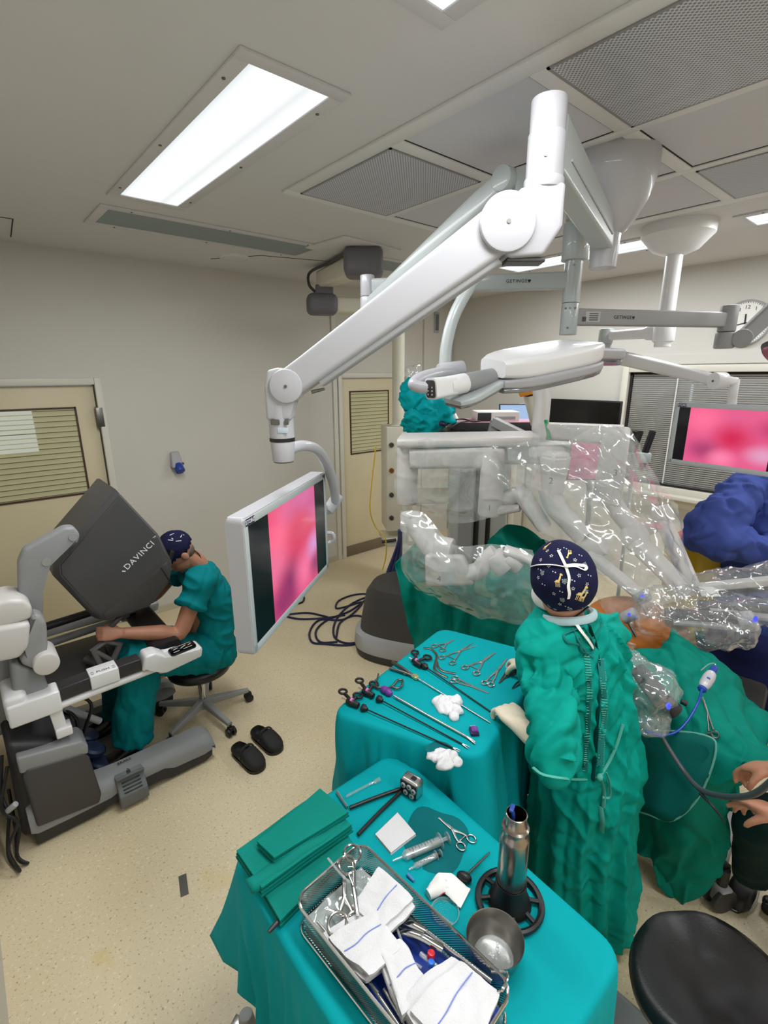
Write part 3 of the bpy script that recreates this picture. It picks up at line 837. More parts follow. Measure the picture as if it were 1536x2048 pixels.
bm = N(); beam(bm, H0, H1, (.07, .10), (.06, .062), .02, mids=[(.25, (.07, .09)), (.3, (.062, .07))]); obj('extension_arm', bm, M_BRIGHT, mb)
bm = N(); cyl(bm, H1 + V((0, 0, -.055)), H1 + V((0, 0, .05)), .05, seg=24, bev=.01); cyl(bm, H1 + V((0, 0, -.16)), H1 + V((0, 0, -.05)), .045, seg=24, bev=.01); obj('arm_end_sleeve', bm, M_PALE, mb)
I0 = H1 + V((0, 0, -.135)) + CR * .06; I1 = PD(1438, 762, 2.75)
bm = N(); beam(bm, I0, I1, (.055, .09), (.05, .06), .018, mids=[(.12, (.055, .095)), (.6, (.05, .078))]); obj('spring_arm', bm, M_BRIGHT, mb)
sd2 = (I1 - I0).cross(V((0, 0, 1))).normalized()
if sd2.dot(CAM_POS - I1) < 0: sd2 = -sd2
bm = N(); cyl(bm, I1 - sd2 * .032, I1 + sd2 * .036, .046, seg=28, bev=.006); ko = obj('knuckle', bm, M_BRIGHT, mb)
bm = N(); screwhead(bm, I1 + sd2 * .036, sd2, .006); obj('screw', bm, M_DSTEEL, ko)
bm = N(); dT = PD(1470, 762, 2.78); beam(bm, I1, dT, (.05, .06), (.045, .04), .015); tube(bm, [dT + V((0, 0, .01)), dT + V((0, 0, -.05)), PD(1464, 800, 2.8), PD(1462, 830, 2.82)], .024, 12, 3); obj('drop_bracket', bm, M_BRIGHT, mb)

# --- ceiling supply pendant: grey joints, cream arms, pole, socket column ----------
M_PEND = mat('slate_grey_plastic', (100, 98, 104), .5)
g1 = V((2.45, 3.07, CEIL))
pn = thing('supply_pendant', 'cream ceiling pendant with dark grey joints, pole and socket column by the far door', 'medical pendant', g1)
bm = N(); box(bm, (.28, .25, .20), T(g1.x, g1.y, CEIL - .10) @ RZ(-.7), .05, 4); obj('ceiling_joint', bm, M_PEND, pn)
bm = N(); box(bm, (.55, .42, .012), T(g1.x - .05, g1.y + .05, CEIL - .006) @ RZ(.1), .003); obj('ceiling_plate', bm, M_CEIL, pn)
za = CEIL - .10; k2 = PZ(648, 560, za)
bm = N(); beam(bm, g1 + V((0, 0, -.10)), k2, (.15, .15), (.14, .13), .02); obj('upper_arm', bm, M_CREAM, pn)
bm = N(); box(bm, (.15, .15, .11), T(k2.x, k2.y, za - .10) @ RZ(-.6), .012); kb = obj('joint_block', bm, M_PEND, pn)
bm = N(); p = V((k2.x, k2.y, za - .095)) + CR * .06 - FH * .05; box(bm, (.03, .03, .08), T(*p) @ RZ(-.6), .003); obj('blue_mark', bm, M_BLUE, kb)
zc = PD(645, 610, k2.dot(FH)).z; p2 = PZ(797, 615, zc)
bm = N(); box(bm, (.26, .2, .17), T(k2.x - .03, k2.y, zc) @ RZ(-.5), .05, 4); obj('lower_joint', bm, M_PEND, pn)
bm = N(); beam(bm, V((k2.x, k2.y, zc)), p2, (.15, .13), (.15, .13), .03); obj('lower_arm', bm, M_CREAM, pn)
bm = N(); tube(bm, [g1 + V((-.12, .06, -.04)), g1.lerp(k2, .5) + V((-.07, .05, .02)), k2 + V((-.09, .07, .06)), k2 + V((-.12, .05, -.04)), k2 + V((-.08, .02, -.10))], .012, 8, 6); obj('hose', bm, M_DGREY, pn)
zt = PD(797, 852, p2.dot(FH)).z; zbm = PD(790, 1056, p2.dot(FH)).z
bm = N(); cyl(bm, (p2.x, p2.y, zt), (p2.x, p2.y, zc), .058, seg=30); cyl(bm, (p2.x, p2.y, zt), (p2.x, p2.y, zt + .015), .085, seg=30, bev=.003); obj('pole', bm, M_CREAM, pn)
# socket column: its broad face looks at the camera, slightly to the door side
MX = T(p2.x, p2.y, 0) @ RZ(math.atan2(-FH.y, -FH.x) + PI / 2 + .18)
bm = N(); box(bm, (.26, .30, zt - zbm), MX @ T(-.0, .06, (zt + zbm) / 2), .008); sc_ = obj('socket_column', bm, M_CREAM, pn)
for k, py in enumerate((887, 937, 985, 1030)):
    for sxx in (-.085, .06):
        if sxx > 0 and k in (1, 3): continue
        z = PD(766, py, p2.dot(FH)).z; M = MX @ T(sxx, -.092, z) @ Matrix.Rotation(PI / 2, 4, 'X')
        bm = N(); lathe(bm, [(0, .006), (.012, .006), (.013, .012), (.022, .012), (.024, 0), (0, 0)], 20, M)
        obj('gas_socket', bm, M_BRASS if k == 1 else M_DSTEEL, sc_, label='brass gas socket' if k == 1 else None)
zsf = PD(780, 1075, p2.dot(FH)).z
bm = N(); box(bm, (.42, .40, .05), MX @ T(.05, .0, zsf), .006); obj('shelf', bm, M_CREAM, pn)
bm = N(); cyl(bm, MX @ V((-.20, -.19, zsf + .03)), MX @ V((-.06, -.215, zsf + .05)), .016, seg=16, bev=.004); obj('shelf_grip', bm, M_CHAR, pn)
bm = N(); tube(bm, [PD(752, 890, 3.2), PD(744, 960, 3.2), PD(740, 1020, 3.2), PD(752, 1055, 3.22), PD(770, 1075, 3.2), PD(772, 1110, 3.2), PD(765, 1140, 3.2)], .004, 6, 6)
solo('yellow_cable', bm, M_YELLOW, 'thin yellow cable hanging along the edge of the socket column', 'cable')
# ------------------------------------------------------------------ monitors and wall things
def blob_screen(name, blobs, base, strength, u0, u1, dark=(20, 18, 26)):
    """A lit screen showing only blurred patches of colour between two dark side bars; u and v run 0..1."""
    m, nt, b, out = nodes(name)
    uv = add(nt, 'ShaderNodeUVMap')
    cur = None
    for (u, v, su, sv, c) in blobs:
        mp = add(nt, 'ShaderNodeMapping', vector_type='TEXTURE')
        mp.inputs['Location'].default_value = (u, v, 0); mp.inputs['Scale'].default_value = (su, sv, 1)
        nt.links.new(uv.outputs[0], mp.inputs[0])
        g = add(nt, 'ShaderNodeTexGradient', gradient_type='SPHERICAL'); nt.links.new(mp.outputs[0], g.inputs[0])
        r = add(nt, 'ShaderNodeMapRange', interpolation_type='SMOOTHSTEP'); nt.links.new(g.outputs['Fac'], r.inputs[0])
        mx = add(nt, 'ShaderNodeMix', data_type='RGBA'); nt.links.new(r.outputs[0], mx.inputs['Factor'])
        if cur is None: mx.inputs['A'].default_value = srgb(base)
        else: nt.links.new(cur, mx.inputs['A'])
        mx.inputs['B'].default_value = srgb(c); cur = mx.outputs['Result']
    sp = add(nt, 'ShaderNodeSeparateXYZ'); nt.links.new(uv.outputs[0], sp.inputs[0])
    lo = add(nt, 'ShaderNodeMath', operation='GREATER_THAN'); lo.inputs[1].default_value = u0; nt.links.new(sp.outputs['X'], lo.inputs[0])
    hi = add(nt, 'ShaderNodeMath', operation='LESS_THAN'); hi.inputs[1].default_value = u1; nt.links.new(sp.outputs['X'], hi.inputs[0])
    an = add(nt, 'ShaderNodeMath', operation='MULTIPLY'); nt.links.new(lo.outputs[0], an.inputs[0]); nt.links.new(hi.outputs[0], an.inputs[1])
    em = add(nt, 'ShaderNodeMath', operation='MULTIPLY'); em.inputs[1].default_value = strength; nt.links.new(an.outputs[0], em.inputs[0])
    b.inputs['Base Color'].default_value = srgb(dark); setin(b, Roughness=0.15)
    nt.links.new(cur, b.inputs['Emission Color']); nt.links.new(em.outputs[0], b.inputs['Emission Strength'])
    return m
BLOBS = [(.30, .75, .42, .5, (252, 92, 132)), (.22, .45, .3, .35, (236, 110, 150)), (.60, .92, .4, .25, (214, 118, 170)), (.55, .6, .28, .5, (214, 34, 84)),
         (.70, .66, .25, .22, (214, 52, 92)), (.42, .22, .26, .36, (140, 44, 100)), (.32, .1, .25, .25, (150, 50, 104)), (.62, .2, .22, .36, (244, 112, 156)), (.80, .38, .2, .22, (214, 150, 206)), (.82, .16, .18, .2, (150, 62, 110)),
         (.82, .82, .2, .26, (208, 96, 150))]
M_SCREEN = blob_screen('blurred_pink_screen', BLOBS, (216, 70, 120), 1.0, .20, .83)
M_SCREEN2 = blob_screen('blurred_pink_screen_far', [(.25, .8, .3, .4, (255, 110, 150)), (.55, .5, .3, .4, (214, 30, 80)), (.3, .25, .25, .3, (176, 60, 110)), (.48, .12, .2, .25, (255, 130, 170)),
                        (.85, .25, .25, .25, (226, 160, 196)), (.9, .7, .25, .3, (200, 60, 110))], (230, 92, 140), 1.0, .115, .885)
def uv_plane(bm, M, w, h):
    b = bmesh.new(); uvl = b.loops.layers.uv.new('UVMap')
    vs = [b.verts.new(M @ V(p)) for p in ((-w / 2, -h / 2, 0), (w / 2, -h / 2, 0), (w / 2, h / 2, 0), (-w / 2, h / 2, 0))]
    f = b.faces.new(vs)
    for l, q in zip(f.loops, ((0, 0), (1, 0), (1, 1), (0, 1))): l[uvl].uv = q
    return b
def monitor(label, M, w, h, dep, bez, screen, brand, brand_size, bezm=M_PALE, group=None):
    """M: centre of the front face, local x to the screen's right, y up, z towards the viewer."""
    t = thing('monitor', label, 'monitor', M @ V((0, -h / 2, -dep / 2)), group)
    bm = N(); prism(bm, rrect(w, h, .016, 5), dep, M @ T(0, 0, -dep), .006, 3); obj('casing', bm, M_WHITE, t)
    bm = N(); bx, by = bez
    for s in (-1, 1):
        box(bm, (bx, h - .012, .003), M @ T(s * (w / 2 - bx / 2 - .004), 0, .001), .001)
        box(bm, (w - .012, by, .003), M @ T(0, s * (h / 2 - by / 2 - .004), .001), .001)
    fo = obj('front_frame', bm, bezm, t)
    sw, sh = w - 2 * bx - .008, h - 2 * by - .008
    bm = uv_plane(None, M @ T(0, 0, .0012), sw, sh); obj('screen', bm, screen, t, recalc=False)
    if brand:
        bm = N(); box(bm, (brand_size * 3.0, brand_size * 1.2, .0006), M @ T(-w / 2 + .012 + brand_size * 1.7, h / 2 - by / 2 - .004, .0028)); bo = obj('brand_badge', bm, M_NAVY, t)
        bm = N(); text(bm, brand, brand_size, M @ T(-w / 2 + .012 + brand_size * 1.7, h / 2 - by / 2 - .004, .0034), .0003); obj('brand_lettering', bm, M_WHITEINK, bo, smooth=0)
        bm = N()
        for k in range(2): box(bm, (.006, .008, .001), M @ T(w / 2 - .02 - .014 * k, h / 2 - by / 2 - .004, .0028))
        obj('indicator', bm, M_CHAR, t)
    return t
ml = V((.573, 1.290, 1.482)); mr = V((1.160, 1.738, 1.482))
xd = (mr - ml); xd.z = 0; Wm = xd.length; xd.normalize(); nd = xd.cross(V((0, 0, 1)))
mc = (ml + mr) / 2
Mm = Matrix(((xd.x, 0, nd.x, mc.x), (xd.y, 0, nd.y, mc.y), (0, 1, 0, mc.z), (0, 0, 0, 1)))
mon = monitor('near flat monitor with a blurred pink picture, turned edge-on beside the seated surgeon', Mm, Wm, .44, .055, (.024, .024), M_SCREEN, 'STORZ', .018, group='pink screen monitors')
bm = N(); p = PD(652, 1078, 2.12); tube(bm, [PD(640, 1068, 2.10), PD(662, 1066, 2.12), PD(668, 1076, 2.12), PD(660, 1085, 2.12), PD(640, 1086, 2.10)], .009, 8, 4); obj('side_handle', bm, M_WHITE, mon)
# far monitor
t0 = PD(1352, 804, 2.86); b0 = PD(1337, 925, 2.86); hh = t0.z - b0.z
zt2 = t0.z; ctr2 = V((t0.x, t0.y, zt2 - hh / 2))
rgt = PZ(1536, 812, zt2); xd2 = V((rgt.x - t0.x, rgt.y - t0.y, 0)).normalized()
nd2 = xd2.cross(V((0, 0, 1)))
W2 = hh * 1.68; c2m = ctr2 + xd2 * W2 / 2
Mm2 = Matrix(((xd2.x, 0, nd2.x, c2m.x), (xd2.y, 0, nd2.y, c2m.y), (0, 1, 0, c2m.z), (0, 0, 0, 1)))
monitor('far flat monitor with a blurred pink picture, hanging in front of the window blinds', Mm2, W2, hh, .05, (.022, .022), M_SCREEN2, 'STORZ', .016, group='pink screen monitors')

# wide dark screen on the window wall, left of the window
tvm = Matrix(((0, 0, -1, XW - .05), (-1, 0, 0, 2.62), (0, 1, 0, 1.60), (0, 0, 0, 1)))
t = thing('wall_screen', 'wide switched-off black screen beside the window blinds', 'television', (XW - .04, 2.62, 1.37))
bm = N(); box(bm, (.80, .46, .04), tvm @ T(0, 0, -.02), .006); obj('casing', bm, M_BLACK, t)
bm = N(); box(bm, (.77, .43, .002), tvm @ T(0, 0, .001)); obj('screen', bm, M_GLOSSBLK, t)

# wall clock ------------------------------------------------------------------
cc = PX(1490, 646, XW - .03); cr = .175
ck = thing('wall_clock', 'round white wall clock with black numerals behind the grey arm joint', 'clock', cc)
Mk = Matrix(((0, 0, -1, cc.x), (-1, 0, 0, cc.y), (0, 1, 0, cc.z), (0, 0, 0, 1)))
bm = N(); lathe(bm, [(cr - .014, .0), (cr - .012, .012), (cr - .004, .014), (cr, .006), (cr, -.03), (cr - .02, -.03)], 56, Mk); obj('rim', bm, M_LGREY, ck)
bm = N(); lathe(bm, [(0, .001), (cr - .012, .001), (cr - .012, -.02)], 56, Mk); obj('dial', bm, M_PAPER, ck)
bm = N()
for n in range(1, 13):
    a = PI / 2 - n * PI / 6; text(bm, str(n), .040, Mk @ T(cr * .68 * math.cos(a), cr * .68 * math.sin(a), .002), .0004)
for n in range(60):
    a = n * PI / 30; box(bm, (.009, .003 if n % 5 else .005, .001), Mk @ T(cr * .88 * math.cos(a), cr * .88 * math.sin(a), .002) @ RZ(a))
obj('numerals', bm, M_INK, ck, smooth=0)
for nm, L, w, a in (('hour_hand', .075, .010, 92), ('minute_hand', .125, .007, 192)):
    bm = N(); a = math.radians(a); box(bm, (L, w, .002), Mk @ T(math.cos(a) * L * .4, math.sin(a) * L * .4, .006) @ RZ(a)); obj(nm, bm, M_INK, ck)

# blue wall socket --------------------------------------------------------------
wl = PY(350, 922, YW)
t = thing('wall_socket', 'grey and blue industrial wall socket on the bare cream wall', 'socket', (wl.x, YW, wl.z - .06))
bm = N(); hexa(bm, [wl + V((x, y, z)) for z, ww, y0 in ((-.05, .05, -.075), (.085, .036, -.03)) for x, y in ((-ww, y0), (ww, y0), (ww, 0), (-ww, 0))], .012, 3); obj('socket_body', bm, M_LGREY, t)
bm = N(); cyl(bm, wl + V((.005, -.035, -.03)), wl + V((.012, -.085, -.085)), .040, seg=20, bev=.006); so = obj('socket_lid', bm, M_BLUE, t)
bm = N(); box(bm, (.02, .012, .02), T(wl.x + .045, YW - .06, wl.z - .02), .003); obj('latch', bm, M_DGREY, t)
# small louvred wall grille
p = PY(873, 645, YW - .03)
t = thing('wall_grille', 'small upright grey louvred grille high beside the room corner', 'air vent', (p.x, YW - .03, p.z - .1))
bm = N(); box(bm, (.085, .012, .235), T(p.x, YW - .031, p.z), .003); obj('grille_frame', bm, M_LGREY, t)
bm = N(); box(bm, (.045, .004, .18), T(p.x, YW - .038, p.z)); obj('dark_opening', bm, M_DARK, t)
bm = N()
for k in range(4): box(bm, (.006, .008, .18), T(p.x - .02 + k * .0133, YW - .042, p.z))
obj('louvres', bm, M_GREY, t)
# light switch on the window wall
p = PX(1050, 815, XW); t = thing('light_switch', 'small white double switch plate left of the black wall screen', 'switch', (XW, p.y, p.z - .05))
bm = N(); box(bm, (.01, .15, .09), T(XW - .005, p.y, p.z), .003); obj('plate', bm, M_PAPER, t)
for s in (-1, 1):
    bm = N(); box(bm, (.008, .05, .06), T(XW - .012, p.y + s * .032, p.z), .002); obj('rocker', bm, M_WHITE, t)
# round ceiling loudspeaker / detector by the door wall
p = V((1.87, 3.93, CEIL))
t = thing('ceiling_speaker', 'flat round white ceiling speaker by the door wall', 'speaker', p)
bm = N(); lathe(bm, [(0, -.018), (.06, -.018), (.085, -.014), (.11, 0)], 36, T(*p)); obj('grille', bm, M_CEIL, t)
bm = N(); lathe(bm, [(.10, 0), (.102, -.012), (.112, -.010), (.116, 0)], 36, T(*p)); obj('trim_ring', bm, M_TBAR, t)
# ------------------------------------------------------------------ surgeon's console (stands square to the room, its user faces the near wall)
YN, YC, YF = 2.40, 2.80, 3.22       # near side, middle, far side
con = thing('surgeon_console', 'grey robotic surgery console with a big tilted dark viewer hood and white armrest', 'surgical console', (.3, YC, 0))
def XZ(y, z0, z1=None):
    """Matrix whose local (x, y) are room (x, z) and whose local z runs along +Y from y."""
    return Matrix(((1, 0, 0, 0), (0, 0, 1, y), (0, 1, 0, 0), (0, 0, 0, 1)))
# base: near rail, far rail, rear block ----------------------------------------
def rail(y0, y1):
    bm = N(); w = y1 - y0; near = y0 < YC; rings = []
    for X, zb, zt in ((-.065, .09, .22), (-.04, .075, .235), (.08, .072, .19), (.26, .075, .165), (.32, .095, .16), (.52, .095, .16), (.57, .07, .16), (.73, .062, .158), (.775, .07, .14), (.795, .085, .115)):
        cs = [(0, zb), (0, zt - .05), (.014, zt - .022), (.05, zt), (w - .03, zt + .012), (w, zt - .012), (w, zb)]
        rings.append([V((X, y0 + y if near else y1 - y, z)) for y, z in cs])
    loft(bm, rings); return bm
def skirt(y0, y1):
    poly = [(-.055, .012), (.20, .012), (.25, .04), (.50, .04), (.55, .012), (.74, .012), (.775, .03), (.782, .085), (.6, .10), (.44, .11), (.28, .10), (.10, .10), (-.055, .10)]
    bm = N(); prism(bm, poly, y1 - y0 - .006, XZ(y0 + .003, 0), .006); return bm
b1 = obj('base_rail', rail(YN, YN + .15), M_GREY, con)
obj('rubber_skirt', skirt(YN, YN + .15), M_CHAR, b1)
b2 = obj('base_rail', rail(YF - .17, YF), M_GREY, con)
obj('rubber_skirt', skirt(YF - .17, YF), M_CHAR, b2)
for x in (-.02, .14, .6):
    for y in (YN + .08, YF - .08):
        bm = N(); cyl(bm, (x, y - .015, .032), (x, y + .015, .032), .032, seg=18, bev=.004); obj('castor', bm, M_RUBBER, con)
bm = N(); hexa(bm, [V(p) for p in ((-.10, YN + .03, .05), (.22, YN + .03, .05), (.24, YF - .03, .05), (-.10, YF - .03, .05), (-.08, YN + .04, .56), (.20, YN + .04, .42), (.12, YF - .04, .70), (-.10, YF - .04, .70))], .03, 3)
rb = obj('rear_block', bm, M_CHAR, con)
bm = N(); prism(bm, [(-.04, .115), (.21, .085), (.225, .13), (.205, .36), (.18, .395), (-.03, .43), (-.05, .40)], .03, XZ(YN - .012, 0), .012, 3); obj('side_panel', bm, M_DGREY, rb)
bm = N(); prism(bm, [(-.055, .415), (.205, .375), (.21, .42), (.19, .455), (-.055, .50)], .14, XZ(YN - .006, 0), .01, 3); obj('grey_band', bm, M_GREY, rb)
# floor deck with pedals
bm = N(); hexa(bm, [V(p) for p in ((.18, YN + .17, .03), (.46, YN + .17, .03), (.46, YF - .17, .03), (.18, YF - .17, .03), (.18, YN + .17, .075), (.46, YN + .17, .05), (.46, YF - .17, .05), (.18, YF - .17, .075))], .006); dk = obj('pedal_deck', bm, M_GREY, con)
M_TEALGREY = mat('blue_grey_panel', (84, 98, 106), .5)
bm = N(); hexa(bm, [V(p) for p in ((.14, YN + .18, .06), (.22, YN + .18, .06), (.22, YF - .2, .06), (.14, YF - .2, .06), (.13, YN + .18, .34), (.17, YN + .18, .34), (.17, YF - .2, .34), (.13, YF - .2, .34))], .015, 3); obj('pedal_panel', bm, M_TEALGREY, con)
M_PEDAL = mat('blue_black_pedal', (38, 52, 84), .45)
for x, y, z in ((.27, 2.66, .10), (.27, 2.79, .10), (.25, 2.66, .20), (.25, 2.80, .20)):
    bm = N(); lathe(bm, [(0, .02), (.05, .018), (.058, .006), (.05, -.02), (0, -.02)], 24, T(x, y, z) @ Matrix.Rotation(.5, 4, 'Y')); obj('foot_pedal', bm, M_PEDAL, con)
# brake pedal box on the near rail
bm = N(); prism(bm, [(-.0, .03), (.0, .13), (.045, .178), (.06, .178), (.02, .13), (.02, .03)], .13, Matrix(((0, 0, 1, .292), (-1, 0, 0, YN + .03), (0, 1, 0, 0), (0, 0, 0, 1))), .004)
hexa(bm, [V(p) for p in ((.292, YN - .05, .02), (.422, YN - .05, .02), (.422, YN + .02, .02), (.292, YN + .02, .02), (.292, YN - .05, .085), (.422, YN - .05, .085), (.422, YN + .03, .172), (.292, YN + .03, .172))], .006)
bk = obj('brake_pedal', bm, mat('pedal_grey', (108, 112, 114), .5), con)
pn0 = V((.357, YN - .05, .085)); pn1 = V((.357, YN + .03, .172)); pdir = (pn1 - pn0).normalized(); pnrm = V((1, 0, 0)).cross(pdir).normalized()
bm = N()
for k in range(5): box(bm, (.085, .007, .004), frame(pn0.lerp(pn1, .12 + .14 * k) + pnrm * .001, (1, 0, 0), pnrm), .001)
obj('slots', bm, M_BLACK, bk)
bm = N(); box(bm, (.018, .014, .002), frame(pn0.lerp(pn1, .88) + pnrm * .001, (1, 0, 0), pnrm)); tube(bm, [pn0.lerp(pn1, .92) + V((-.006, 0, 0)) + pnrm * .002, pn0.lerp(pn1, 1.02) + pnrm * .002, pn0.lerp(pn1, .92) + V((.006, 0, 0)) + pnrm * .002], .0015, 6, 4); obj('lock_symbol', bm, M_INK, bk)
bm = N(); text(bm, 'BRAKE', .022, T(.357, YN + .092, .1765) @ Matrix.Rotation(.10, 4, 'X'), .0004); obj('brake_lettering', bm, M_INK, b1, smooth=0)
# viewer hood ------------------------------------------------------------------
def hq(px, py, y): p = PY(px, py, y); return V((p.x, y, p.z))
HN = 2.575
out_px = [(232, 979), (318, 1070), (345, 1125), (340, 1165), (300, 1214), (215, 1243), (188, 1237), (106, 1152), (108, 1126)]
fold_px = [(238, 992), (314, 1074), (330, 1112), (318, 1132), (262, 1174), (204, 1222), (186, 1222), (122, 1150), (120, 1130)]
outer = [hq(x, y, HN + .03) for x, y in out_px]; outer = [V((p.x, 0, p.z)) for p in outer]
inner = [hq(x, y, HN) for x, y in fold_px]; inner = [V((p.x, 0, p.z)) for p in inner]
bm = N()
def hr(L, y, k=1.0):
    c = sum(L, V((0, 0, 0))) / len(L)
    return [V((c.x + (p.x - c.x) * k, y, c.z + (p.z - c.z) * k)) for p in L]
HF = 2 * YC - HN
loft(bm, [hr(inner, HN), hr(outer, HN + .035), hr(outer, HN + .06, 1.005), hr(outer, HF - .06, 1.005), hr(outer, HF - .035), hr(inner, HF)])
bmesh.ops.bevel(bm, geom=[e for e in bm.edges], offset=.006, segments=2, affect='EDGES')
hood = obj('viewer_hood', bm, mat('hood_grey', (72, 70, 72), .42, var=.04), con)
# lower right cheek of the hood: flatter shell with face shading painted in darker grey
ck_px = [(204, 1228), (262, 1180), (322, 1134), (334, 1122), (341, 1150), (330, 1172), (297, 1210), (214, 1238)]
ckp = [hq(x, y, HN + .01) for x, y in ck_px]
bm = N(); prism(bm, [(p.x, p.z) for p in ckp], .03, XZ(HN + .006, 0), .006); obj('shaded_hood_cheek', bm, mat('hood_shade_grey', (60, 57, 57), .5), hood)
t0, t1 = hq(251, 1139, HN), hq(313, 1080, HN); td = (t1 - t0).normalized(); tn = V((0, -1, 0))
bm = N(); Mt = frame(t0.lerp(t1, .46) + V((0, -.001, 0)) + td.cross(tn) * -.004, td, tn)
text(bm, 'DAVINCI', .041, Mt, .0008, spacing=1.12); text(bm, 'TM', .012, Mt @ T(.112, .014, 0), .0008)
box(bm, (.006, .016, .0012), Mt @ T(-.103, -.004, .0004) @ RZ(.6))
obj('lettering', bm, M_WHITEINK, hood, smooth=0)
s0, s1 = hq(170, 1066, HN + .05), hq(212, 1022, HN + .05)
bm = N(); box(bm, ((s1 - s0).length, .035, .06), frame(s0.lerp(s1, .5) + V((0, .0, .0)), s1 - s0, (0, -1, 0)), .008); obj('vent_slot', bm, M_BLACK, hood)
bm = N(); box(bm, (.12, .008, .006), frame(hq(331, 1150, HN + .008), V((.1, 0, -.25)), (0, -1, 0)), .002); obj('cheek_slot', bm, M_BLACK, hood)
# eyepiece hollow facing the user
e0 = hq(338, 1125, YC)
bm = N(); box(bm, (.03, .22, .16), T(e0.x - .035, YC, e0.z + .03) @ Matrix.Rotation(.45, 4, 'Y'), .01); obj('eyepiece', bm, M_BLACK, hood)
# support arms of the hood ---------------------------------------------------------
for yy in (2.515,):
    pl = [hq(x, y, 2.53) for x, y in ((38, 1235), (36, 1125), (48, 1098), (128, 1054), (148, 1053), (160, 1068), (156, 1084), (92, 1128), (86, 1180), (85, 1260))]
    bm = N(); prism(bm, [(p.x, p.z) for p in pl], .075, XZ(yy, 0), .014, 3); sa_ = obj('hood_support', bm, M_GREY, con)
    if yy < 2.6:
        for q in ((146, 1074), (93, 1124)):
            p = hq(*q, yy); bm = N(); cyl(bm, p + V((0, -.004, 0)), p + V((0, .004, 0)), .018, seg=20); obj('cap', bm, M_GREYMETAL, sa_)
# column behind the supports
bm = N(); hexa(bm, [V(p) for p in ((-.10, 2.55, .5), (.10, 2.55, .5), (.10, 3.05, .5), (-.10, 3.05, .5), (-.02, 2.55, 1.0), (.12, 2.55, 1.0), (.12, 3.05, 1.0), (-.02, 3.05, 1.0))], .03, 3)
bmesh.ops.translate(bm, verts=bm.verts, vec=(-.06, 0.05, 0)); obj('column', bm, M_GREYMETAL, con)
for z0 in (.80, .70):
    bm = N(); cyl(bm, (.10, 3.0, z0), (.50, 3.0, z0 + .02), .022, seg=14); obj('cross_tube', bm, M_CHAR if z0 > .75 else M_GREY, con)
bm = N(); tube(bm, [(.06, 2.6, .66), (.2, 2.62, .48), (.3, 2.64, .36)], .018, 12, 2); obj('strut', bm, M_GREYMETAL, con)
bm = N(); hexa(bm, [V(p) for p in ((.08, 2.7, .60), (.46, 2.66, .60), (.46, 3.1, .60), (.08, 3.1, .60), (.08, 2.7, .63), (.46, 2.66, .63), (.46, 3.1, .63), (.08, 3.1, .63))], .01); obj('shelf_plate', bm, M_DGREY, con)
# white joint cluster over the near left of the base ------------------------------------
def px_poly(pts, y): return [(hq(x, yy, y).x, hq(x, yy, y).z) for x, yy in pts]
bm = N(); prism(bm, px_poly([(-40, 1215), (20, 1199), (50, 1200), (66, 1215), (64, 1238), (20, 1252), (-40, 1262)], 2.42), .20, XZ(2.42, 0), .018, 3); m1 = obj('arm_joint_cap', bm, M_ROBOT, con)
bm = N(); prism(bm, px_poly([(-40, 1262), (62, 1245), (58, 1295), (40, 1318), (0, 1326), (-40, 1328)], 2.40), .20, XZ(2.40, 0), .02, 3); obj('arm_joint_body', bm, M_ROBOT, con)
bm = N(); prism(bm, px_poly([(60, 1232), (80, 1228), (94, 1245), (97, 1300), (80, 1345), (40, 1330), (44, 1316), (60, 1296)], 2.44), .16, XZ(2.44, 0), .02, 3); obj('arm_joint_housing', bm, M_GREYMETAL, con)
p = hq(94, 1330, 2.40); bm = N(); cyl(bm, p, p + V((0, .16, 0)), .050, seg=32, bev=.008); obj('arm_joint_disc', bm, M_ROBOT, con)
bm = N(); prism(bm, px_poly([(20, 1325), (85, 1345), (100, 1380), (70, 1420), (30, 1420)], 2.46), .14, XZ(2.46, 0), .02, 3); obj('joint_column', bm, M_GREY, con)
# armrest: a white U-shaped bar with dark inserts ------------------------------------------
def bx(bm, x0, x1, y0, y1, z0, z1, bev=.01, dz=0.0):
    """Box along X whose far x end is lifted by dz."""
    hexa(bm, [V(q) for q in ((x0, y0, z0), (x1, y0, z0 + dz), (x1, y1, z0 + dz), (x0, y1, z0), (x0, y0, z1), (x1, y0, z1 + dz), (x1, y1, z1 + dz), (x0, y1, z1))], bev, 3)
ya, yb = 2.40, 2.50
bm = N(); bx(bm, -.05, .145, ya, yb, .64, .745); bx(bm, -.055, .03, ya + .01, 3.15, .66, .78, .02); ab = obj('armrest_bar', bm, M_BRIGHT, con)
bm = N(); bx(bm, .145, .27, ya + .012, yb - .012, .685, .745, .004, .005); obj('dark_insert', bm, M_CHAR, ab); bm = N(); bx(bm, .385, .49, ya + .012, yb - .012, .695, .755, .004, .0); obj('dark_insert', bm, M_CHAR, ab)
bm = N(); bx(bm, .267, .388, ya + .004, yb - .004, .688, .757, .004); pu = obj('push_handle', bm, M_BRIGHT, ab)
bm = N(); text(bm, '\u2195 PUSH \u2195', .024, T(.327, (ya + yb) / 2 - .02, .7575), .0004); obj('handle_lettering', bm, M_INK, pu, smooth=0)
bm = N(); tube(bm, [(.10, ya + .03, .655), (.30, ya + .03, .662), (.52, ya + .03, .668), (.57, ya + .03, .67)], .018, 12, 4); obj('lower_bar', bm, M_BRIGHT, ab)
bm = N(); prism(bm, [(.485, .69), (.51, .765), (.56, .765), (.60, .735), (.62, .705), (.78, .715), (.79, .70), (.78, .655), (.60, .635), (.56, .645), (.55, .68)], .10, XZ(ya, 0), .012, 3); ae = obj('armrest_end', bm, M_BRIGHT, con)
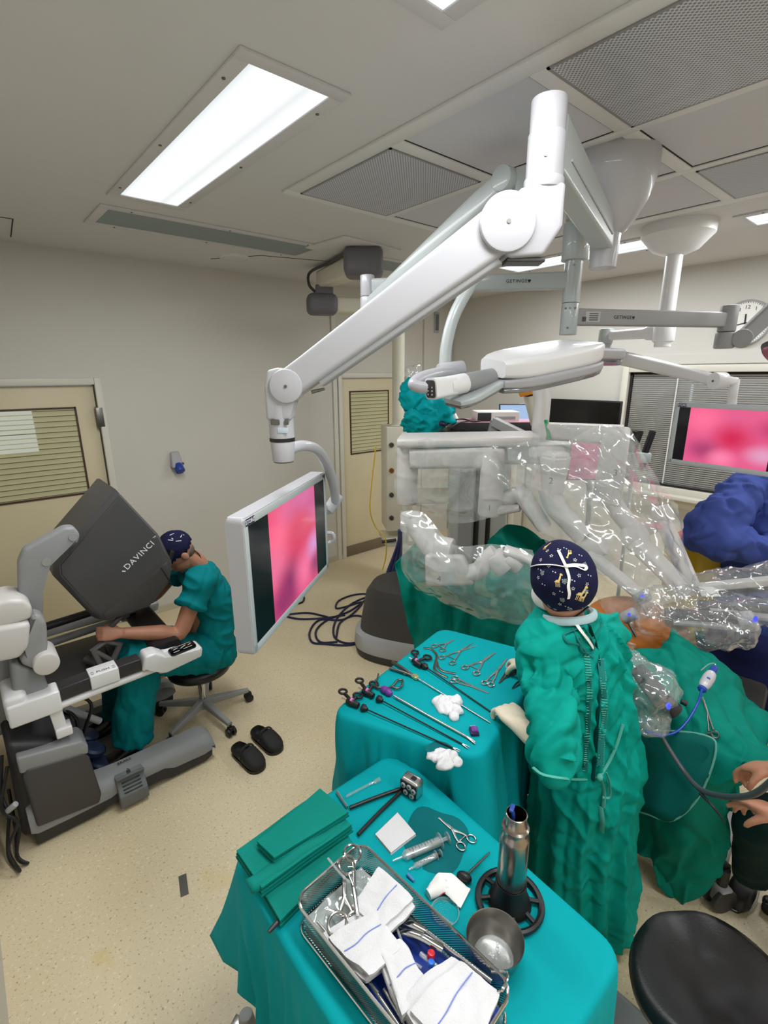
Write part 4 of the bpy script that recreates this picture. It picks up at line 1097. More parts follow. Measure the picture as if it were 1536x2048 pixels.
bm = N(); prism(bm, rrect(.13, .075, .015), .012, T(.70, ya + .052, .708) @ Matrix.Rotation(-.06, 4, 'Y'), .004); tp = obj('touch_panel', bm, M_GLOSSBLK, ae)
bm = N(); Mq = T(.70, ya + .052, .7215) @ Matrix.Rotation(-.06, 4, 'Y')
for a0, b0, w in (((-.05, .025), (.05, .025), .0022), ((-.05, -.02), (-.02, -.02), .004), ((-.01, -.005), (.02, .012), .004), ((.0, -.02), (.045, -.02), .003), ((-.045, .005), (-.02, .012), .004), ((.03, .0), (.05, .01), .003)):
    d = V((b0[0] - a0[0], b0[1] - a0[1], 0)); box(bm, (d.length, w, .0006), Mq @ T((a0[0] + b0[0]) / 2, (a0[1] + b0[1]) / 2, 0) @ RZ(math.atan2(d.y, d.x)))
obj('panel_graphics', bm, M_WHITEINK, tp, smooth=0)
bm = N(); beam(bm, (.64, yb + .01, .715), (.64, 3.12, .715), (.15, .06), (.15, .06), .025); obj('armrest_pad', bm, mat('black_pad', (20, 17, 20), .6), con)
bm = N(); prism(bm, [(.485, .69), (.51, .765), (.56, .765), (.60, .735), (.62, .705), (.78, .715), (.79, .70), (.78, .655), (.60, .635), (.56, .645), (.55, .68)], .10, XZ(3.12, 0), .012, 3); obj('armrest_end', bm, M_BRIGHT, con)
bm = N(); bx(bm, .0, .49, 3.13, 3.2, .68, .74); obj('armrest_bar', bm, M_BRIGHT, con)
bm = N(); hexa(bm, [V(q) for q in ((.10, 2.425, .53), (.15, 2.425, .53), (.15, 2.475, .53), (.10, 2.475, .53), (.09, 2.43, .66), (.14, 2.43, .66), (.14, 2.47, .66), (.09, 2.47, .66))], .006)
bx(bm, .10, .165, 2.41, 2.48, .50, .545, .006); obj('armrest_bracket', bm, M_BRIGHT, con)
# hand controllers -----------------------------------------------------------------------
M_MASTER = mat('master_grey', (96, 94, 94), .4, var=.05)
for yy in (2.64, 2.98):
    bm = N()
    y = yy + .02
    P_ = [hq(x, q, yy) for x, q in ((205, 1340), (186, 1300), (212, 1282), (240, 1288), (226, 1322), (205, 1340))]
    tube(bm, P_, .016, 10, 1); tube(bm, [P_[1], P_[4]], .012, 10, 1)
    tube(bm, [P_[0], P_[0] + V((.01, .06, -.02)), P_[0] + V((-.05, .14, .02))], .02, 10, 2)
    mo = obj('hand_controller', bm, M_MASTER, con)
    bm = N(); g = hq(212, 1272, yy); cyl(bm, g, g + V((.02, 0, .03)), .014, seg=16, bev=.004); tube(bm, [g + V((.02, 0, .03)), hq(232, 1242, yy), hq(246, 1232, yy + .02)], .014, 10, 3); obj('finger_grip', bm, M_DGREY, mo)
    bm = N(); a = hq(248, 1228, yy + .02); box(bm, (.05, .04, .04), T(*a), .01); cyl(bm, a, a + V((.06, 0, .01)), .016, seg=14, bev=.003); obj('wrist_joint', bm, M_CHAR, mo)
bm = N(); a = hq(228, 1300, 2.7); hexa(bm, [a + V(q) for q in ((-.02, 0, -.12), (.05, 0, -.12), (.05, .1, -.12), (-.02, .1, -.12), (-.03, 0, .0), (.03, 0, .0), (.03, .1, .0), (-.03, .1, .0))], .012); obj('controller_stem', bm, M_CHAR, con)
# hoses and mains leads at the back
bm = N(); tube(bm, [(.10, 2.62, .62), (.2, 2.6, .45), (.17, 2.62, .30), (.22, 2.7, .22)], .008, 8, 6); tube(bm, [(.16, 2.6, .62), (.27, 2.58, .52), (.22, 2.6, .36), (.2, 2.66, .2)], .008, 8, 6); obj('hose', bm, M_BLACK, con)
bm = N(); tube(bm, [(-.10, 2.46, .50), (-.13, 2.42, .35), (-.12, 2.38, .26), (-.10, 2.40, .16), (-.13, 2.36, .05), (-.10, 2.33, .012), (-.13, 2.40, .012), (-.12, 2.52, .06), (-.11, 2.56, .25)], .007, 8, 6)
tube(bm, [(-.09, 2.44, .45), (-.14, 2.38, .30), (-.10, 2.36, .22), (-.15, 2.34, .12), (-.13, 2.30, .02), (-.16, 2.42, .03), (-.12, 2.5, .2)], .007, 8, 6); obj('mains_lead', bm, M_BLACK, con)
bm = N(); cyl(bm, (-.13, 2.385, .27), (-.09, 2.36, .31), .013, seg=12, bev=.003); obj('lead_connector', bm, M_LGREY, con)

# ------------------------------------------------------------------ people helpers
def limb(bm, pts, r, seg=14, n=4): return tube(bm, pts, r, seg, n)
def hand(bm, w, d, pn_, thumb, s=1.0, curl=(0.6, 0.6, 0.6, 0.6), tcurl=.4, spread=.06):
    """Palm from wrist w along d, palm side pn_, thumb on the side given; four fingers and a thumb, each bent."""
    w, d = V(w), V(d).normalized(); pn_ = V(pn_); pn_ = (pn_ - d * pn_.dot(d)).normalized(); t = d.cross(pn_)
    if t.dot(V(thumb)) < 0: t = -t
    rings = []
    for k, (l, hw, ht) in enumerate(((-.015, .027, .021), (.012, .031, .020), (.045, .040, .0175), (.078, .041, .0145), (.092, .039, .011))):
        rings.append(ell(w + d * l * s, t * hw * s, pn_ * ht * s, 18, 2.4))
    loft(bm, rings)
    for i, (o, L, r) in enumerate(((.029, .070, .0092), (.010, .079, .0095), (-.010, .073, .0091), (-.029, .056, .0082))):
        b0 = w + d * .084 * s + t * o * s
        dr = (d + t * (spread * (1.5 - i))).normalized(); ax = dr.cross(pn_).normalized(); c = curl[i]
        p, q = [b0 - d * .022 * s, b0], dr
        for j, (fr, bend) in enumerate(((.44, .8), (.31, 1.0), (.25, .8))):
            q = (Matrix.Rotation(c * bend, 3, ax) @ q).normalized()
            if q.dot(pn_) < -0.01 and c > 0 and j == 0: ax = -ax; q = (Matrix.Rotation(c * bend, 3, ax) @ dr).normalized()
            p.append(p[-1] + q * L * fr * s)
        tube(bm, p, [r * 1.1 * s, r * 1.05 * s, r * s, r * .93 * s, r * .72 * s], 10, 3)
    tb0 = w + d * .022 * s + t * .026 * s + pn_ * .004 * s
    q = (d * .62 + t * .62 + pn_ * .35).normalized(); ax = q.cross(pn_ * .6 - t * .8).normalized()
    p = [tb0 - q * .012 * s, tb0 + q * .014 * s]
    for fr in (.034, .030):
        q = (Matrix.Rotation(tcurl, 3, ax) @ q).normalized(); p.append(p[-1] + q * fr * s)
    tube(bm, p, [.0135 * s, .0125 * s, .0108 * s, .0078 * s], 10, 3)
    return bm
def head(bm, c, f, u, s=1.0):
    """Skull, jaw, nose, ears; f faces forward, u is up."""
    c, f, u = V(c), V(f).normalized(), V(u); u = (u - f * u.dot(f)).normalized(); r = f.cross(u)
    M = Matrix(((f.x, r.x, u.x, 0), (f.y, r.y, u.y, 0), (f.z, r.z, u.z, 0), (0, 0, 0, 1)))
    ball(bm, c + u * .02 * s, (.098 * s, .078 * s, .100 * s), 24, 16, M)
    ball(bm, c + f * .030 * s - u * .050 * s, (.062 * s, .057 * s, .070 * s), 20, 14, M)
    ball(bm, c + f * .058 * s - u * .098 * s, (.026 * s, .030 * s, .022 * s), 14, 10, M)
    tube(bm, [c + f * .090 * s + u * .012 * s, c + f * .112 * s - u * .022 * s, c + f * .094 * s - u * .034 * s], [.010 * s, .015 * s, .014 * s], 10, 3)
    for k in (-1, 1):
        ball(bm, c + r * k * .080 * s - u * .012 * s - f * .005 * s, (.020 * s, .010 * s, .032 * s), 12, 8, M)
        ball(bm, c + r * k * .032 * s + f * .078 * s + u * .022 * s, (.014 * s, .020 * s, .009 * s), 10, 8, M)
    for z, rad in ((-.052, .010), (-.062, .0105)):
        tube(bm, [c + f * .080 * s + u * z * s + r * .022 * s, c + f * .094 * s + u * z * s, c + f * .080 * s + u * z * s - r * .022 * s], rad * .7 * s, 8, 3)
    return bm
def eyes(parent, c, f, u, s=1.0):
    c, f, u = V(c), V(f).normalized(), V(u); u = (u - f * u.dot(f)).normalized(); r = f.cross(u)
    bm = N()
    for k in (-1, 1): ball(bm, c + r * k * .032 * s + f * .088 * s + u * .012 * s, .011 * s, 12, 8)
    return obj('eyes', bm, M_PAPER, parent)
def cloth_mat(name, c, rough=.75, bump=.5, scale=9.0, var=.10):
    m, nt, b, out = nodes(name)
    tc = add(nt, 'ShaderNodeTexCoord'); col = srgb(c)
    nz = add(nt, 'ShaderNodeTexNoise'); setin(nz, Scale=5.0, Detail=4.0); nt.links.new(tc.outputs['Object'], nz.inputs['Vector'])
    mx = add(nt, 'ShaderNodeMix', data_type='RGBA'); nt.links.new(nz.outputs['Fac'], mx.inputs['Factor'])
    mx.inputs['A'].default_value = tuple(x * (1 - var) for x in col[:3]) + (1,); mx.inputs['B'].default_value = tuple(min(1, x * (1 + var)) for x in col[:3]) + (1,)
    nt.links.new(mx.outputs['Result'], b.inputs['Base Color']); setin(b, Roughness=rough); b.inputs['Specular IOR Level'].default_value = .12
    n1 = add(nt, 'ShaderNodeTexNoise'); n1.noise_type = 'RIDGED_MULTIFRACTAL'; setin(n1, Scale=scale, Detail=4.0, Distortion=.6); nt.links.new(tc.outputs['Object'], n1.inputs['Vector'])
    n2 = add(nt, 'ShaderNodeTexNoise'); setin(n2, Scale=700.0, Detail=1.0); nt.links.new(tc.outputs['Object'], n2.inputs['Vector'])
    b1_ = add(nt, 'ShaderNodeBump'); setin(b1_, Strength=bump, Distance=.014); nt.links.new(n1.outputs['Fac'], b1_.inputs['Height'])
    b2_ = add(nt, 'ShaderNodeBump'); setin(b2_, Strength=.12, Distance=.001); nt.links.new(n2.outputs['Fac'], b2_.inputs['Height']); nt.links.new(b1_.outputs['Normal'], b2_.inputs['Normal'])
    nt.links.new(b2_.outputs['Normal'], b.inputs['Normal']); return m
M_SCRUB = cloth_mat('teal_scrubs', (0, 118, 124), bump=.55, scale=7)
M_GOWN = cloth_mat('green_gown_cotton', (0, 146, 132), bump=1.0, scale=10)
M_DRAPE = cloth_mat('teal_drape', (0, 156, 164), bump=.25, scale=5)
M_GDRAPE = cloth_mat('green_drape', (0, 122, 106), bump=.4, scale=5)
M_BLUEGOWN = cloth_mat('blue_gown', (62, 78, 146), bump=1.0, scale=9)
M_NAVYCAP = cloth_mat('navy_cap_cotton', (26, 28, 58), bump=.3, scale=14)
def wrinkle(bm, amp, f, axis=(1, 1, 1), amp2=0.0, f2=30):
    ax = V(axis)
    return push(bm, lambda p, n: amp * (ridge((p.x * ax.x, p.y * ax.y, p.z * ax.z), f) - .4) + (amp2 * fbm(p, f2) if amp2 else 0))

# ------------------------------------------------------------------ seated surgeon
def sq(px, py, y): return PY(px, py, y)
su = thing('person', 'seated surgeon in teal scrubs and dark cap leaning face-first into the viewer hood', 'person', (.86, YC, 0))
hip = V((.94, YC, .48)); chest = sq(412, 1185, YC); neck = sq(392, 1128, YC); hc = sq(356, 1104, YC)
ff = V((-.75, 0, -.66)); uu = V((-.55, 0, .8))
shN, shF = sq(404, 1160, 2.64), V((sq(404, 1160, 2.64).x + .02, 2.97, sq(404, 1160, 2.64).z + .02))
elN, elF = sq(358, 1266, 2.60), V((.74, 3.04, .80)); wrN, wrF = sq(246, 1266, 2.62), V((.50, 2.98, .84))
bm = N()
head(bm, hc, ff, uu, .98)
limb(bm, [hc + V((.045, 0, -.03)), neck + V((.01, 0, -.01)), chest + V((.0, 0, .05))], [.056, .060, .08])
ball(bm, chest, (.10, .17, .15), 18, 12); ball(bm, hip + V((0, 0, .1)), (.11, .15, .16), 18, 12)
limb(bm, [chest, hip + V((0, 0, .1))], [.13, .13])
for s_, e_, w_ in ((shN, elN, wrN), (shF, elF, wrF)):
    limb(bm, [chest.lerp(s_, .5), s_, s_.lerp(e_, .5), e_, e_.lerp(w_, .35), w_], [.07, .055, .048, .043, .045, .029])
hd_ = (wrN - elN).normalized()
hand(bm, wrN + hd_ * .01, hd_ + V((0, 0, -.05)), (-.1, .9, -.4), (0, .3, 1), .95, (.95, 1.0, 1.0, 1.0), .5)
hand(bm, wrF, (wrF - elF), (-.1, -.9, -.4), (0, -.3, 1), .95, (.9, 1.0, 1.0, 1.0), .5)
for s_ in (-.09, .09):
    limb(bm, [hip + V((0, s_, .0)), V((.55, YC + s_ * 1.3, .47)), V((.44, YC + s_ * 1.5, .12))], [.06, .045, .03])
bm = fuse(bm, .0055, 3)
obj('body', bm, M_SKIN2, su, smooth=180)
# scrub top
bm = N()
rings = []
for t, w, d_ in ((0, .185, .135), (.2, .185, .135), (.45, .18, .13), (.7, .185, .125), (.88, .165, .11), (1.0, .10, .075)):
    c = hip.lerp(neck, t) + V((.055 * math.sin(PI * t), 0, -.02 * (1 - t)))
    ax = (neck - hip).normalized(); fr = V((0, 1, 0)).cross(ax).normalized()
    rings.append(ell(c, V((0, w, 0)), fr * d_, 26, 2.3))
loft(bm, rings)
for s_, e_ in ((shN, elN), (shF, elF)):
    cc_ = chest.lerp(s_, .45) + V((.01, 0, .02)); limb(bm, [cc_, s_ + V((0, 0, .01)), s_.lerp(e_, .28), s_.lerp(e_, .52)], [.085, .080, .076, .082], 16)
bm = fuse(bm, .008, 4)
push(bm, lambda p, n: .014 * crest(p.x * 7 + p.z * 5, p.y * 5, p.z * 8, 2.8) - .008 * crest(p.x * 9 - p.z * 7, p.y * 6 + 3, p.z * 6, 3) + .004 * fbm(p, 14))
obj('scrub_top', bm, M_SCRUB, su, smooth=180)
# trousers
bm = N()
ball(bm, hip + V((.02, 0, -.03)), (.155, .19, .125), 20, 12)
knees = [sq(268, 1322, 2.64), V((.50, 2.98, .52))]; ank = [sq(268, 1478, 2.65), V((.45, 2.95, .14))]
for s_, k_, a_ in zip((-.085, .085), knees, ank):
    limb(bm, [hip + V((.0, s_, -.01)), (hip + V((0, s_, 0))).lerp(k_, .5) + V((0, 0, .015)), k_ + V((.02, 0, .0)), k_.lerp(a_, .3) + V((.02, 0, 0)), a_ + V((.0, 0, .0))], [.125, .108, .100, .098, .100], 18)
bm = fuse(bm, .008, 4)
push(bm, lambda p, n: .018 * crest(p.x * 10, p.y * 8, p.z * 2.5, 2.6) - .010 * crest(p.x * 12 + 4, p.y * 9, p.z * 5, 3) + .004 * fbm(p, 14))
obj('scrub_trousers', bm, M_SCRUB, su, smooth=180)
# shoes
for a_, tip in ((ank[0], sq(200, 1532, 2.66)), (ank[1], V((.28, 2.93, .09)))):
    bm = N(); fl = max(.075, tip.z)
    heel = V((a_.x + .03, a_.y, .09)); toe = V((a_.x - .19, a_.y + .01, .085))
    rings = []
    for t, w, hgt in ((0, .026, .05), (.12, .038, .075), (.35, .04, .085), (.6, .046, .06), (.85, .044, .045), (1, .022, .028)):
        c = heel.lerp(toe, t); rings.append(ell(V((c.x, c.y, .055 + hgt / 2)), V((0, w, 0)), V((0, 0, hgt / 2)), 18, 2.6))
    loft(bm, rings); obj('shoe', fuse(bm, .006, 3), M_BLACK, su, smooth=180)
# cap with ties
bm = N(); Mh = frame(hc + uu.normalized() * .02, ff.cross(uu), uu - ff * uu.dot(ff) / ff.length_squared)
up_ = (uu - ff.normalized() * uu.dot(ff.normalized())).normalized()
ball(bm, hc + up_ * .032 - ff.normalized() * .006, .1, 28, 18)
for v in list(bm.verts):
    q = v.co - (hc + up_ * .032 - ff.normalized() * .006)
    fz = q.dot(up_); v.co = v.co + ff.normalized() * q.dot(ff.normalized()) * .06 - V((0, 1, 0)) * q.y * .14
bmesh.ops.delete(bm, geom=[v for v in bm.verts if (v.co - hc).dot(up_) < -.012 + .25 * max(0, (v.co - hc).dot(ff.normalized()))], context='VERTS')
bmesh.ops.solidify(bm, geom=list(bm.faces), thickness=.004)
wrinkle(bm, .003, 22); capo = obj('surgical_cap', bm, M_NAVYCAP, su, smooth=180)
bm = N()
for k in range(16):
    a = random.uniform(0, 2 * PI); e = random.uniform(.1, .9)
    d = (V((0, 1, 0)) * math.cos(a) * math.cos(e) + ff.normalized() * -abs(math.sin(a)) * math.cos(e) + up_ * math.sin(e)).normalized()
    c = hc + up_ * .032 - ff.normalized() * .006 + V((d.x * .1, d.y * .0865, d.z * .1)) * 1.02
    box(bm, (random.uniform(.01, .03), .003, .002), frame(c, V((random.uniform(-1, 1), random.uniform(-1, 1), random.uniform(-1, 1))), d))
obj('cap_print', bm, M_WHITEINK, capo)
bm = N(); p = sq(374, 1104, YC - .03); tube(bm, [p, p + V((.03, -.01, .01)), p + V((.065, -.01, -.03)), p + V((.075, -.01, -.085))], .006, 8, 5, flat=.4); obj('cap_tie', bm, M_BLACK, capo)
bm = N(); ball(bm, hc - ff.normalized() * .030 - up_ * .030, (.05, .062, .055), 18, 12); obj('hair', bm, M_HAIR, su, smooth=180)

# ------------------------------------------------------------------ stools and clogs
def star_stool(name, label, c, seat_z, seat_r, seat_sx, col_r, leg_l, a0, seat_rot=0, saddle=False, group=None, foot=True):
    t = thing(name, label, 'stool', (c[0], c[1], 0), group)
    bm = N(); C0 = V((c[0], c[1], 0))
    lathe(bm, [(0, seat_z - .075), (seat_r * .82, seat_z - .075), (seat_r * .97, seat_z - .06), (seat_r, seat_z - .035), (seat_r * .97, seat_z - .012), (seat_r * .85, seat_z), (seat_r * .4, seat_z - .004), (0, seat_z - .006)], 48, T(c[0], c[1], 0) @ RZ(seat_rot), sx=seat_sx)
    if saddle:
        for v in bm.verts:
            q = RZ(-seat_rot) @ (v.co - C0)
            v.co.z += .035 * (q.x / (seat_r * seat_sx)) ** 2 - .012 * math.exp(-(q.y / .05) ** 2)
    obj('seat', bm, M_VINYL, t, smooth=60)
    bm = N(); cyl(bm, (c[0], c[1], .10), (c[0], c[1], seat_z - .07), .022, seg=20); cyl(bm, (c[0], c[1], seat_z - .16), (c[0], c[1], seat_z - .07), .03, seg=20); obj('gas_column', bm, M_CHROME, t)
    bm = N(); cyl(bm, (c[0], c[1], .07), (c[0], c[1], .135), .04, .03, seg=20, bev=.005); obj('hub', bm, M_GREYMETAL, t)
    for k in range(5):
        a = a0 + k * 2 * PI / 5; d = V((math.cos(a), math.sin(a), 0))
        bm = N(); beam(bm, C0 + d * .02 + V((0, 0, .105)), C0 + d * leg_l + V((0, 0, .078)), (.045, .05), (.028, .028), .008); lg = obj('leg', bm, M_GREYMETAL, t)
        bm = N(); p = C0 + d * leg_l; s_ = V((-d.y, d.x, 0))
        cyl(bm, p + V((0, 0, .05)), p + V((0, 0, .075)), .008, seg=10)
        for k2 in (-1, 1): cyl(bm, p + s_ * k2 * .006 + V((0, 0, .027)), p + s_ * k2 * .026 + V((0, 0, .027)), .027, seg=18, bev=.003)
        box(bm, (.04, .03, .022), T(p.x, p.y, .05) @ RZ(a), .006); obj('castor', bm, M_BLACK, lg)
    return t
star_stool('swivel_stool', 'black round swivel stool under the seated surgeon, on grey star base', (.885, 2.80), .405, .19, 1.0, .02, .285, math.atan2(2.52 - 2.80, .935 - .885))
def clog(label, heel, toe):
    t = thing('clog', label, 'shoe', ((heel[0] + toe[0]) / 2, (heel[1] + toe[1]) / 2, 0), 'black clogs on the floor')
    hl, tl = V((heel[0], heel[1], 0)), V((toe[0], toe[1], 0)); d = (tl - hl); L = d.length; d.normalize(); s = V((-d.y, d.x, 0))
    bm = N(); rings = []
    for tt, w, hgt in ((0, .024, .045), (.06, .036, .060), (.2, .042, .066), (.38, .044, .07), (.5, .049, .085), (.62, .053, .082), (.78, .054, .066), (.9, .046, .052), (.97, .03, .04), (1, .012, .03)):
        rings.append(ell(hl + d * L * tt + V((0, 0, hgt / 2 + .006)), s * w, V((0, 0, hgt / 2)), 24, 2.7))
    loft(bm, rings); body = fuse(bm, .005, 2)
    # foot opening
    for v in body.verts:
        q = v.co - hl; x = q.dot(d) / L; y = q.dot(s)
        e = ((x - .28) / .23) ** 2 + (y / .033) ** 2
        if e < 1 and v.co.z > .035: v.co.z = max(.022, v.co.z - .06 * (1 - e) ** .35)
    o = obj('upper', body, M_RUBBER, t, smooth=50)
    bm = N(); tube(bm, [hl + d * L * .50 + s * .050 + V((0, 0, .055)), hl + d * L * .47 + s * .035 + V((0, 0, .088)), hl + d * L * .46 + V((0, 0, .098)), hl + d * L * .47 - s * .035 + V((0, 0, .088)), hl + d * L * .50 - s * .050 + V((0, 0, .055))], .009, 8, 5, flat=.5); obj('strap', bm, M_RUBBER, t)
    bm = N()
    for k in (-1, 1): cyl(bm, hl + d * L * .5 + s * k * .046 + V((0, 0, .055)), hl + d * L * .5 + s * k * .056 + V((0, 0, .055)), .008, seg=12)
    obj('rivets', bm, M_CHAR, t)
    bm = N(); rr = [hl + d * L * tt + s * w for tt, w in ((0, -.02), (0, .02), (.2, .042), (.5, .046), (.8, .054), (.95, .035), (1, 0), (.95, -.035), (.8, -.054), (.5, -.046), (.2, -.042))]
    b = [V((p.x, p.y, 0)) for p in catmull(rr, 3, True)]
    loft(bm, [b, [p + V((0, 0, .018)) for p in b]]); obj('sole', bm, M_BLACK, t)
clog('black rubber clog nearer the console, left behind on the floor', PZ(470, 1499, .01)[:2], PZ(524, 1541, .01)[:2])
clog('black rubber clog farther from the console, nearer the swivel stool', PZ(508, 1466, .01)[:2], PZ(560, 1504, .01)[:2])
# strip of grey tape on the floor
bm = N(); p = PZ(367, 1770, .001); box(bm, (.032, .10, .0012), T(p.x, p.y, .0008) @ RZ(math.atan2((PZ(370, 1790, 0) - PZ(365, 1748, 0)).y, (PZ(370, 1790, 0) - PZ(365, 1748, 0)).x) + PI / 2)); solo('tape_strip', bm, M_DSTEEL, 'short strip of grey tape stuck alone on the bare floor', 'tape')
# ------------------------------------------------------------------ cloth and film helpers
def spl(L, t):
    n = len(L) - 1; x = min(max(t, 0), 1) * n; i = min(int(x), n - 1); f = x - i
    p1, p2 = L[i], L[i + 1]; p0 = L[i - 1] if i > 0 else p1 * 2 - p2; p3 = L[i + 2] if i + 2 <= n else p2 * 2 - p1
    return 0.5 * ((2 * p1) + (p2 - p0) * f + (2 * p0 - 5 * p1 + 4 * p2 - p3) * f * f + (3 * p1 - p0 - 3 * p2 + p3) * f ** 3)
def lin(L, t):
    n = len(L) - 1; x = min(max(t, 0), 1) * n; i = min(int(x), n - 1); return L[i].lerp(L[i + 1], x - i)
def net(rows, nu=60, nv=60, wr=None, thick=0.003, straight=False):
    """Sheet stretched over a net of points (rows of equal length), then wrinkled along its normals."""
    f = lin if straight else spl
    bm = N(); grid(bm, nu, nv, lambda u, v: f([f(r, u) for r in rows], v))
    bm.normal_update()
    if wr: push(bm, wr)
    if thick:
        bmesh.ops.solidify(bm, geom=list(bm.faces), thickness=thick)
    return bm
def pq(*a): return [PD(x, y, d) for x, y, d in a]
def film_mat(name, lo=.21, hi=.64, scale=7.0, tint=(226, 232, 232), rough=.16, bump=.9):
    """Clear crinkled polythene: mostly see-through, milky along its creases, glossy all over."""
    m, nt, b, out = nodes(name)
    tc = add(nt, 'ShaderNodeTexCoord')
    n1 = add(nt, 'ShaderNodeTexNoise'); n1.noise_type = 'RIDGED_MULTIFRACTAL'; setin(n1, Scale=scale, Detail=4.0, Distortion=.8); nt.links.new(tc.outputs['Object'], n1.inputs['Vector'])
    hts = []
    for rot, sc_x in (((.4, .9, .2), (1.5, .22, 1.5)), ((1.2, .3, 1.0), (.25, 1.6, 1.4))):
        mp = add(nt, 'ShaderNodeMapping'); mp.inputs['Rotation'].default_value = rot; mp.inputs['Scale'].default_value = sc_x; nt.links.new(tc.outputs['Object'], mp.inputs[0])
        vo = add(nt, 'ShaderNodeTexNoise'); vo.noise_type = 'RIDGED_MULTIFRACTAL'; setin(vo, Scale=scale * 1.2, Detail=2.0, Distortion=.3); nt.links.new(mp.outputs[0], vo.inputs['Vector']); hts.append(vo.outputs['Fac'])
    vs_ = add(nt, 'ShaderNodeMath', operation='ADD'); nt.links.new(hts[0], vs_.inputs[0]); nt.links.new(hts[1], vs_.inputs[1])
    r1 = add(nt, 'ShaderNodeMapRange'); setin(r1, From_Min=.55, From_Max=1.9, To_Min=lo, To_Max=hi); nt.links.new(n1.outputs['Fac'], r1.inputs['Value'])
    b.inputs['Base Color'].default_value = srgb(tint); setin(b, Roughness=rough); b.inputs['Specular IOR Level'].default_value = .7
    bp = add(nt, 'ShaderNodeBump'); setin(bp, Strength=bump, Distance=.02); nt.links.new(n1.outputs['Fac'], bp.inputs['Height'])
    bv = add(nt, 'ShaderNodeBump'); setin(bv, Strength=bump * .6, Distance=.012); nt.links.new(vs_.outputs[0], bv.inputs['Height']); nt.links.new(bp.outputs['Normal'], bv.inputs['Normal'])
    nt.links.new(bv.outputs['Normal'], b.inputs['Normal'])
    gl = add(nt, 'ShaderNodeBsdfGlossy'); setin(gl, Roughness=.12); nt.links.new(bv.outputs['Normal'], gl.inputs['Normal']); gl.inputs['Color'].default_value = (1, 1, 1, 1)
    lw = add(nt, 'ShaderNodeLayerWeight'); lw.inputs['Blend'].default_value = .25; nt.links.new(bv.outputs['Normal'], lw.inputs['Normal'])
    fr = add(nt, 'ShaderNodeMapRange'); setin(fr, From_Min=0.0, From_Max=1.0, To_Min=.05, To_Max=.45); nt.links.new(lw.outputs['Facing'], fr.inputs['Value'])
    tr = add(nt, 'ShaderNodeBsdfTransparent'); tr.inputs[0].default_value = (.97, .98, .98, 1)
    m1 = add(nt, 'ShaderNodeMixShader'); nt.links.new(r1.outputs[0], m1.inputs[0]); nt.links.new(tr.outputs[0], m1.inputs[1]); nt.links.new(b.outputs[0], m1.inputs[2])
    m2 = add(nt, 'ShaderNodeMixShader'); nt.links.new(fr.outputs[0], m2.inputs[0]); nt.links.new(m1.outputs[0], m2.inputs[1]); nt.links.new(gl.outputs[0], m2.inputs[2])
    nt.links.new(m2.outputs[0], out.inputs[0]); return m
M_FILM = film_mat('clear_film')
M_FILM2 = film_mat('clear_film_crumpled', .14, .7, 13.0)
def creases(seed, f=5.0, amp=.012, f2=16, amp2=.004):
    o = V((seed * 3.1, seed * 1.7, seed * 2.3))
    return lambda p, n: amp * 1.5 * crest((p.x + o.x) * f, (p.y + o.y) * f, p.z * f * .5, 3.5) - amp * crest((p.x - p.z) * f * .6 + o.x, p.y * f * .5, (p.z + p.x) * f * 1.3, 4) + amp2 * ridge(p + o, f2)

# ------------------------------------------------------------------ patient-side robot
rob = thing('surgical_robot', 'white four-armed surgery robot under clear plastic drapes, on a dark wheeled base', 'surgical robot', (2.75, 2.3, 0))
plan = catmull([V(p) for p in ((2.05, 2.60, 0), (2.09, 2.80, 0), (2.35, 2.92, 0), (2.72, 2.75, 0), (2.98, 2.35, 0), (2.92, 1.95, 0), (2.72, 1.72, 0), (2.45, 1.95, 0), (2.22, 2.26, 0))], 6, True)
pc_ = sum(plan, V((0, 0, 0))) / len(plan)
def pring(k, z): return [V((pc_.x + (p.x - pc_.x) * k, pc_.y + (p.y - pc_.y) * k, z)) for p in plan]
bm = N(); loft(bm, [pring(.97, .01), pring(.99, .05), pring(.985, .07)]); obj('rubber_skirt', bm, M_CHAR, rob)
bm = N(); loft(bm, [pring(.985, .065), pring(1.0, .09), pring(.985, .19), pring(.93, .215), pring(.6, .22)]); obj('base_skirt', bm, M_LGREY, rob)
bm = N(); loft(bm, [pring(.92, .21), pring(.90, .30), pring(.84, .50), pring(.77, .565), pring(.5, .575)]); obj('base_cover', bm, M_DGREY, rob)
cb = PD(950, 1090, 3.5)
bm = N(); MC = T(cb.x, cb.y, 0) @ RZ(math.radians(49.4 - 90) + .1)
box(bm, (.36, .30, 1.15), MC @ T(-.0, 0, 1.05), .02, 3); colo = obj('column', bm, M_PALE, rob)
for x in (-.045, .04):
    bm = N(); box(bm, (.035, .012, 1.0), MC @ T(x, -.15, 1.0), .003); obj('black_rail', bm, M_BLACK, colo)
bm = N(); box(bm, (.10, .01, 1.0), MC @ T(-.125, -.15, 1.0), .003); box(bm, (.05, .01, 1.0), MC @ T(.0, -.149, 1.0), .002); obj('grey_panel', bm, M_LGREY, colo)
bm = N()
beam(bm, PD(800, 880, 2.95), PD(1070, 876, 2.85), (.34, .05), (.34, .05), .02); beam(bm, PD(930, 905, 3.05), PD(1140, 905, 2.85), (.2, .12), (.2, .12), .03)
obj('overhead_boom', bm, M_ROBOT, rob)
bm = N(); tube(bm, [PD(1090, 905, 2.95), PD(1080, 855, 3.0), PD(1085, 800, 3.05), PD(1075, 745, 3.1)], .05, 14, 1); obj('boom_riser', bm, M_ROBOT, rob)
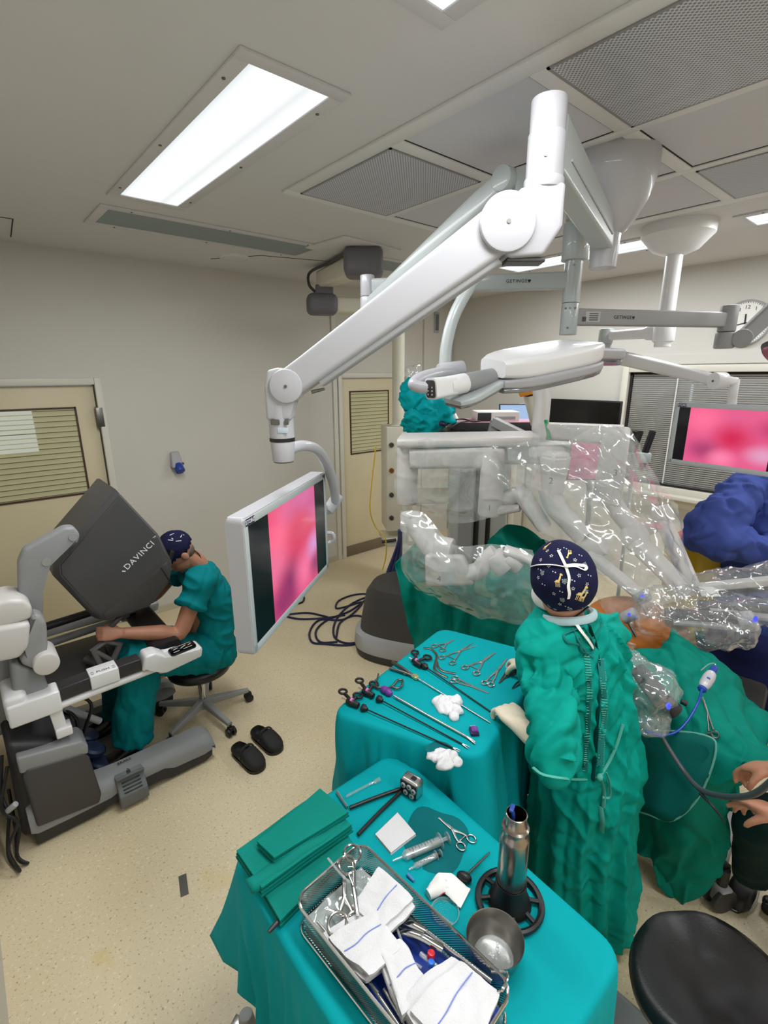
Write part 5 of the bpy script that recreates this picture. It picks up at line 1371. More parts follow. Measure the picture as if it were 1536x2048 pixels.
def vcyl(bm, px, y0, y1, d, r, r2=None):
    a = PD(px, y0, d); z1 = PD(px - (y1 - y0) * .06 * (1 if px > 786 else -1), y1, d).z
    cyl(bm, (a.x, a.y, z1), a, r if r2 is None else r2, r, 28, bev=min(.012, r * .3))
    return a, V((a.x, a.y, z1))
def number(s, px, py, d, parent, size=.044):
    p = PD(px, py, d); bm = N(); n = (CAM_POS - p); n.z = 0; n.normalize()
    text(bm, s, size, frame(p, CR, n), .001); obj('arm_number', bm, M_INK, parent, smooth=0)
def flatlink(bm, pts, r, flat=.55, n=4): tube(bm, pts, r, 16, n, flat=flat)
# arm 1
bm = N(); beam(bm, PD(822, 917, 2.84), PD(985, 914, 2.74), (.10, .115), (.10, .115), .025); a1o = obj('robot_arm', bm, M_ROBOT, rob)
bm = N(); vcyl(bm, 987, 897, 1030, 2.72, .062, .070); obj('vertical_joint', bm, M_ROBOT, a1o)
bm = N(); pp = PD(985, 1020, 2.72); beam(bm, pp, PD(1040, 1015, 2.66), (.12, .06), (.07, .04), .02); flatlink(bm, [PD(1005, 1000, 2.74), PD(1042, 990, 2.68), PD(1065, 1020, 2.62), PD(1090, 1055, 2.6)], [.05, .055, .05, .045], .9); obj('lower_link', bm, M_ROBOT, a1o)
number('1', 979, 1016, 2.72 - .088, a1o)
bm = N(); vcyl(bm, 815, 892, 1008, 2.9, .062); obj('vertical_joint', bm, M_ROBOT, a1o)
# arm 4
bm = N(); flatlink(bm, pq((822, 1036, 2.72), (838, 1058, 2.68), (868, 1095, 2.6), (895, 1112, 2.55)), [.060, .068, .07, .066], .95); a4o = obj('robot_arm', bm, M_ROBOT, rob)
bm = N(); vcyl(bm, 822, 1026, 1062, 2.72, .062); cyl(bm, PD(872, 1092, 2.57), PD(905, 1100, 2.53), .062, seg=28, bev=.01); obj('joint_cap', bm, M_ROBOT, a4o)
bm = N(); hexa(bm, [PD(*p) for p in ((850, 1173, 2.46), (948, 1172, 2.40), (955, 1166, 2.52), (860, 1166, 2.58), (848, 1108, 2.46), (925, 1112, 2.42), (930, 1108, 2.52), (856, 1104, 2.58))], .02, 3); obj('square_joint', bm, M_ROBOT, a4o)
number('4', 878, 1158, 2.405, a4o, .044)
bm = N(); flatlink(bm, pq((930, 1150, 2.46), (958, 1140, 2.46), (975, 1118, 2.45), (992, 1104, 2.44)), [.052, .052, .05, .05], .9); obj('elbow_link', bm, M_ROBOT, a4o)
bm = N(); cyl(bm, PD(985, 1108, 2.44), PD(1012, 1140, 2.42), .056, seg=28, bev=.01); cyl(bm, PD(1012, 1112, 2.42), PD(1040, 1135, 2.40), .045, seg=24, bev=.01); obj('wrist_joint', bm, M_ROBOT, a4o)
bm = N(); flatlink(bm, pq((1010, 1100, 2.42), (1045, 1112, 2.38), (1075, 1130, 2.33)), [.04, .036, .034], .7); obj('insertion_link', bm, M_ROBOT, a4o)
# arm 2
bm = N(); A = PD(1112, 902, 2.55)
bb = N(); lathe(bb, [(0, .0), (.062, 0), (.085, -.025), (.082, -.06), (.066, -.17), (.064, -.19), (.058, -.26), (0, -.26)], 6, T(*A) @ RZ(.4)); bmesh.ops.bevel(bb, geom=list(bb.edges), offset=.010, segments=2, affect='EDGES'); merge(bm, bb); a2o = obj('robot_arm', bm, M_ROBOT, rob)
bm = N(); beam(bm, PD(1078, 905, 2.72), PD(1110, 905, 2.58), (.13, .07), (.12, .06), .02); obj('upper_link', bm, M_ROBOT, a2o)
bm = N(); flatlink(bm, pq((1098, 975, 2.56), (1110, 1010, 2.54), (1135, 1040, 2.5), (1165, 1075, 2.45)), [.06, .062, .056, .05], .9); obj('lower_link', bm, M_ROBOT, a2o)
number('2', 1102, 962, 2.455, a2o)
bm = N(); cyl(bm, PD(1172, 1100, 2.42), PD(1208, 1088, 2.36), .055, seg=28, bev=.01); obj('elbow_joint', bm, M_ROBOT, a2o)
bm = N(); beam(bm, PD(1180, 1108, 2.36), PD(1283, 1192, 2.12), (.075, .045), (.065, .04), .015); obj('insertion_link', bm, M_ROBOT, a2o)
# arm 3
bm = N(); beam(bm, PD(1095, 862, 2.75), PD(1245, 870, 2.6), (.12, .09), (.12, .10), .025); a3o = obj('robot_arm', bm, M_ROBOT, rob)
bm = N(); hexa(bm, [PD(*p) for p in ((1183, 1000, 2.56), (1240, 1018, 2.52), (1246, 990, 2.64), (1195, 978, 2.66), (1205, 862, 2.58), (1262, 868, 2.54), (1262, 852, 2.66), (1208, 850, 2.68))], .018, 3); obj('vertical_joint', bm, M_ROBOT, a3o)
number('3', 1231, 946, 2.50, a3o)
bm = N(); flatlink(bm, pq((1215, 985, 2.6), (1235, 1020, 2.58), (1262, 1055, 2.5), (1275, 1085, 2.45)), [.055, .055, .052, .05], .9); obj('lower_link', bm, M_ROBOT, a3o)
bm = N(); cyl(bm, PD(1252, 1080, 2.44), PD(1290, 1068, 2.38), .062, seg=28, bev=.01); obj('elbow_joint', bm, M_ROBOT, a3o)
bm = N(); beam(bm, PD(1272, 1085, 2.38), PD(1378, 1188, 2.16), (.11, .07), (.10, .06), .02); obj('insertion_link', bm, M_ROBOT, a3o)
# fourth link reaching down from behind
bm = N(); beam(bm, PD(1325, 1038, 2.55), PD(1388, 1180, 2.22), (.075, .07), (.065, .06), .022); cyl(bm, PD(1312, 1032, 2.58), PD(1338, 1026, 2.52), .05, seg=26, bev=.01); a5o = obj('insertion_link', bm, M_ROBOT, rob)
bm = N(); hexa(bm, [PD(*p) for p in ((1290, 1075, 2.56), (1322, 1062, 2.54), (1322, 1058, 2.6), (1290, 1072, 2.62), (1282, 1052, 2.56), (1316, 1036, 2.54), (1316, 1034, 2.6), (1282, 1050, 2.62))], .006); obj('white_bracket', bm, M_ROBOT, rob)
# instrument carriages running right over the patient
M_BLUELED = emit('blue_indicator', (70, 80, 255), 1.6)
bm = N(); beam(bm, PD(1388, 1176, 2.2), PD(1640, 1152, 2.0), (.05, .035), (.05, .035), .008); c1o = obj('instrument_carriage', bm, M_ROBOT, rob)
bm = N(); beam(bm, PD(1395, 1186, 2.22), PD(1640, 1166, 2.02), (.05, .02), (.05, .02), .006); obj('underside', bm, M_DGREY, c1o)
bm = N(); beam(bm, PD(1330, 1232, 2.05), PD(1470, 1240, 1.95), (.07, .055), (.07, .055), .012); c2o = obj('instrument_carriage', bm, M_CHAR, rob)
bm = N(); beam(bm, PD(1345, 1240, 2.02), PD(1480, 1252, 1.92), (.075, .02), (.075, .02), .006); obj('grey_rail', bm, M_GREY, c2o)
bm = N(); cyl(bm, PD(1480, 1246, 1.93), PD(1512, 1240, 1.90), .045, seg=24, bev=.012); obj('motor_pack', bm, M_LGREY, c2o)
bm = N(); ball(bm, PD(1511, 1238, 1.855), (.008, .008, .014), 12, 8); obj('indicator_light', bm, M_BLUELED, c2o)
bm = N(); beam(bm, PD(1395, 1212, 2.12), PD(1650, 1235, 1.92), (.06, .045), (.06, .045), .01); c3o = obj('instrument_carriage', bm, M_DGREY, rob)
bm = N(); beam(bm, PD(1420, 1222, 2.06), PD(1650, 1248, 1.88), (.05, .02), (.05, .02), .006); obj('grey_rail', bm, M_LGREY, c3o)
bm = N(); box(bm, (.085, .002, .05), frame(PD(1418, 1183, 2.13), CR, V((0, 0, 1)) - FH * .9) @ Matrix.Rotation(PI / 2, 4, 'X') @ T(0, 0, 0), .0); tg = obj('data_tag', bm, M_PAPER, c1o)
for x, y, d in ((1284, 1192, 2.1), (1258, 1229, 2.02)):
    bm = N(); cyl(bm, PD(x - 12, y + 8, d + .01), PD(x + 14, y - 4, d - .02), .028, seg=20, bev=.008); mo = obj('cannula_mount', bm, M_LGREY, rob)
    bm = N(); ball(bm, PD(x, y, d - .04), .007, 10, 8); obj('indicator_light', bm, M_BLUELED, mo)
    bm = N(); cyl(bm, PD(x - 5, y + 8, d), PD(x + 14, y + 44, d - .03), .007, seg=12); obj('cannula', bm, M_STEEL, mo)
bm = N(); tube(bm, [PD(1092, 840, 2.72), PD(1096, 862, 2.69), PD(1099, 880, 2.67)], .012, 8, 4, flat=.3); obj('green_tie', bm, mat('green_tape', (20, 150, 84), .5), a3o)

# clear drapes ---------------------------------------------------------------------
def film(name, label, rows, seed, nu=70, nv=60, m=None, **kw):
    bm = net(rows, nu, nv, creases(seed, **kw), 0)
    return solo(name, bm, m or M_FILM, label, 'plastic drape', 'clear plastic robot drapes', smooth=180, recalc=False)
film('plastic_drape', 'clear plastic drape hanging over the robot arm numbered 1', [
    pq((792, 884, 2.70), (850, 880, 2.66), (930, 884, 2.62), (1010, 888, 2.58), (1068, 882, 2.56)),
    pq((788, 930, 2.76), (850, 935, 2.70), (930, 940, 2.64), (1000, 935, 2.57), (1075, 930, 2.5)),
    pq((790, 985, 2.78), (850, 1000, 2.74), (915, 1002, 2.7), (985, 1000, 2.58), (1060, 985, 2.52)),
    pq((812, 1006, 2.8), (845, 1018, 2.78), (900, 1045, 2.76), (965, 1040, 2.62), (1045, 1008, 2.56))], 1)
film('plastic_drape', 'clear plastic sleeve sagging round the robot arm numbered 4, behind the patterned cap', [
    pq((800, 1022, 2.66), (845, 1024, 2.62), (905, 1088, 2.42), (985, 1088, 2.34), (1065, 1100, 2.26)),
    pq((802, 1080, 2.62), (850, 1110, 2.46), (920, 1130, 2.36), (990, 1125, 2.30), (1075, 1140, 2.22)),
    pq((806, 1140, 2.60), (850, 1172, 2.44), (925, 1190, 2.36), (1000, 1195, 2.30), (1080, 1190, 2.22)),
    pq((830, 1178, 2.62), (868, 1195, 2.5), (940, 1228, 2.42), (1010, 1248, 2.36), (1085, 1240, 2.28))], 2)
film('plastic_drape', 'big clear plastic sheet sloping from the arms numbered 2 and 3 down to the patient', [
    pq((1012, 892, 2.52), (1075, 880, 2.42), (1130, 884, 2.38), (1200, 850, 2.42), (1262, 856, 2.46)),
    pq((1030, 975, 2.46), (1090, 970, 2.38), (1155, 950, 2.36), (1230, 940, 2.36), (1300, 930, 2.46)),
    pq((1075, 1060, 2.40), (1130, 1040, 2.32), (1210, 1030, 2.26), (1285, 1010, 2.3), (1350, 1005, 2.42)),
    pq((1130, 1140, 2.30), (1180, 1110, 2.22), (1250, 1095, 2.16), (1320, 1080, 2.18), (1372, 1075, 2.34)),
    pq((1190, 1200, 2.2), (1240, 1190, 2.1), (1290, 1180, 2.06), (1350, 1170, 2.08), (1395, 1160, 2.2)),
    pq((1220, 1235, 2.12), (1260, 1225, 2.06), (1300, 1215, 2.02), (1360, 1200, 2.04), (1400, 1185, 2.14))], 3, 80, 90)
film('plastic_drape', 'smaller clear plastic sheet over the top link of the robot arm numbered 3', [
    pq((1072, 846, 2.64), (1130, 846, 2.58), (1190, 852, 2.52), (1250, 856, 2.46)),
    pq((1066, 868, 2.66), (1130, 885, 2.58), (1190, 890, 2.52), (1275, 900, 2.46)),
    pq((1062, 900, 2.66), (1130, 930, 2.6), (1185, 960, 2.54), (1300, 960, 2.5)),
    pq((1060, 930, 2.64), (1125, 985, 2.58), (1180, 1010, 2.54), (1320, 1010, 2.5))], 4)
# crumpled bags: closed skins round the carriages and round the camera head
def bag(label, blobs, seed, vox=.012, amp=.016, f=11):
    bm = N()
    for a, b_, r in blobs: tube(bm, [a, a.lerp(b_, .5), b_], r, 12, 3)
    bm = fuse(bm, vox, 3)
    o = V((seed * 3.3, seed, 1.1 * seed))
    push(bm, lambda p, n: amp * (ridge(p + o, f) - .25) + amp * .5 * ridge(p + o, f * 2.3) + amp * .8 * fbm(p + o, f * .5))
    return solo('plastic_drape', bm, M_FILM2, label, 'plastic drape', 'clear plastic robot drapes', smooth=180)
bag('crumpled clear plastic sleeves round the instrument carriages above the patient', [
    (PD(1395, 1180, 2.16), PD(1650, 1150, 1.98), [.07, .075, .08]), (PD(1290, 1205, 2.04), PD(1400, 1205, 2.06), [.055, .07, .07]),
    (PD(1270, 1225, 2.0), PD(1350, 1250, 1.98), [.05, .075, .075]), (PD(1345, 1245, 1.98), PD(1510, 1262, 1.88), [.075, .10, .07]), (PD(1400, 1220, 2.04), PD(1650, 1235, 1.86), [.07, .06, .07])], 5)
cam_c = PD(1312, 1392, 1.52)
enh = thing('endoscope_camera', 'camera head with a blue light wrapped in a crumpled plastic bag on the green drape', 'endoscope camera', PD(1310, 1440, 1.55))
bm = N(); beam(bm, PD(1272, 1335, 1.60), PD(1330, 1408, 1.50), (.05, .045), (.065, .06), .014); obj('camera_body', bm, M_DGREY, enh)
bm = N(); cyl(bm, PD(1325, 1400, 1.50), PD(1352, 1425, 1.48), .03, seg=20, bev=.006); obj('grip', bm, M_CHAR, enh)
bm = N(); ball(bm, PD(1337, 1412, 1.43), (.008, .008, .013), 10, 8); obj('blue_lamp', bm, M_BLUELED, enh)
bm = N(); cyl(bm, PD(1362, 1402, 1.50), PD(1374, 1408, 1.49), .010, seg=12); obj('black_plug', bm, M_BLACK, enh)
bag('crumpled clear plastic bag round the camera head beside the gowned back', [
    (PD(1262, 1322, 1.64), PD(1300, 1370, 1.53), [.03, .055, .075]), (PD(1285, 1370, 1.53), PD(1345, 1408, 1.47), [.07, .085, .05]), (PD(1280, 1425, 1.50), PD(1330, 1450, 1.46), [.05, .06, .04])], 6, .009, .013, 14)
bm = net([pq((1245, 1290, 1.72), (1262, 1284, 1.7), (1278, 1300, 1.68)), pq((1250, 1330, 1.66), (1272, 1330, 1.64), (1296, 1340, 1.62)), pq((1262, 1380, 1.6), (1285, 1375, 1.56), (1310, 1372, 1.55))], 26, 40, creases(7, 14, .012, 30, .004), 0)
solo('plastic_drape', bm, M_FILM2, 'loose clear plastic tail between the gowned back and the bagged camera', 'plastic drape', 'clear plastic robot drapes', smooth=180, recalc=False)
# camera cable looping over the drape, and the blue lead with its white handpiece
bm = N(); tube(bm, pq((1322, 1470, 1.46), (1340, 1500, 1.42), (1370, 1545, 1.36), (1400, 1578, 1.28), (1440, 1592, 1.20), (1480, 1594, 1.13), (1516, 1584, 1.08), (1560, 1548, 1.02)), [.007, .0075, .008, .0085, .009, .009, .009, .009], 12, 8); solo('endoscope_cable', bm, mat('grey_cable', (78, 80, 84), .4), 'thick grey cable looping over the green drape towards the bare hands', 'cable')
bm = N(); tube(bm, pq((1400, 1586, 1.27), (1425, 1612, 1.22), (1450, 1645, 1.18)), [.006, .0045, .002], 8, 6); solo('cable_tail', bm, M_CHAR, 'thin dark lead tip hanging below the thick grey cable', 'cable')
bm = N(); tube(bm, pq((1290, 1462, 1.46), (1322, 1470, 1.45), (1352, 1464, 1.45), (1376, 1440, 1.47), (1396, 1405, 1.5), (1404, 1378, 1.52)), .0042, 10, 8); solo('blue_cable', bm, mat('blue_lead', (20, 66, 170), .35), 'blue lead curving up from the bagged camera to the white handpiece', 'cable')
hp = thing('handpiece', 'white and blue hand switch lying on the green drape', 'handpiece', PD(1420, 1360, 1.55))
h0, h1 = PD(1402, 1382, 1.53), PD(1434, 1328, 1.60); hx = (h1 - h0).normalized()
bm = N(); lathe(bm, [(0, .012), (.013, .014), (.019, .03), (.020, .065), (.016, .085), (.012, .09), (0, .09)], 24, frame(h0, None, hx)); obj('grip', bm, M_WHITE, hp)
bm = N(); lathe(bm, [(0, 0), (.009, .0), (.015, .006), (.0145, .016), (0, .016)], 20, frame(h0, None, hx)); lathe(bm, [(0, .088), (.012, .088), (.013, .102), (.010, .118), (0, .118)], 20, frame(h0, None, hx)); obj('blue_collar', bm, M_BLUE, hp)
bm = N(); bt = h0 + hx * .056 + (CAM_POS - h0).normalized() * .018; box(bm, (.016, .012, .007), frame(bt, hx, CAM_POS - h0), .003); obj('blue_button', bm, M_BLUE, hp)
bm = N(); tube(bm, [h0 + hx * .118, h0 + hx * .135 + CR * -.01, h0 + hx * .13 - CR * .03, h0 + hx * .10 - CR * .045], .002, 8, 5); obj('clear_tube', bm, M_FILM2, hp)

# ------------------------------------------------------------------ patient: stained belly, green drapes
pt = thing('person', 'patient lying under green drapes with only an orange iodine-stained belly bare', 'person', PZ(1290, 1270, .75))
bm = N(); bc = PZ(1270, 1255, .90); ax_ = V((CR.x, CR.y, 0)) * .75 - FH * .66; ay_ = V((-ax_.y, ax_.x, 0))
ball(bm, bc, (.24, .20, .13), 32, 18, frame((0, 0, 0), ax_, (0, 0, 1)))
ball(bm, bc - ax_ * .02 + V((0, 0, .0)), (.22, .21, .13), 28, 16, frame((0, 0, 0), ax_, (0, 0, 1)))
bm = fuse(bm, .02, 4); obj('body', bm, M_BELLY, pt, smooth=180)
fold = lambda p, n: .035 * crest(p.x * 4.5, p.y * 4.5, p.z * 1.6, 2.6) + .020 * crest((p.x + p.z) * 6 + 5, (p.y - p.x) * 4, p.z * 3, 3.2) - .012 * crest(p.x * 11, p.y * 11, p.z * 5, 4)
rows = [
    pq((1215, 1330, 1.78), (1262, 1300, 1.86), (1305, 1298, 1.84), (1350, 1250, 1.92), (1400, 1290, 1.86), (1470, 1345, 1.78), (1545, 1440, 1.62)),
    pq((1205, 1400, 1.78), (1255, 1370, 1.74), (1305, 1360, 1.68), (1360, 1330, 1.70), (1420, 1370, 1.66), (1480, 1420, 1.58), (1548, 1490, 1.44)),
    pq((1195, 1500, 1.76), (1250, 1470, 1.68), (1310, 1455, 1.58), (1370, 1440, 1.50), (1430, 1450, 1.47), (1490, 1490, 1.40), (1540, 1520, 1.32)),
    pq((1195, 1600, 1.74), (1250, 1575, 1.64), (1310, 1570, 1.52), (1370, 1565, 1.40), (1430, 1560, 1.36), (1475, 1545, 1.32), (1498, 1530, 1.30)),
    pq((1225, 1660, 1.74), (1262, 1650, 1.66), (1310, 1650, 1.56), (1365, 1650, 1.44), (1425, 1640, 1.40), (1470, 1625, 1.36), (1488, 1600, 1.34)),
    pq((1285, 1720, 1.58), (1300, 1725, 1.56), (1330, 1740, 1.53), (1365, 1745, 1.50), (1410, 1735, 1.47), (1448, 1710, 1.44), (1468, 1680, 1.42)),
    pq((1322, 1782, 1.55), (1330, 1795, 1.54), (1345, 1808, 1.52), (1362, 1815, 1.51), (1385, 1805, 1.50), (1412, 1785, 1.49), (1432, 1755, 1.48))]
bm = net(rows, 90, 100, fold, .004)
for v in bm.verts: v.co.z = max(v.co.z, .006)
DRB = BVHTree.FromBMesh(bm)
solo('surgical_drape', bm, M_GDRAPE, 'green drape over the patient, its pointed corner reaching the floor', 'surgical drape', smooth=180)
# flat pouch panel with a pale rim lying on the drape
pp_ = [PD(1250, 1482, 1.60), PD(1310, 1462, 1.52), PD(1408, 1470, 1.42), PD(1432, 1500, 1.38), PD(1400, 1590, 1.35), PD(1348, 1640, 1.38), PD(1300, 1630, 1.45), PD(1250, 1600, 1.56)]
c_ = sum(pp_, V((0, 0, 0))) / len(pp_)
pts = catmull(pp_, 5, True)
bm = N(); bb = bmesh.new(); cv = bb.verts.new(c_ + (CAM_POS - c_).normalized() * .030); vs = [bb.verts.new(p + (CAM_POS - p).normalized() * .024) for p in pts]
for i in range(len(vs)): bb.faces.new((vs[i], vs[(i + 1) % len(vs)], cv))
bmesh.ops.subdivide_edges(bb, edges=list(bb.edges), cuts=3, use_grid_fill=True); bmesh.ops.solidify(bb, geom=list(bb.faces), thickness=.003)
wrinkle(bb, .005, 7); merge(bm, bb)
pch = thing('drape_pouch', 'smooth green pouch panel with a pale rim lying on the patient drape', 'surgical drape', c_)
obj('panel', bm, cloth_mat('wet_green_panel', (12, 96, 90), bump=.15, scale=5), pch, smooth=180)
bm = N(); tube(bm, [p + (CAM_POS - p).normalized() * .026 for p in pts], .0035, 6, 1, closed=True); obj('rim', bm, mat('pale_green_hem', (96, 160, 148), .6), pch)
# sheet between the near table and the robot, with folds
rows = [pq((796, 1125, 2.80), (850, 1080, 2.95), (930, 1150, 2.9), (1000, 1050, 2.95), (1075, 1070, 2.85), (1120, 1100, 2.7)),
        pq((800, 1180, 2.74), (855, 1185, 2.72), (930, 1195, 2.7), (1000, 1180, 2.7), (1070, 1180, 2.6), (1125, 1190, 2.5)),
        pq((812, 1240, 2.74), (860, 1250, 2.70), (930, 1260, 2.62), (1000, 1260, 2.55), (1070, 1260, 2.45), (1125, 1265, 2.35)),
        pq((832, 1330, 2.74), (870, 1350, 2.7), (930, 1380, 2.6), (1000, 1400, 2.5), (1070, 1420, 2.4), (1125, 1430, 2.3))]
bm = net(rows, 80, 50, lambda p, n: .06 * crest(p.x * 6, p.y * 6, p.z * 1.0, 2.4) - .03 * crest(p.x * 9 + 3, p.y * 9, p.z * 2, 3) + .01 * fbm(p, 8), .004)
solo('surgical_drape', bm, M_GDRAPE, 'teal drape hanging in dark folds behind the instrument table, under the robot arms', 'surgical drape', smooth=180)
# ------------------------------------------------------------------ equipment behind the robot
ct = thing('equipment_cart', 'white equipment cart behind the robot stacked with boxes and cloth', 'cart', (PD(930, 868, 4.05).x, PD(930, 868, 4.05).y, 0))
zt_ = PD(925, 892, 3.8).z
o_ = PD(930, 868, 4.0); MX2 = T(o_.x, o_.y, 0) @ RZ(math.radians(49.4 - 90))
bm = N(); box(bm, (1.05, .72, .04), MX2 @ T(.0, .05, zt_ - .02), .006); obj('cart_top', bm, M_CREAM, ct)
bm = N(); box(bm, (.9, .45, .03), MX2 @ T(.0, .05, zt_ - .45), .006); obj('cart_shelf', bm, M_CREAM, ct)
for x in (-.48, .48):
    for y in (-.18, .28):
        bm = N(); box(bm, (.05, .05, zt_ - .1), MX2 @ T(x, y, (zt_ - .1) / 2 + .06), .006); lg = obj('post', bm, M_CREAM, ct)
        bm = N(); p = MX2 @ V((x, y, .04)); cyl(bm, p - CR * .015, p + CR * .015, .04, seg=16, bev=.004); obj('castor', bm, M_RUBBER, lg)
def crate(name, label, cat, x0, x1, y0, y1, d, dep, m, front=None, bev=.006):
    """Case whose front shows between the given photo edges at distance d."""
    a, b_ = PD((x0 + x1) / 2, y0, d), PD((x0 + x1) / 2, y1, d); wl_, wr_ = PD(x0, (y0 + y1) / 2, d), PD(x1, (y0 + y1) / 2, d)
    w = (wr_ - wl_).length; h_ = a.z - b_.z; c = V((a.x, a.y, (a.z + b_.z) / 2)) + FH * dep / 2
    M = T(*c) @ RZ(math.radians(49.4 - 90))
    t = thing(name, label, cat, (c.x, c.y, b_.z))
    bm = N(); box(bm, (w, dep, h_), M, bev); obj('case', bm, m, t)
    if front: front(t, M @ T(0, -dep / 2, 0) @ Matrix.Rotation(PI / 2, 4, 'X'), w, h_)
    return t
def fr_dark(t, M, w, h):
    bm = N(); box(bm, (w * .92, h * .8, .003), M @ T(0, 0, .001), .001); obj('front_panel', bm, M_CHAR, t)
crate('control_unit', 'black flat control unit on the cart just behind the robot boom', 'medical unit', 873, 978, 862, 892, 3.78, .28, M_CHAR, fr_dark)
crate('control_unit', 'dark unit with a tangle of cables at the cart corner beside the socket column', 'medical unit', 846, 884, 858, 892, 3.85, .2, M_BLACK)
def fr_white(t, M, w, h):
    bm = N()
    for k in range(3): box(bm, (w * .16, h * .3, .002), M @ T(w * (.0 + .16 * k), -h * .08, .001), .001)
    obj('button_group', bm, M_LGREY, t)
    bm = N(); box(bm, (w * .32, h * .86, .004), M @ T(-w * .33, 0, .001), .001); obj('dark_bay', bm, M_CHAR, t)
crate('printer', 'white box with a dark bay standing on the pink-lidded unit', 'medical unit', 955, 1040, 824, 845, 3.85, .24, M_PAPER, fr_white)
pk = crate('control_unit', 'long dark unit with a pink lid under the white box', 'medical unit', 905, 1068, 846, 866, 3.8, .34, M_CHAR)
zz = PD(985, 846, 3.8).z; p = PD(985, 846, 3.97)
bm = N(); box(bm, (.62, .34, .008), T(p.x, p.y, zz + .004) @ RZ(math.radians(49.4 - 90)), .003); obj('pink_lid', bm, M_PINKBOX, pk)
# laptop screen
lp = thing('laptop', 'open laptop with a pale blue screen at the right end of the equipment cart', 'laptop', PD(1043, 850, 4.05))
a = PD(1043, 835, 4.05); ML = frame(a, CR, -FH + V((0, 0, .35)))
bm = N(); box(bm, (.36, .22, .012), ML, .004); obj('lid', bm, M_CHAR, lp)
bm = N(); box(bm, (.34, .20, .002), ML @ T(0, 0, .007)); obj('screen', bm, emit('pale_blue_screen', (176, 204, 240), .9), lp)
bm = N(); box(bm, (.36, .24, .016), T(a.x - FH.x * .12, a.y - FH.y * .12, PD(1043, 858, 4.05).z) @ RZ(math.radians(49.4 - 90)), .004); obj('keyboard_base', bm, M_CHAR, lp)
# grey folding arm in front
bm = N(); beam(bm, PD(988, 843, 3.3), PD(1072, 884, 3.1), (.06, .055), (.06, .055), .004); ga = solo('folding_bracket', bm, M_GREYMETAL, 'grey square-section arm sloping down behind the robot boom', 'support arm')
bm = N(); beam(bm, PD(990, 842, 3.32), PD(978, 888, 3.32), (.06, .05), (.06, .05), .004, up=CR); ga2 = solo('upright_bracket', bm, M_GREY, 'upright grey bracket at the upper end of the sloping arm', 'bracket')
# crumpled teal cloth heap, white packet and purple packet on the cart
bm = N()
for x, y, d, r in ((838, 838, 3.7, .10), (862, 834, 3.7, .10), (884, 825, 3.72, .085), (830, 800, 3.7, .075), (824, 775, 3.72, .05), (850, 815, 3.7, .09), (900, 812, 3.74, .05), (846, 848, 3.66, .06)):
    ball(bm, PD(x, y, d), r, 16, 10)
bm = fuse(bm, .012, 3); push(bm, lambda p, n: .04 * crest(p.x * 9, p.y * 9, p.z * 9, 3) + .02 * crest(p.x * 18, p.y * 18, p.z * 18, 3))
solo('cloth_heap', bm, M_DRAPE, 'crumpled teal cloth heap on the cart beside the cream pole', 'cloth', smooth=180)
bm = N(); ball(bm, PD(828, 748, 3.8), (.08, .05, .07), 16, 10); bm = fuse(bm, .012, 2); push(bm, lambda p, n: .015 * ridge(p, 14)); solo('plastic_bag', bm, M_FILM2, 'small clear plastic bag tucked over the teal cloth heap', 'bag', smooth=180)
bm = N(); hexa(bm, [PD(*q) for q in ((878, 850, 3.72), (916, 845, 3.72), (918, 838, 3.9), (880, 840, 3.9), (882, 836, 3.72), (910, 828, 3.72), (912, 826, 3.88), (884, 832, 3.88))], .006); solo('paper_packet', bm, M_PAPER, 'white packet lying at the foot of the teal cloth heap', 'packet')
bm = N(); tube(bm, pq((862, 850, 3.64), (875, 846, 3.64), (890, 848, 3.64)), [.02, .032, .02], 10, 4, flat=.7); wrinkle(bm, .006, 30); solo('purple_packet', bm, M_DPURPLE, 'dark purple packet in front of the white packet', 'packet', smooth=180)
bm = N()
tube(bm, pq((868, 870, 3.62), (885, 856, 3.62), (905, 842, 3.66), (925, 838, 3.7), (945, 843, 3.7), (960, 842, 3.75)), .006, 8, 6); tube(bm, pq((880, 872, 3.62), (898, 858, 3.6), (918, 846, 3.66), (938, 842, 3.7)), .006, 8, 6)
solo('power_leads', bm, M_BLACK, 'black leads arching over the pink-lidded unit', 'cable')
# beige pedestal with an orange collar under the light head
t = thing('beige_pillar_stand', 'beige stand with an orange collar rising just under the surgical light', 'stand', PD(1068, 845, 3.5))
bm = N(); beam(bm, PD(1074, 850, 3.5), PD(1066, 790, 3.5), (.07, .10), (.11, .12), .02, up=FH); obj('post', bm, M_CREAM, t)
bm = N(); hexa(bm, [PD(*q) for q in ((1040, 795, 3.42), (1092, 781, 3.42), (1092, 779, 3.62), (1042, 793, 3.62), (1036, 783, 3.42), (1088, 768, 3.42), (1088, 767, 3.62), (1038, 782, 3.62))], .008); obj('orange_collar', bm, M_ORANGE, t)
# dark tilted screens behind the robot's third arm
t = thing('anaesthesia_screen', 'small black screen tilted behind the robot arm numbered 3, before the blinds', 'monitor', PD(1262, 900, 3.3))
pts4 = pq((1242, 900, 3.3), (1272, 906, 3.25), (1288, 862, 3.25), (1250, 858, 3.3)); nn_ = (pts4[1] - pts4[0]).cross(pts4[3] - pts4[0]).normalized()
bm = N(); hexa(bm, [q - nn_ * .02 for q in pts4] + [q + nn_ * .02 for q in pts4], .006); obj('casing', bm, M_GLOSSBLK, t)
bm = N(); hexa(bm, [q + nn_ * .021 + (sum(pts4, V()) / 4 - q) * .08 for q in pts4] + [q + nn_ * .0225 + (sum(pts4, V()) / 4 - q) * .08 for q in pts4]); obj('screen', bm, M_GLOSSBLK, t)
bm = N(); tube(bm, [*pq((1262, 905, 3.34), (1264, 950, 3.36)), V((*PD(1262, 1010, 3.4)[:2], .0))], .013, 10, 2); obj('stalk', bm, M_PALE, t)
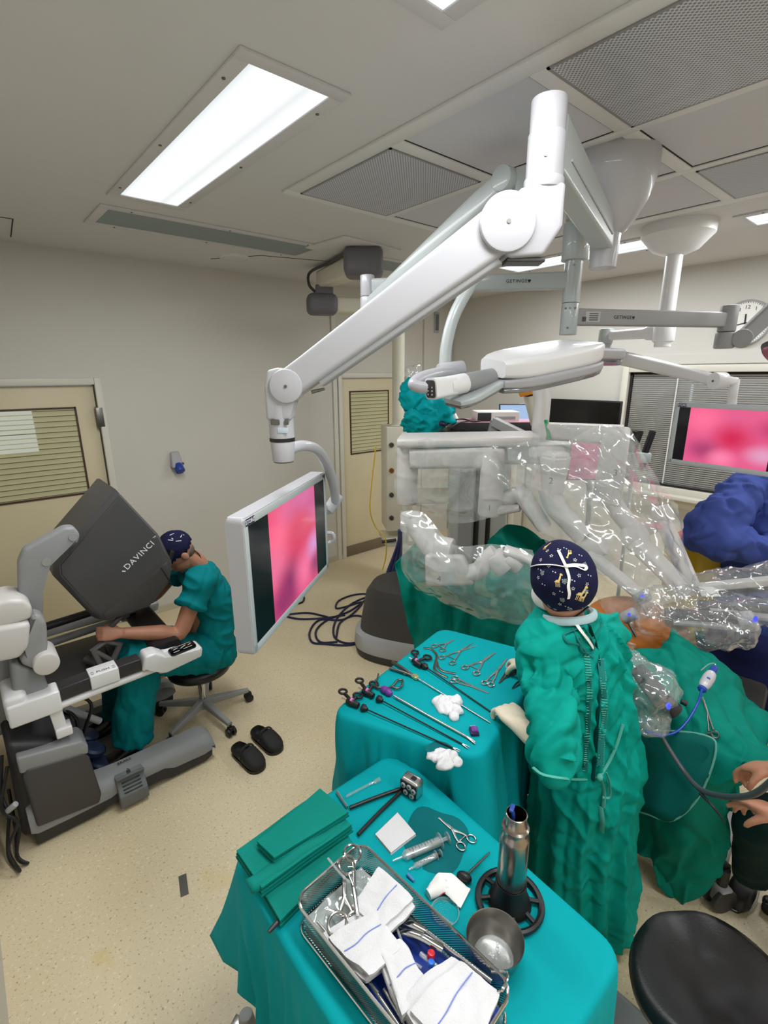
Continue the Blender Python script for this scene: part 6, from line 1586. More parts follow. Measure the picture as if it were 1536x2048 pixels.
t = thing('handle_bar', 'black upright handle with a white clamp before the window blinds', 'handle', PD(1296, 930, 3.3))
bm = N(); beam(bm, PD(1290, 905, 3.3), PD(1306, 862, 3.3), (.03, .05), (.03, .05), .01, up=FH); obj('grip', bm, M_BLACK, t)
bm = N(); box(bm, (.10, .06, .07), frame(PD(1284, 915, 3.3), CR, (0, 0, 1)), .01); obj('clamp', bm, M_PALE, t)
bm = N(); beam(bm, PD(1282, 940, 3.32), PD(1288, 922, 3.3), (.03, .04), (.03, .04), .008, up=FH); obj('lower_bar', bm, M_BLACK, t)
# pink screen seen through the plastic
t = thing('monitor', 'half hidden pink lit screen seen through the plastic between the arms numbered 2 and 3', 'monitor', PD(1175, 960, 3.35))
MP = frame(PD(1175, 918, 3.35), CR, -FH)
bm = N(); box(bm, (.26, .30, .03), MP @ T(0, 0, -.02), .006); obj('casing', bm, M_CHAR, t)
bm = uv_plane(None, MP @ T(0, 0, .001), .24, .28); obj('screen', bm, blob_screen('dim_pink_screen', [(.5, .6, .4, .5, (206, 80, 130)), (.3, .2, .3, .3, (150, 60, 100))], (190, 90, 130), .7, -.1, 1.1), t, recalc=False)
bm = N(); tube(bm, pq((1175, 960, 3.36), (1178, 1020, 3.4)) + [V((*PD(1178, 1080, 3.45)[:2], .0))], .018, 10, 2); obj('stalk', bm, M_PALE, t)
# yellow waste bin with rubbish
wb = PD(1404, 1150, 2.95)
t = thing('waste_bin', 'yellow open waste bin full of crumpled packets below the window', 'bin', (wb.x, wb.y, 0))
zr = PD(1408, 1090, 2.9).z; MB = T(wb.x, wb.y, 0) @ RZ(math.radians(49.4 - 90))
bm = N()
def br(w, d_, z): return [MB @ V((x, y, z)) for x, y in rrect(w, d_, .06, 5)]
loft(bm, [br(.30, .24, 0), br(.40, .34, zr), br(.43, .37, zr + .005), br(.43, .37, zr + .02), br(.39, .33, zr + .02), br(.37, .31, zr - .05), br(.28, .22, .03)]); obj('tub', bm, M_YELLOW, t)
wm_ = [M_PAPER, M_FILM2, M_PAPER, M_RED, M_FILM2, M_PAPER]
for k, (x, y, d) in enumerate(((1385, 1092, 2.98), (1418, 1104, 2.9), (1400, 1086, 3.02), (1370, 1083, 3.02), (1432, 1097, 2.92), (1440, 1110, 2.86))):
    bm = N(); c = PD(x, y, d); ball(bm, c, (.07, .05, .05), 14, 9, RZ(k)); push(bm, lambda p, n: .03 * ridge(p, 14))
    solo('crumpled_wrapper', bm, wm_[k], ['white crumpled wrapper at the near left of the yellow bin', 'clear crumpled wrapper in the middle of the yellow bin', 'small white wrapper at the back of the yellow bin', 'red wrapper at the left rim of the yellow bin', 'clear crumpled packet at the right of the yellow bin', 'white wrapper against the blue gowned elbow in the yellow bin'][k], 'wrapper', 'rubbish in the yellow bin', smooth=60)
# cables on the floor: black coil and blue bundle
bm = N()
def fl(*a): return [PZ(x, y, .008) for x, y in a]
tube(bm, fl((780, 1186), (735, 1194), (700, 1210), (672, 1240), (668, 1272), (690, 1286), (720, 1282), (738, 1258), (730, 1236), (705, 1232), (680, 1246), (672, 1276)), .0095, 8, 7)
tube(bm, fl((782, 1192), (720, 1188), (680, 1200), (672, 1216), (690, 1214), (725, 1205), (690, 1238), (640, 1240), (620, 1262), (624, 1284), (650, 1288), (700, 1290), (748, 1276)), .0095, 8, 7)
tube(bm, fl((780, 1200), (752, 1205), (745, 1192), (765, 1188), (735, 1198), (700, 1222), (655, 1240), (632, 1262), (640, 1284), (675, 1284)), .0095, 8, 7)
tube(bm, fl((655, 1234), (618, 1226), (585, 1228), (572, 1232), (600, 1238), (650, 1236), (690, 1230)), .0095, 8, 7)
solo('floor_cable', bm, M_NAVY, 'dark blue cable coiled on the floor beside the robot base', 'cable')
bm = N(); tube(bm, fl((592, 1208), (605, 1204), (608, 1194), (598, 1190)), .0095, 8, 5); solo('cable_end', bm, M_BLACK, 'short black cable end on the floor under the near monitor', 'cable')
bm = N()
for k in range(9):
    o = (k - 4) * 2.2; kk = k % 3
    tube(bm, [PD(801 + o * .4, 1060, 3.75), PD(800 + o * .5, 1085 + kk, 3.95 + .02 * kk), PD(794 + o, 1115, 4.1 + .02 * kk), PD(786 + o * 1.4, 1145 + 2 * kk, 4.3 + .02 * kk), PZ(776 + o * 1.2, 1180 + 2 * kk, .012), PZ(772 + o * 2.5, 1200 + kk, .012)], .0085, 7, 6)
solo('cable_bundle', bm, M_BLUE, 'bundle of blue cables dropping to the floor behind the robot base', 'cable')
# ------------------------------------------------------------------ scrub nurse seen from behind
def tree(bm): return BVHTree.FromBMesh(bm)
def on(bvh, px, py, lift=.003):
    """Point of a modelled surface seen at a photo position, lifted off it along the normal."""
    d = ray(px, py).normalized(); h = bvh.ray_cast(CAM_POS, d)
    if h[0] is None: return None
    n = h[1] if h[1].dot(d) < 0 else -h[1]
    return h[0] + n * lift
def line_on(bm, bvh, pts, r, lift=.003, n=5, seg=8, flat=.5):
    P_ = [q for q in (on(bvh, x, y, lift) for x, y in pts) if q is not None]
    if len(P_) > 1: tube(bm, P_, r, seg, n, flat=flat)
    return bm
nu_ = thing('person', 'scrub nurse in green gown and giraffe print cap standing with her back turned', 'person', (1.53, .645, 0))
LAT = CR.copy(); LAT.z = 0; LAT.normalize()
a_ = math.radians(24); FD = FH * math.cos(a_) - LAT * math.sin(a_); LT = FD.cross(V((0, 0, 1)))
HC = PD(1122, 1160, 1.47)
ctr = [(.05, V((1.545, .635, .05)), .195, .18), (.3, V((1.54, .64, .35)), .188, .17), (.6, V((1.53, .648, .62)), .182, .16), (.8, V((1.512, .66, .80)), .178, .15), (.95, V((1.492, .677, .96)), .168, .135),
       (1.1, V((1.465, .695, 1.10)), .180, .13), (1.2, V((1.435, .715, 1.20)), .195, .12), (1.27, V((1.42, .725, 1.265)), .175, .10), (1.31, V((1.41, .735, 1.31)), .11, .085), (1.34, V((1.405, .738, 1.335)), .075, .075)]
SHL = V((1.43, .72, 1.225)) - LT * .115; SHR = V((1.43, .72, 1.225)) + LT * .165
ELL = PZ(1118, 1512, 1.03); WRL = PZ(1046, 1456, 1.01); HDL = PZ(992, 1396, .985)
WRR = PZ(1050, 1332, 1.02); ELR = SHR.lerp(WRR, .45) + V((.10, .0, -.10))
# body: head, neck, arms, legs, gloved hands come as children
bm = N()
head(bm, HC, FD + V((0, 0, -.55)), V((0, 0, 1)) + FD * .5, 1.0)
limb(bm, [HC - V((0, 0, .06)) - FD * .02, V((1.41, .733, 1.34)), V((1.43, .72, 1.24))], [.056, .056, .075])
loft(bm, [ell(c, LT * w * .72, FD * d_ * .72, 20) for z, c, w, d_ in ctr[3:8]])
for s_, e_, w_ in ((SHL, ELL, WRL), (SHR, ELR, WRR)):
    limb(bm, [V((1.43, .72, 1.22)).lerp(s_, .6), s_, s_.lerp(e_, .5), e_, e_.lerp(w_, .4), w_], [.06, .052, .045, .038, .04, .027])
for k in (-1, 1): limb(bm, [V((1.52, .655, .80)) + LT * .08 * k, V((1.545, .63, .42)) + LT * .085 * k, V((1.555, .62, .07)) + LT * .08 * k], [.075, .055, .035])
obj('body', fuse(bm, .008, 3), M_SKIN, nu_, smooth=180)
# gown: trunk and sleeves in one surface
bm = N()
loft(bm, [ell(c, LT * w, FD * d_, 32, 2.3) for z, c, w, d_ in ctr])
for s_, e_, w_ in ((SHL, ELL, WRL), (SHR, ELR, WRR)):
    limb(bm, [V((1.43, .72, 1.22)).lerp(s_, .45), s_, s_.lerp(e_, .35), s_.lerp(e_, .7), e_, e_.lerp(w_, .25), e_.lerp(w_, .42)], [.085, .070, .060, .060, .060, .052, .042], 18)
bm = fuse(bm, .006, 3)
elax = (ELL - SHL).normalized()
def gown_wr(p, n):
    t = max(0.0, min(1.0, (1.22 - p.z) / .95)); q = p - V((1.51, .66, 0)); u = math.atan2(q.dot(LT), -q.dot(FD)) * .18 + .02 * noise.noise(V((p.z * 5, 3, 1)))
    d1 = (p - ELL).length; d2 = (p - SHL.lerp(ELL, .5)).length; slv = min(1.0, 1.3 * math.exp(-(d1 / .15) ** 4) + 1.2 * math.exp(-(d2 / .12) ** 4)); s_ = (p - SHL).dot(elax)
    ang = math.atan2((p - SHL).dot(LT), (p - SHL).dot(elax.cross(LT)))
    h = (.008 + .030 * t) * crest(u * 13, p.z * 1.3, 2.0, 2.2) - .016 * t * crest(u * 17 + 4, p.z * 1.8, 7.0, 3)
    h += (1 - slv) * (1 - .85 * t) * (.021 * crest(u * 9 + p.z * 7, (u - p.z) * 3.2, 5.0, 3.2) - .014 * crest(u * 8 - p.z * 9, (u + p.z) * 3, 9.0, 3.6))
    h += slv * (.026 * crest(s_ * 13 + ang * 2.2, ang * .6, 1.0, 2.6) - .018 * crest(s_ * 16 + ang * 1.2 + 3, ang * 1.0, 4.0, 3))
    return h + .002 * crest(p.x * 20, p.y * 20, p.z * 14, 3.6) - .002 * crest(p.x * 15 + p.z * 12 + 4, p.y * 18, p.z * 9 - p.x * 8, 3.8)
def gown_old(p, n):
    t = max(0.0, min(1.0, (1.25 - p.z) / 1.1))
    down = ridge((p.x * 1.0, p.y * 1.0, p.z * .28), 7.0) - .35                    # long folds that fall to the hem
    puck = ridge((p.x * 1.6, p.y * 1.6, p.z * 1.0 + p.x), 10) - .4                  # creases across back and shoulders
    dl = (p - ELL).length; slv = math.exp(-(dl / .16) ** 2)
    s_ = (p - SHL).dot(elax)
    cross = ridge((p.x * .8 + 3, p.y * .8, s_ * 1.5 + p.z), 13) - .35              # gathers round the bent elbow
    return .030 * t * down + .016 * (1 - t * .6) * puck + .018 * slv * cross + .006 * ridge(p, 24)
push(bm, gown_wr)
bmesh.ops.smooth_vert(bm, verts=bm.verts, factor=.35, use_axis_x=True, use_axis_y=True, use_axis_z=True)
for v in bm.verts: v.co.z = max(v.co.z, .05)
gb = tree(bm)
gown = obj('gown', bm, M_GOWN, nu_, smooth=180)
M_GDARK = cloth_mat('green_gown_trim', (30, 118, 112), bump=.2)
M_GLIGHT = cloth_mat('pale_green_tape', (84, 170, 156), bump=.1)
bm = N(); line_on(bm, gb, [(1176, 1250), (1190, 1290), (1197, 1340), (1196, 1400), (1192, 1460), (1188, 1520), (1186, 1560)], .010, .002, 6, 8, .3); obj('back_opening', bm, cloth_mat('dark_green_gap', (8, 70, 68), bump=.1), gown)
for side_, pts in (('l', [(1172, 1310), (1177, 1370), (1176, 1430), (1172, 1490), (1170, 1540)]), ('r', [(1200, 1318), (1206, 1370), (1207, 1430), (1202, 1480), (1200, 1530)])):
    bm = N(); line_on(bm, gb, pts, .010, .002, 6, 8, .25); st = obj('placket', bm, M_GDARK, gown)
    bm = N(); P_ = catmull([V((x, y, 0)) for x, y in pts], 12)
    for q in P_[::1]:
        a = on(gb, q.x - 5, q.y, .0045); b_ = on(gb, q.x + 5, q.y, .0045)
        if a and b_: tube(bm, [a, b_], .0016, 6, 1)
    obj('stitching', bm, M_GLIGHT, st)
bm = N(); line_on(bm, gb, [(1068, 1532), (1090, 1548), (1130, 1556), (1165, 1556), (1200, 1552)], .005, .006); line_on(bm, gb, [(1200, 1552), (1215, 1520), (1230, 1485), (1244, 1448)], .005, .007)
obj('waist_tie', bm, M_GLIGHT, gown)
bm = N(); k_ = on(gb, 1201, 1552, .012)
if k_:
    ball(bm, k_, (.012, .01, .012), 12, 8); line_on(bm, gb, [(1201, 1552), (1206, 1580), (1207, 1612)], .007, .006, 5, 8, .3); line_on(bm, gb, [(1208, 1545), (1216, 1565), (1214, 1592), (1200, 1590)], .004, .009)
    line_on(bm, gb, [(1202, 1612), (1205, 1640), (1203, 1660)], .009, .005, 5, 8, .25)
obj('tie_knot', bm, M_GLIGHT, gown)
bm = N(); line_on(bm, gb, [(1166, 1254), (1148, 1262), (1128, 1272), (1135, 1284), (1155, 1288), (1172, 1300)], .004, .006); line_on(bm, gb, [(1166, 1256), (1180, 1280), (1186, 1300), (1176, 1310), (1160, 1300), (1158, 1275)], .004, .008); line_on(bm, gb, [(1146, 1258), (1156, 1282), (1170, 1302), (1184, 1316)], .004, .007)
obj('neck_tie', bm, M_GDARK, gown)
bm = N(); line_on(bm, gb, [(1212, 1224), (1206, 1246), (1192, 1266), (1178, 1280)], .003, .003); obj('neckline_hem', bm, M_GDARK, gown)
# undershirt collar
bm = N()
ring = [V((1.412, .732, 1.325)) + LT * .083 * math.cos(2 * PI * k / 28) + FD * .083 * math.sin(2 * PI * k / 28) + V((0, 0, .012 - .02 * math.sin(2 * PI * k / 28))) for k in range(28)]
tube(bm, ring, .012, 8, 1, closed=True, flat=1.2); obj('collar', bm, mat('pale_blue_knit', (178, 204, 210), .8, bump=.2), nu_)
# cap: full gathered bonnet
up_c = (V((0, 0, 1)) + FD * .42).normalized(); fw_c = (FD - up_c * FD.dot(up_c)).normalized(); rt_c = fw_c.cross(up_c)
cc0 = HC + up_c * .012 - fw_c * .012
bm = N(); ball(bm, (0, 0, 0), 1.0, 56, 40)
for v in bm.verts:
    q = v.co.copy(); v.co = cc0 + rt_c * q.x * .0945 + fw_c * q.y * .108 + up_c * (q.z * .116)
bmesh.ops.delete(bm, geom=[v for v in bm.verts if (v.co - cc0).dot(up_c) < -.104 + .5 * max(0, (v.co - cc0).dot(fw_c) - .01)], context='VERTS')
push(bm, lambda p, n: .004 * (ridge(p, 16) - .3) * (1 if (p - cc0).dot(up_c) < 0 else .5))
bmesh.ops.solidify(bm, geom=list(bm.faces), thickness=.003)
cbv = tree(bm); cap = obj('surgical_cap', bm, M_NAVYCAP, nu_, smooth=180)
def decal(bm, bvh, polys, px, py, scale, rot=0.0, mi=0):
    """Flat printed shape (polygons in its own xy, unit size) laid on a modelled surface."""
    c = on(bvh, px, py, 0)
    if c is None: return
    h = bvh.find_nearest(c); n = h[1]
    if n.dot(CAM_POS - c) < 0: n = -n
    M = frame(c, CR, n) @ RZ(rot)
    for poly in polys:
        vs = []
        for x, y in poly:
            w = M @ V((x * scale, y * scale, .02)); hh = bvh.ray_cast(w, -n)
            if hh[0] is None: break
            vs.append(hh[0] + n * .0012)
        if len(vs) == len(poly):
            try:
                f = bm.faces.new([bm.verts.new(q) for q in vs]); f.material_index = mi
            except ValueError: pass
gir = [[(-.22, -.02), (-.18, .16), (.06, .2), (.16, .14), (.14, -.05)], [(.02, .12), (.10, .42), (.16, .62), (.24, .60), (.24, .42), (.18, .12)], [(.12, .58), (.16, .74), (.28, .72), (.38, .60), (.34, .54), (.2, .56)],
       [(-.22, 0), (-.17, 0), (-.16, -.42), (-.20, -.42)], [(-.10, -.02), (-.05, -.02), (-.06, -.42), (-.10, -.42)], [(.04, -.02), (.09, -.02), (.08, -.42), (.04, -.42)], [(.11, -.02), (.15, -.02), (.16, -.42), (.12, -.42)], [(-.22, .08), (-.30, -.02), (-.27, -.04), (-.20, .03)]]
GY = mat('giraffe_yellow', (226, 196, 128), .8)
bm = N()
for px, py, s, r in ((1116, 1164, .036, .0), (1160, 1190, .044, -.25), (1139, 1106, .026, 2.9), (1092, 1094, .028, -1.0), (1166, 1196, .03, -.2), (1070, 1188, .03, .3)): decal(bm, cbv, gir, px, py, s, r)
obj('giraffe_print', bm, GY, cap, smooth=0, recalc=False)
def petals(n, r0, r1, w): return [[(r0 * math.cos(a), r0 * math.sin(a)), (r1 * .6 * math.cos(a - w), r1 * .6 * math.sin(a - w)), (r1 * math.cos(a), r1 * math.sin(a)), (r1 * .6 * math.cos(a + w), r1 * .6 * math.sin(a + w))] for a in (2 * PI * k / n for k in range(n))]
bm = N()
for px, py in ((1077, 1155), (1108, 1187), (1110, 1218), (1095, 1102), (1146, 1177), (1158, 1151), (1148, 1226), (1120, 1208), (1103, 1112), (1082, 1120), (1150, 1120), (1174, 1168), (1098, 1132)): decal(bm, cbv, petals(5, .12, .5, .38), px, py, .013, random.uniform(0, 2))
obj('flower_print', bm, mat('pale_flower', (226, 222, 224), .8), cap, smooth=0, recalc=False)
bm = N()
dot = [[(.5 * math.cos(2 * PI * k / 8), .5 * math.sin(2 * PI * k / 8)) for k in range(8)]]
for px, py in ((1085, 1168), (1120, 1182), (1131, 1212), (1137, 1214), (1083, 1206), (1144, 1160), (1106, 1143), (1116, 1098), (1128, 1096), (1165, 1215), (1098, 1228), (1077, 1138), (1176, 1150), (1158, 1110)):
    decal(bm, cbv, dot, px, py, .004); decal(bm, cbv, dot, px + 5, py + 2, .004)
obj('dot_print', bm, mat('pale_dots', (214, 214, 222), .8), cap, smooth=0, recalc=False)
leafp = [[(0, -.5), (.05, -.5), (.05, .5), (0, .5)]] + [[(.02, y), (.3 * s, y + .12), (.42 * s, y + .3), (.2 * s, y + .2)] for y in (-.35, -.1, .15) for s in (-1, 1)]
bm = N()
for px, py, r in ((1129, 1163, .1), (1098, 1212, .0), (1125, 1200, .4), (1085, 1146, -.3), (1170, 1130, .5), (1172, 1183, 1.), (1140, 1218, 1.2)): decal(bm, cbv, leafp, px, py, .018, r)
obj('leaf_print', bm, mat('pale_leaf', (176, 196, 190), .8), cap, smooth=0, recalc=False)
bm = N(); line_on(bm, cbv, [(1065, 1133), (1080, 1130), (1105, 1130), (1132, 1134)], .0052, .003, 5, 8, .35); line_on(bm, cbv, [(1132, 1134), (1150, 1133), (1168, 1140), (1170, 1133), (1150, 1130), (1134, 1132)], .0045, .003, 4, 8, .35)
line_on(bm, cbv, [(1117, 1102), (1124, 1116), (1132, 1133)], .005, .004, 4, 8, .35); line_on(bm, cbv, [(1132, 1134), (1138, 1155), (1137, 1172), (1139, 1186), (1137, 1196)], .0055, .004, 5, 8, .35)
ball(bm, on(cbv, 1132, 1133, .004), .007, 10, 8); obj('cap_tie', bm, M_PAPER, cap)
# mask: white edge by the cheek, black straps, white strap hanging down the back
bm = N(); ball(bm, HC + fw_c * .066 - up_c * .050, (.056, .062, .052), 22, 14); obj('face_mask', bm, M_PAPER, nu_, smooth=180)
bm = N(); m0 = on(cbv, 1084, 1222, .006) or HC
tube(bm, [m0, m0 + V((0, 0, -.04)) - LT * .004, m0 + V((0, 0, -.075)) - LT * .012], .005, 8, 4, flat=.4); pass
n0 = V((1.412, .732, 1.36)) - FD * .060
tube(bm, [n0 - LT * .055 + V((0, 0, -.012)), n0 - LT * .02 - FD * .008 + V((0, 0, .01)), n0 + LT * .02 - FD * .008 + V((0, 0, .03))], .005, 8, 4, flat=.5); obj('black_strap', bm, M_BLACK, nu_)
bm = N(); line_on(bm, gb, [(1150, 1246), (1160, 1262), (1172, 1280), (1183, 1298)], .006, .010, 5, 8, .3); obj('mask_strap', bm, M_PAPER, nu_)
# gloves: each hand and cuff in one latex skin
bm = N(); dH = (HDL - WRL).normalized()
limb(bm, [ELL.lerp(WRL, .42), ELL.lerp(WRL, .75), WRL + dH * .005, WRL + dH * .03], [.041, .036, .031, .028]); hand(bm, WRL + dH * .01, dH + V((0, 0, .05)), (-.15, -.25, -1), CR - V((0, 0, .2)), 1.16, (.42, .5, .6, .7), .3, .09)
obj('glove', fuse(bm, .0045, 2), M_GLOVE, nu_, smooth=180)
bm = N(); limb(bm, [ELL.lerp(WRL, .34), ELL.lerp(WRL, .58)], [.046, .042], 18, 2); obj('knit_cuff', bm, mat('grey_knit_cuff', (176, 190, 188), .9, bump=.3, bscale=200), nu_)
bm = N(); dR = (PZ(1034, 1322, .985) - WRR).normalized()
limb(bm, [ELR.lerp(WRR, .7), WRR, WRR + dR * .02], [.036, .030, .027]); hand(bm, WRR, dR, (-.2, -.1, -1), -CR - V((0, 0, .3)), .98, (.6, .7, .8, .9), .4, .05)
obj('glove', fuse(bm, .0045, 2), M_GLOVE, nu_, smooth=180)
for k in (-1, 1):
    bm = N(); p = V((1.555, .62, 0)) + LT * .085 * k
    rings = [ell(p + FD * t + V((0, 0, h_ / 2)), LT * w, V((0, 0, h_ / 2)), 16, 2.6) for t, w, h_ in ((-.09, .022, .05), (-.07, .034, .07), (-.02, .037, .085), (.06, .044, .07), (.13, .042, .05), (.165, .02, .03))]
    loft(bm, rings); obj('shoe', bm, M_BLACK, nu_, smooth=180)

# ------------------------------------------------------------------ blue gowned assistant at the picture's edge
ba = thing('person', 'person in a blue surgical gown with arms folded, cut off by the picture edge', 'person', (3.55, .55, 0))
S_ = V((3.50, .60, 0)); tl = PD(1545, 975, 2.72)
shz = 1.46
shl, shr = V((3.33, .74, shz)), V((3.62, .44, shz)); latb = (shr - shl).normalized(); fwb = V((-.66, -.75, 0)) * .6 + latb * -.3
hb = PD(1585, 898, 2.72)
elb_, wrb = PD(1420, 1068, 2.55), PD(1560, 1120, 2.5)
elb2, wrb2 = shr + V((.02, -.06, -.30)), PD(1540, 1098, 2.52)
bm = N(); head(bm, hb, -FH * .6 - CR * .7 + V((0, 0, -.3)), (0, 0, 1), 1.05)
limb(bm, [hb - V((0, 0, .08)), V((3.48, .59, 1.5)), V((3.48, .59, 1.36))], [.058, .06, .09]); limb(bm, [V((3.48, .59, 1.36)), V((3.5, .57, .95))], [.13, .13])
for s_, e_, w_ in ((shl, elb_, wrb), (shr, elb2, wrb2)): limb(bm, [V((3.48, .59, 1.38)), s_, e_, w_], [.07, .055, .042, .03])
hand(bm, wrb, (wrb - elb_), (0, 0, -1), FH, .95, (.3, .4, .5, .5)); hand(bm, wrb2, (wrb2 - elb2), (0, 0, -1), FH, .95, (.3, .4, .5, .5))
for k in (-1, 1): limb(bm, [V((3.5, .57, .95)) + latb * .09 * k, V((3.52, .56, .5)) + latb * .09 * k, V((3.53, .55, .06)) + latb * .09 * k], [.085, .06, .04])
obj('body', fuse(bm, .010, 3), M_SKIN, ba, smooth=180)
bm = N()
loft(bm, [ell(c, latb * w, FH * d_, 28, 2.4) for c, w, d_ in ((V((3.52, .55, .14)), .27, .21), (V((3.51, .56, .55)), .26, .20), (V((3.50, .57, .95)), .25, .20), (V((3.49, .58, 1.2)), .24, .18), (V((3.48, .59, 1.38)), .23, .15), (V((3.48, .59, 1.47)), .13, .1))])
for s_, e_, w_ in ((shl, elb_, wrb), (shr, elb2, wrb2)): limb(bm, [V((3.48, .59, 1.38)), s_, s_.lerp(e_, .5), e_, e_.lerp(w_, .5), e_.lerp(w_, 1.1)], [.11, .10, .115, .11, .095, .075], 16)
bm = fuse(bm, .012, 4)
push(bm, lambda p, n: .022 * crest(p.x * 6, p.y * 6, p.z * 2.4, 2.4) + .018 * crest((p.x + p.z) * 6, p.y * 5, (p.z - p.x) * 3, 3) - .014 * crest(p.x * 11, p.y * 11, p.z * 6, 3.4)); obj('gown', bm, M_BLUEGOWN, ba, smooth=180)
bm = N(); ball(bm, hb + V((0, 0, .03)), (.10, .10, .105), 24, 16); bmesh.ops.delete(bm, geom=[v for v in bm.verts if v.co.z < hb.z + .0], context='VERTS'); bmesh.ops.solidify(bm, geom=list(bm.faces), thickness=.003); obj('surgical_cap', bm, M_BLUEGOWN, ba, smooth=180)
# the gown's wide lower panel hanging over the far side of the patient
rows = [pq((1388, 1262, 2.45), (1440, 1262, 2.4), (1500, 1265, 2.3), (1570, 1275, 2.2)), pq((1398, 1300, 2.42), (1450, 1310, 2.34), (1505, 1330, 2.2), (1575, 1340, 2.1)), pq((1440, 1350, 2.36), (1490, 1385, 2.2), (1530, 1410, 2.1), (1580, 1430, 2.0)), pq((1490, 1400, 2.3), (1520, 1430, 2.2), (1550, 1460, 2.1), (1590, 1490, 2.0))]
bm = net(rows, 50, 40, lambda p, n: .012 * (ridge(p, 5) - .3), .004)
solo('navy_gown_panel', bm, cloth_mat('navy_gown_panel', (34, 40, 86), bump=.35), 'dark navy lower panel of the blue gown hanging beyond the patient under the crumpled plastic sleeves', 'surgical drape', smooth=180)

# ------------------------------------------------------------------ seated helper: only hands, a leg and a shoe reach into the picture
sh = thing('person', 'seated helper whose two bare hands and dark shoe reach in from the edge', 'person', PZ(1680, 1700, .0))
hA, wA = PD(1496, 1532, 1.24), PD(1556, 1540, 1.17); hB, wB = PD(1498, 1602, 1.15), PD(1572, 1640, 1.06)
hpv = PZ(1760, 1720, .48); chs = hpv + V((-.05, .06, .42))
bm = N()
limb(bm, [hpv, chs], [.14, .15]); head(bm, chs + V((-.03, .06, .28)), FH * -.2 - CR * .9 + V((0, 0, -.3)), (0, 0, 1), 1.0); limb(bm, [chs, chs + V((-.02, .04, .2))], [.07, .055])
for w_, h_, k in ((wA, hA, 1), (wB, hB, -1)):
    s_ = chs + V((-.02, .02, .08)) + FH * .16 * k; e_ = s_.lerp(w_, .5) + V((.02, 0, -.10))
    limb(bm, [chs, s_, e_, e_.lerp(w_, .5), w_], [.08, .055, .043, .040, .029])
    hand(bm, w_, (h_ - w_), (0, .1, -1) if k > 0 else (0, .45, -1), (0, -.1, 1) if k < 0 else (-.4, -.6, -.2), .98, (.55, .75, .9, 1.0) if k > 0 else (.35, .5, .6, .7), .35, .06)
kn = PD(1528, 1635, 1.34); an = PD(1502, 1745, 1.48)
obj('body', fuse(bm, .0055, 3), M_SKIN2, sh, smooth=180)
bm = N(); limb(bm, [hpv, hpv.lerp(kn, .5), kn, kn.lerp(an, .5), an], [.12, .09, .075, .07, .066], 16); k2 = kn + V((.12, -.22, 0)); limb(bm, [hpv, k2, V((k2.x - .02, k2.y + .02, .08))], [.12, .075, .06], 16)
bm = fuse(bm, .011, 4); push(bm, lambda p, n: .008 * (ridge(p, 9) - .3)); obj('trousers', bm, cloth_mat('dark_trousers', (14, 40, 40), bump=.3), sh, smooth=180)
bm = N(); f0 = PZ(1500, 1748, .05); f1 = PZ(1478, 1795, .02); dd = (f1 - f0); dd.z = 0; dd.normalize(); sd = V((-dd.y, dd.x, 0)); f0 = V((f0.x, f0.y, 0)) - dd * .08
loft(bm, [ell(f0 + dd * t + V((0, 0, h_ / 2 + .004)), sd * w, V((0, 0, h_ / 2)), 18, 2.6) for t, w, h_ in ((0, .026, .06), (.03, .037, .08), (.1, .04, .085), (.17, .047, .065), (.23, .045, .05), (.265, .022, .03))]); so = obj('shoe', bm, M_BLACK, sh, smooth=180)
bm = N(); tube(bm, [f0 + dd * .04 + sd * .03 + V((0, 0, .088)), f0 + dd * .09 + sd * .042 + V((0, 0, .05)), f0 + dd * .2 + sd * .050 + V((0, 0, .02)), f0 + dd * .27 + V((0, 0, .016)), f0 + dd * .2 - sd * .05 + V((0, 0, .02))], .0022, 6, 6); obj('pale_piping', bm, M_LGREY, so)
bm = N(); c0, c1 = PZ(1478, 1716, .10), PZ(1502, 1768, .02); pts = []
for k in range(90):
    t = k / 89; a = t * 9 * 2 * PI; c = c0.lerp(c1, t); pts.append(c + CR * .016 * math.cos(a) + V((0, 0, .016 * math.sin(a) + .012)))
tube(bm, pts, .0045, 6, 1); tube(bm, [pts[-1], PZ(1505, 1775, .01), PZ(1512, 1760, .01), PZ(1500, 1740, .012), PZ(1530, 1690, .05)], .004, 6, 5)
solo('coiled_lead', bm, M_BLACK, 'black coiled lead lying over the dark shoe', 'cable')
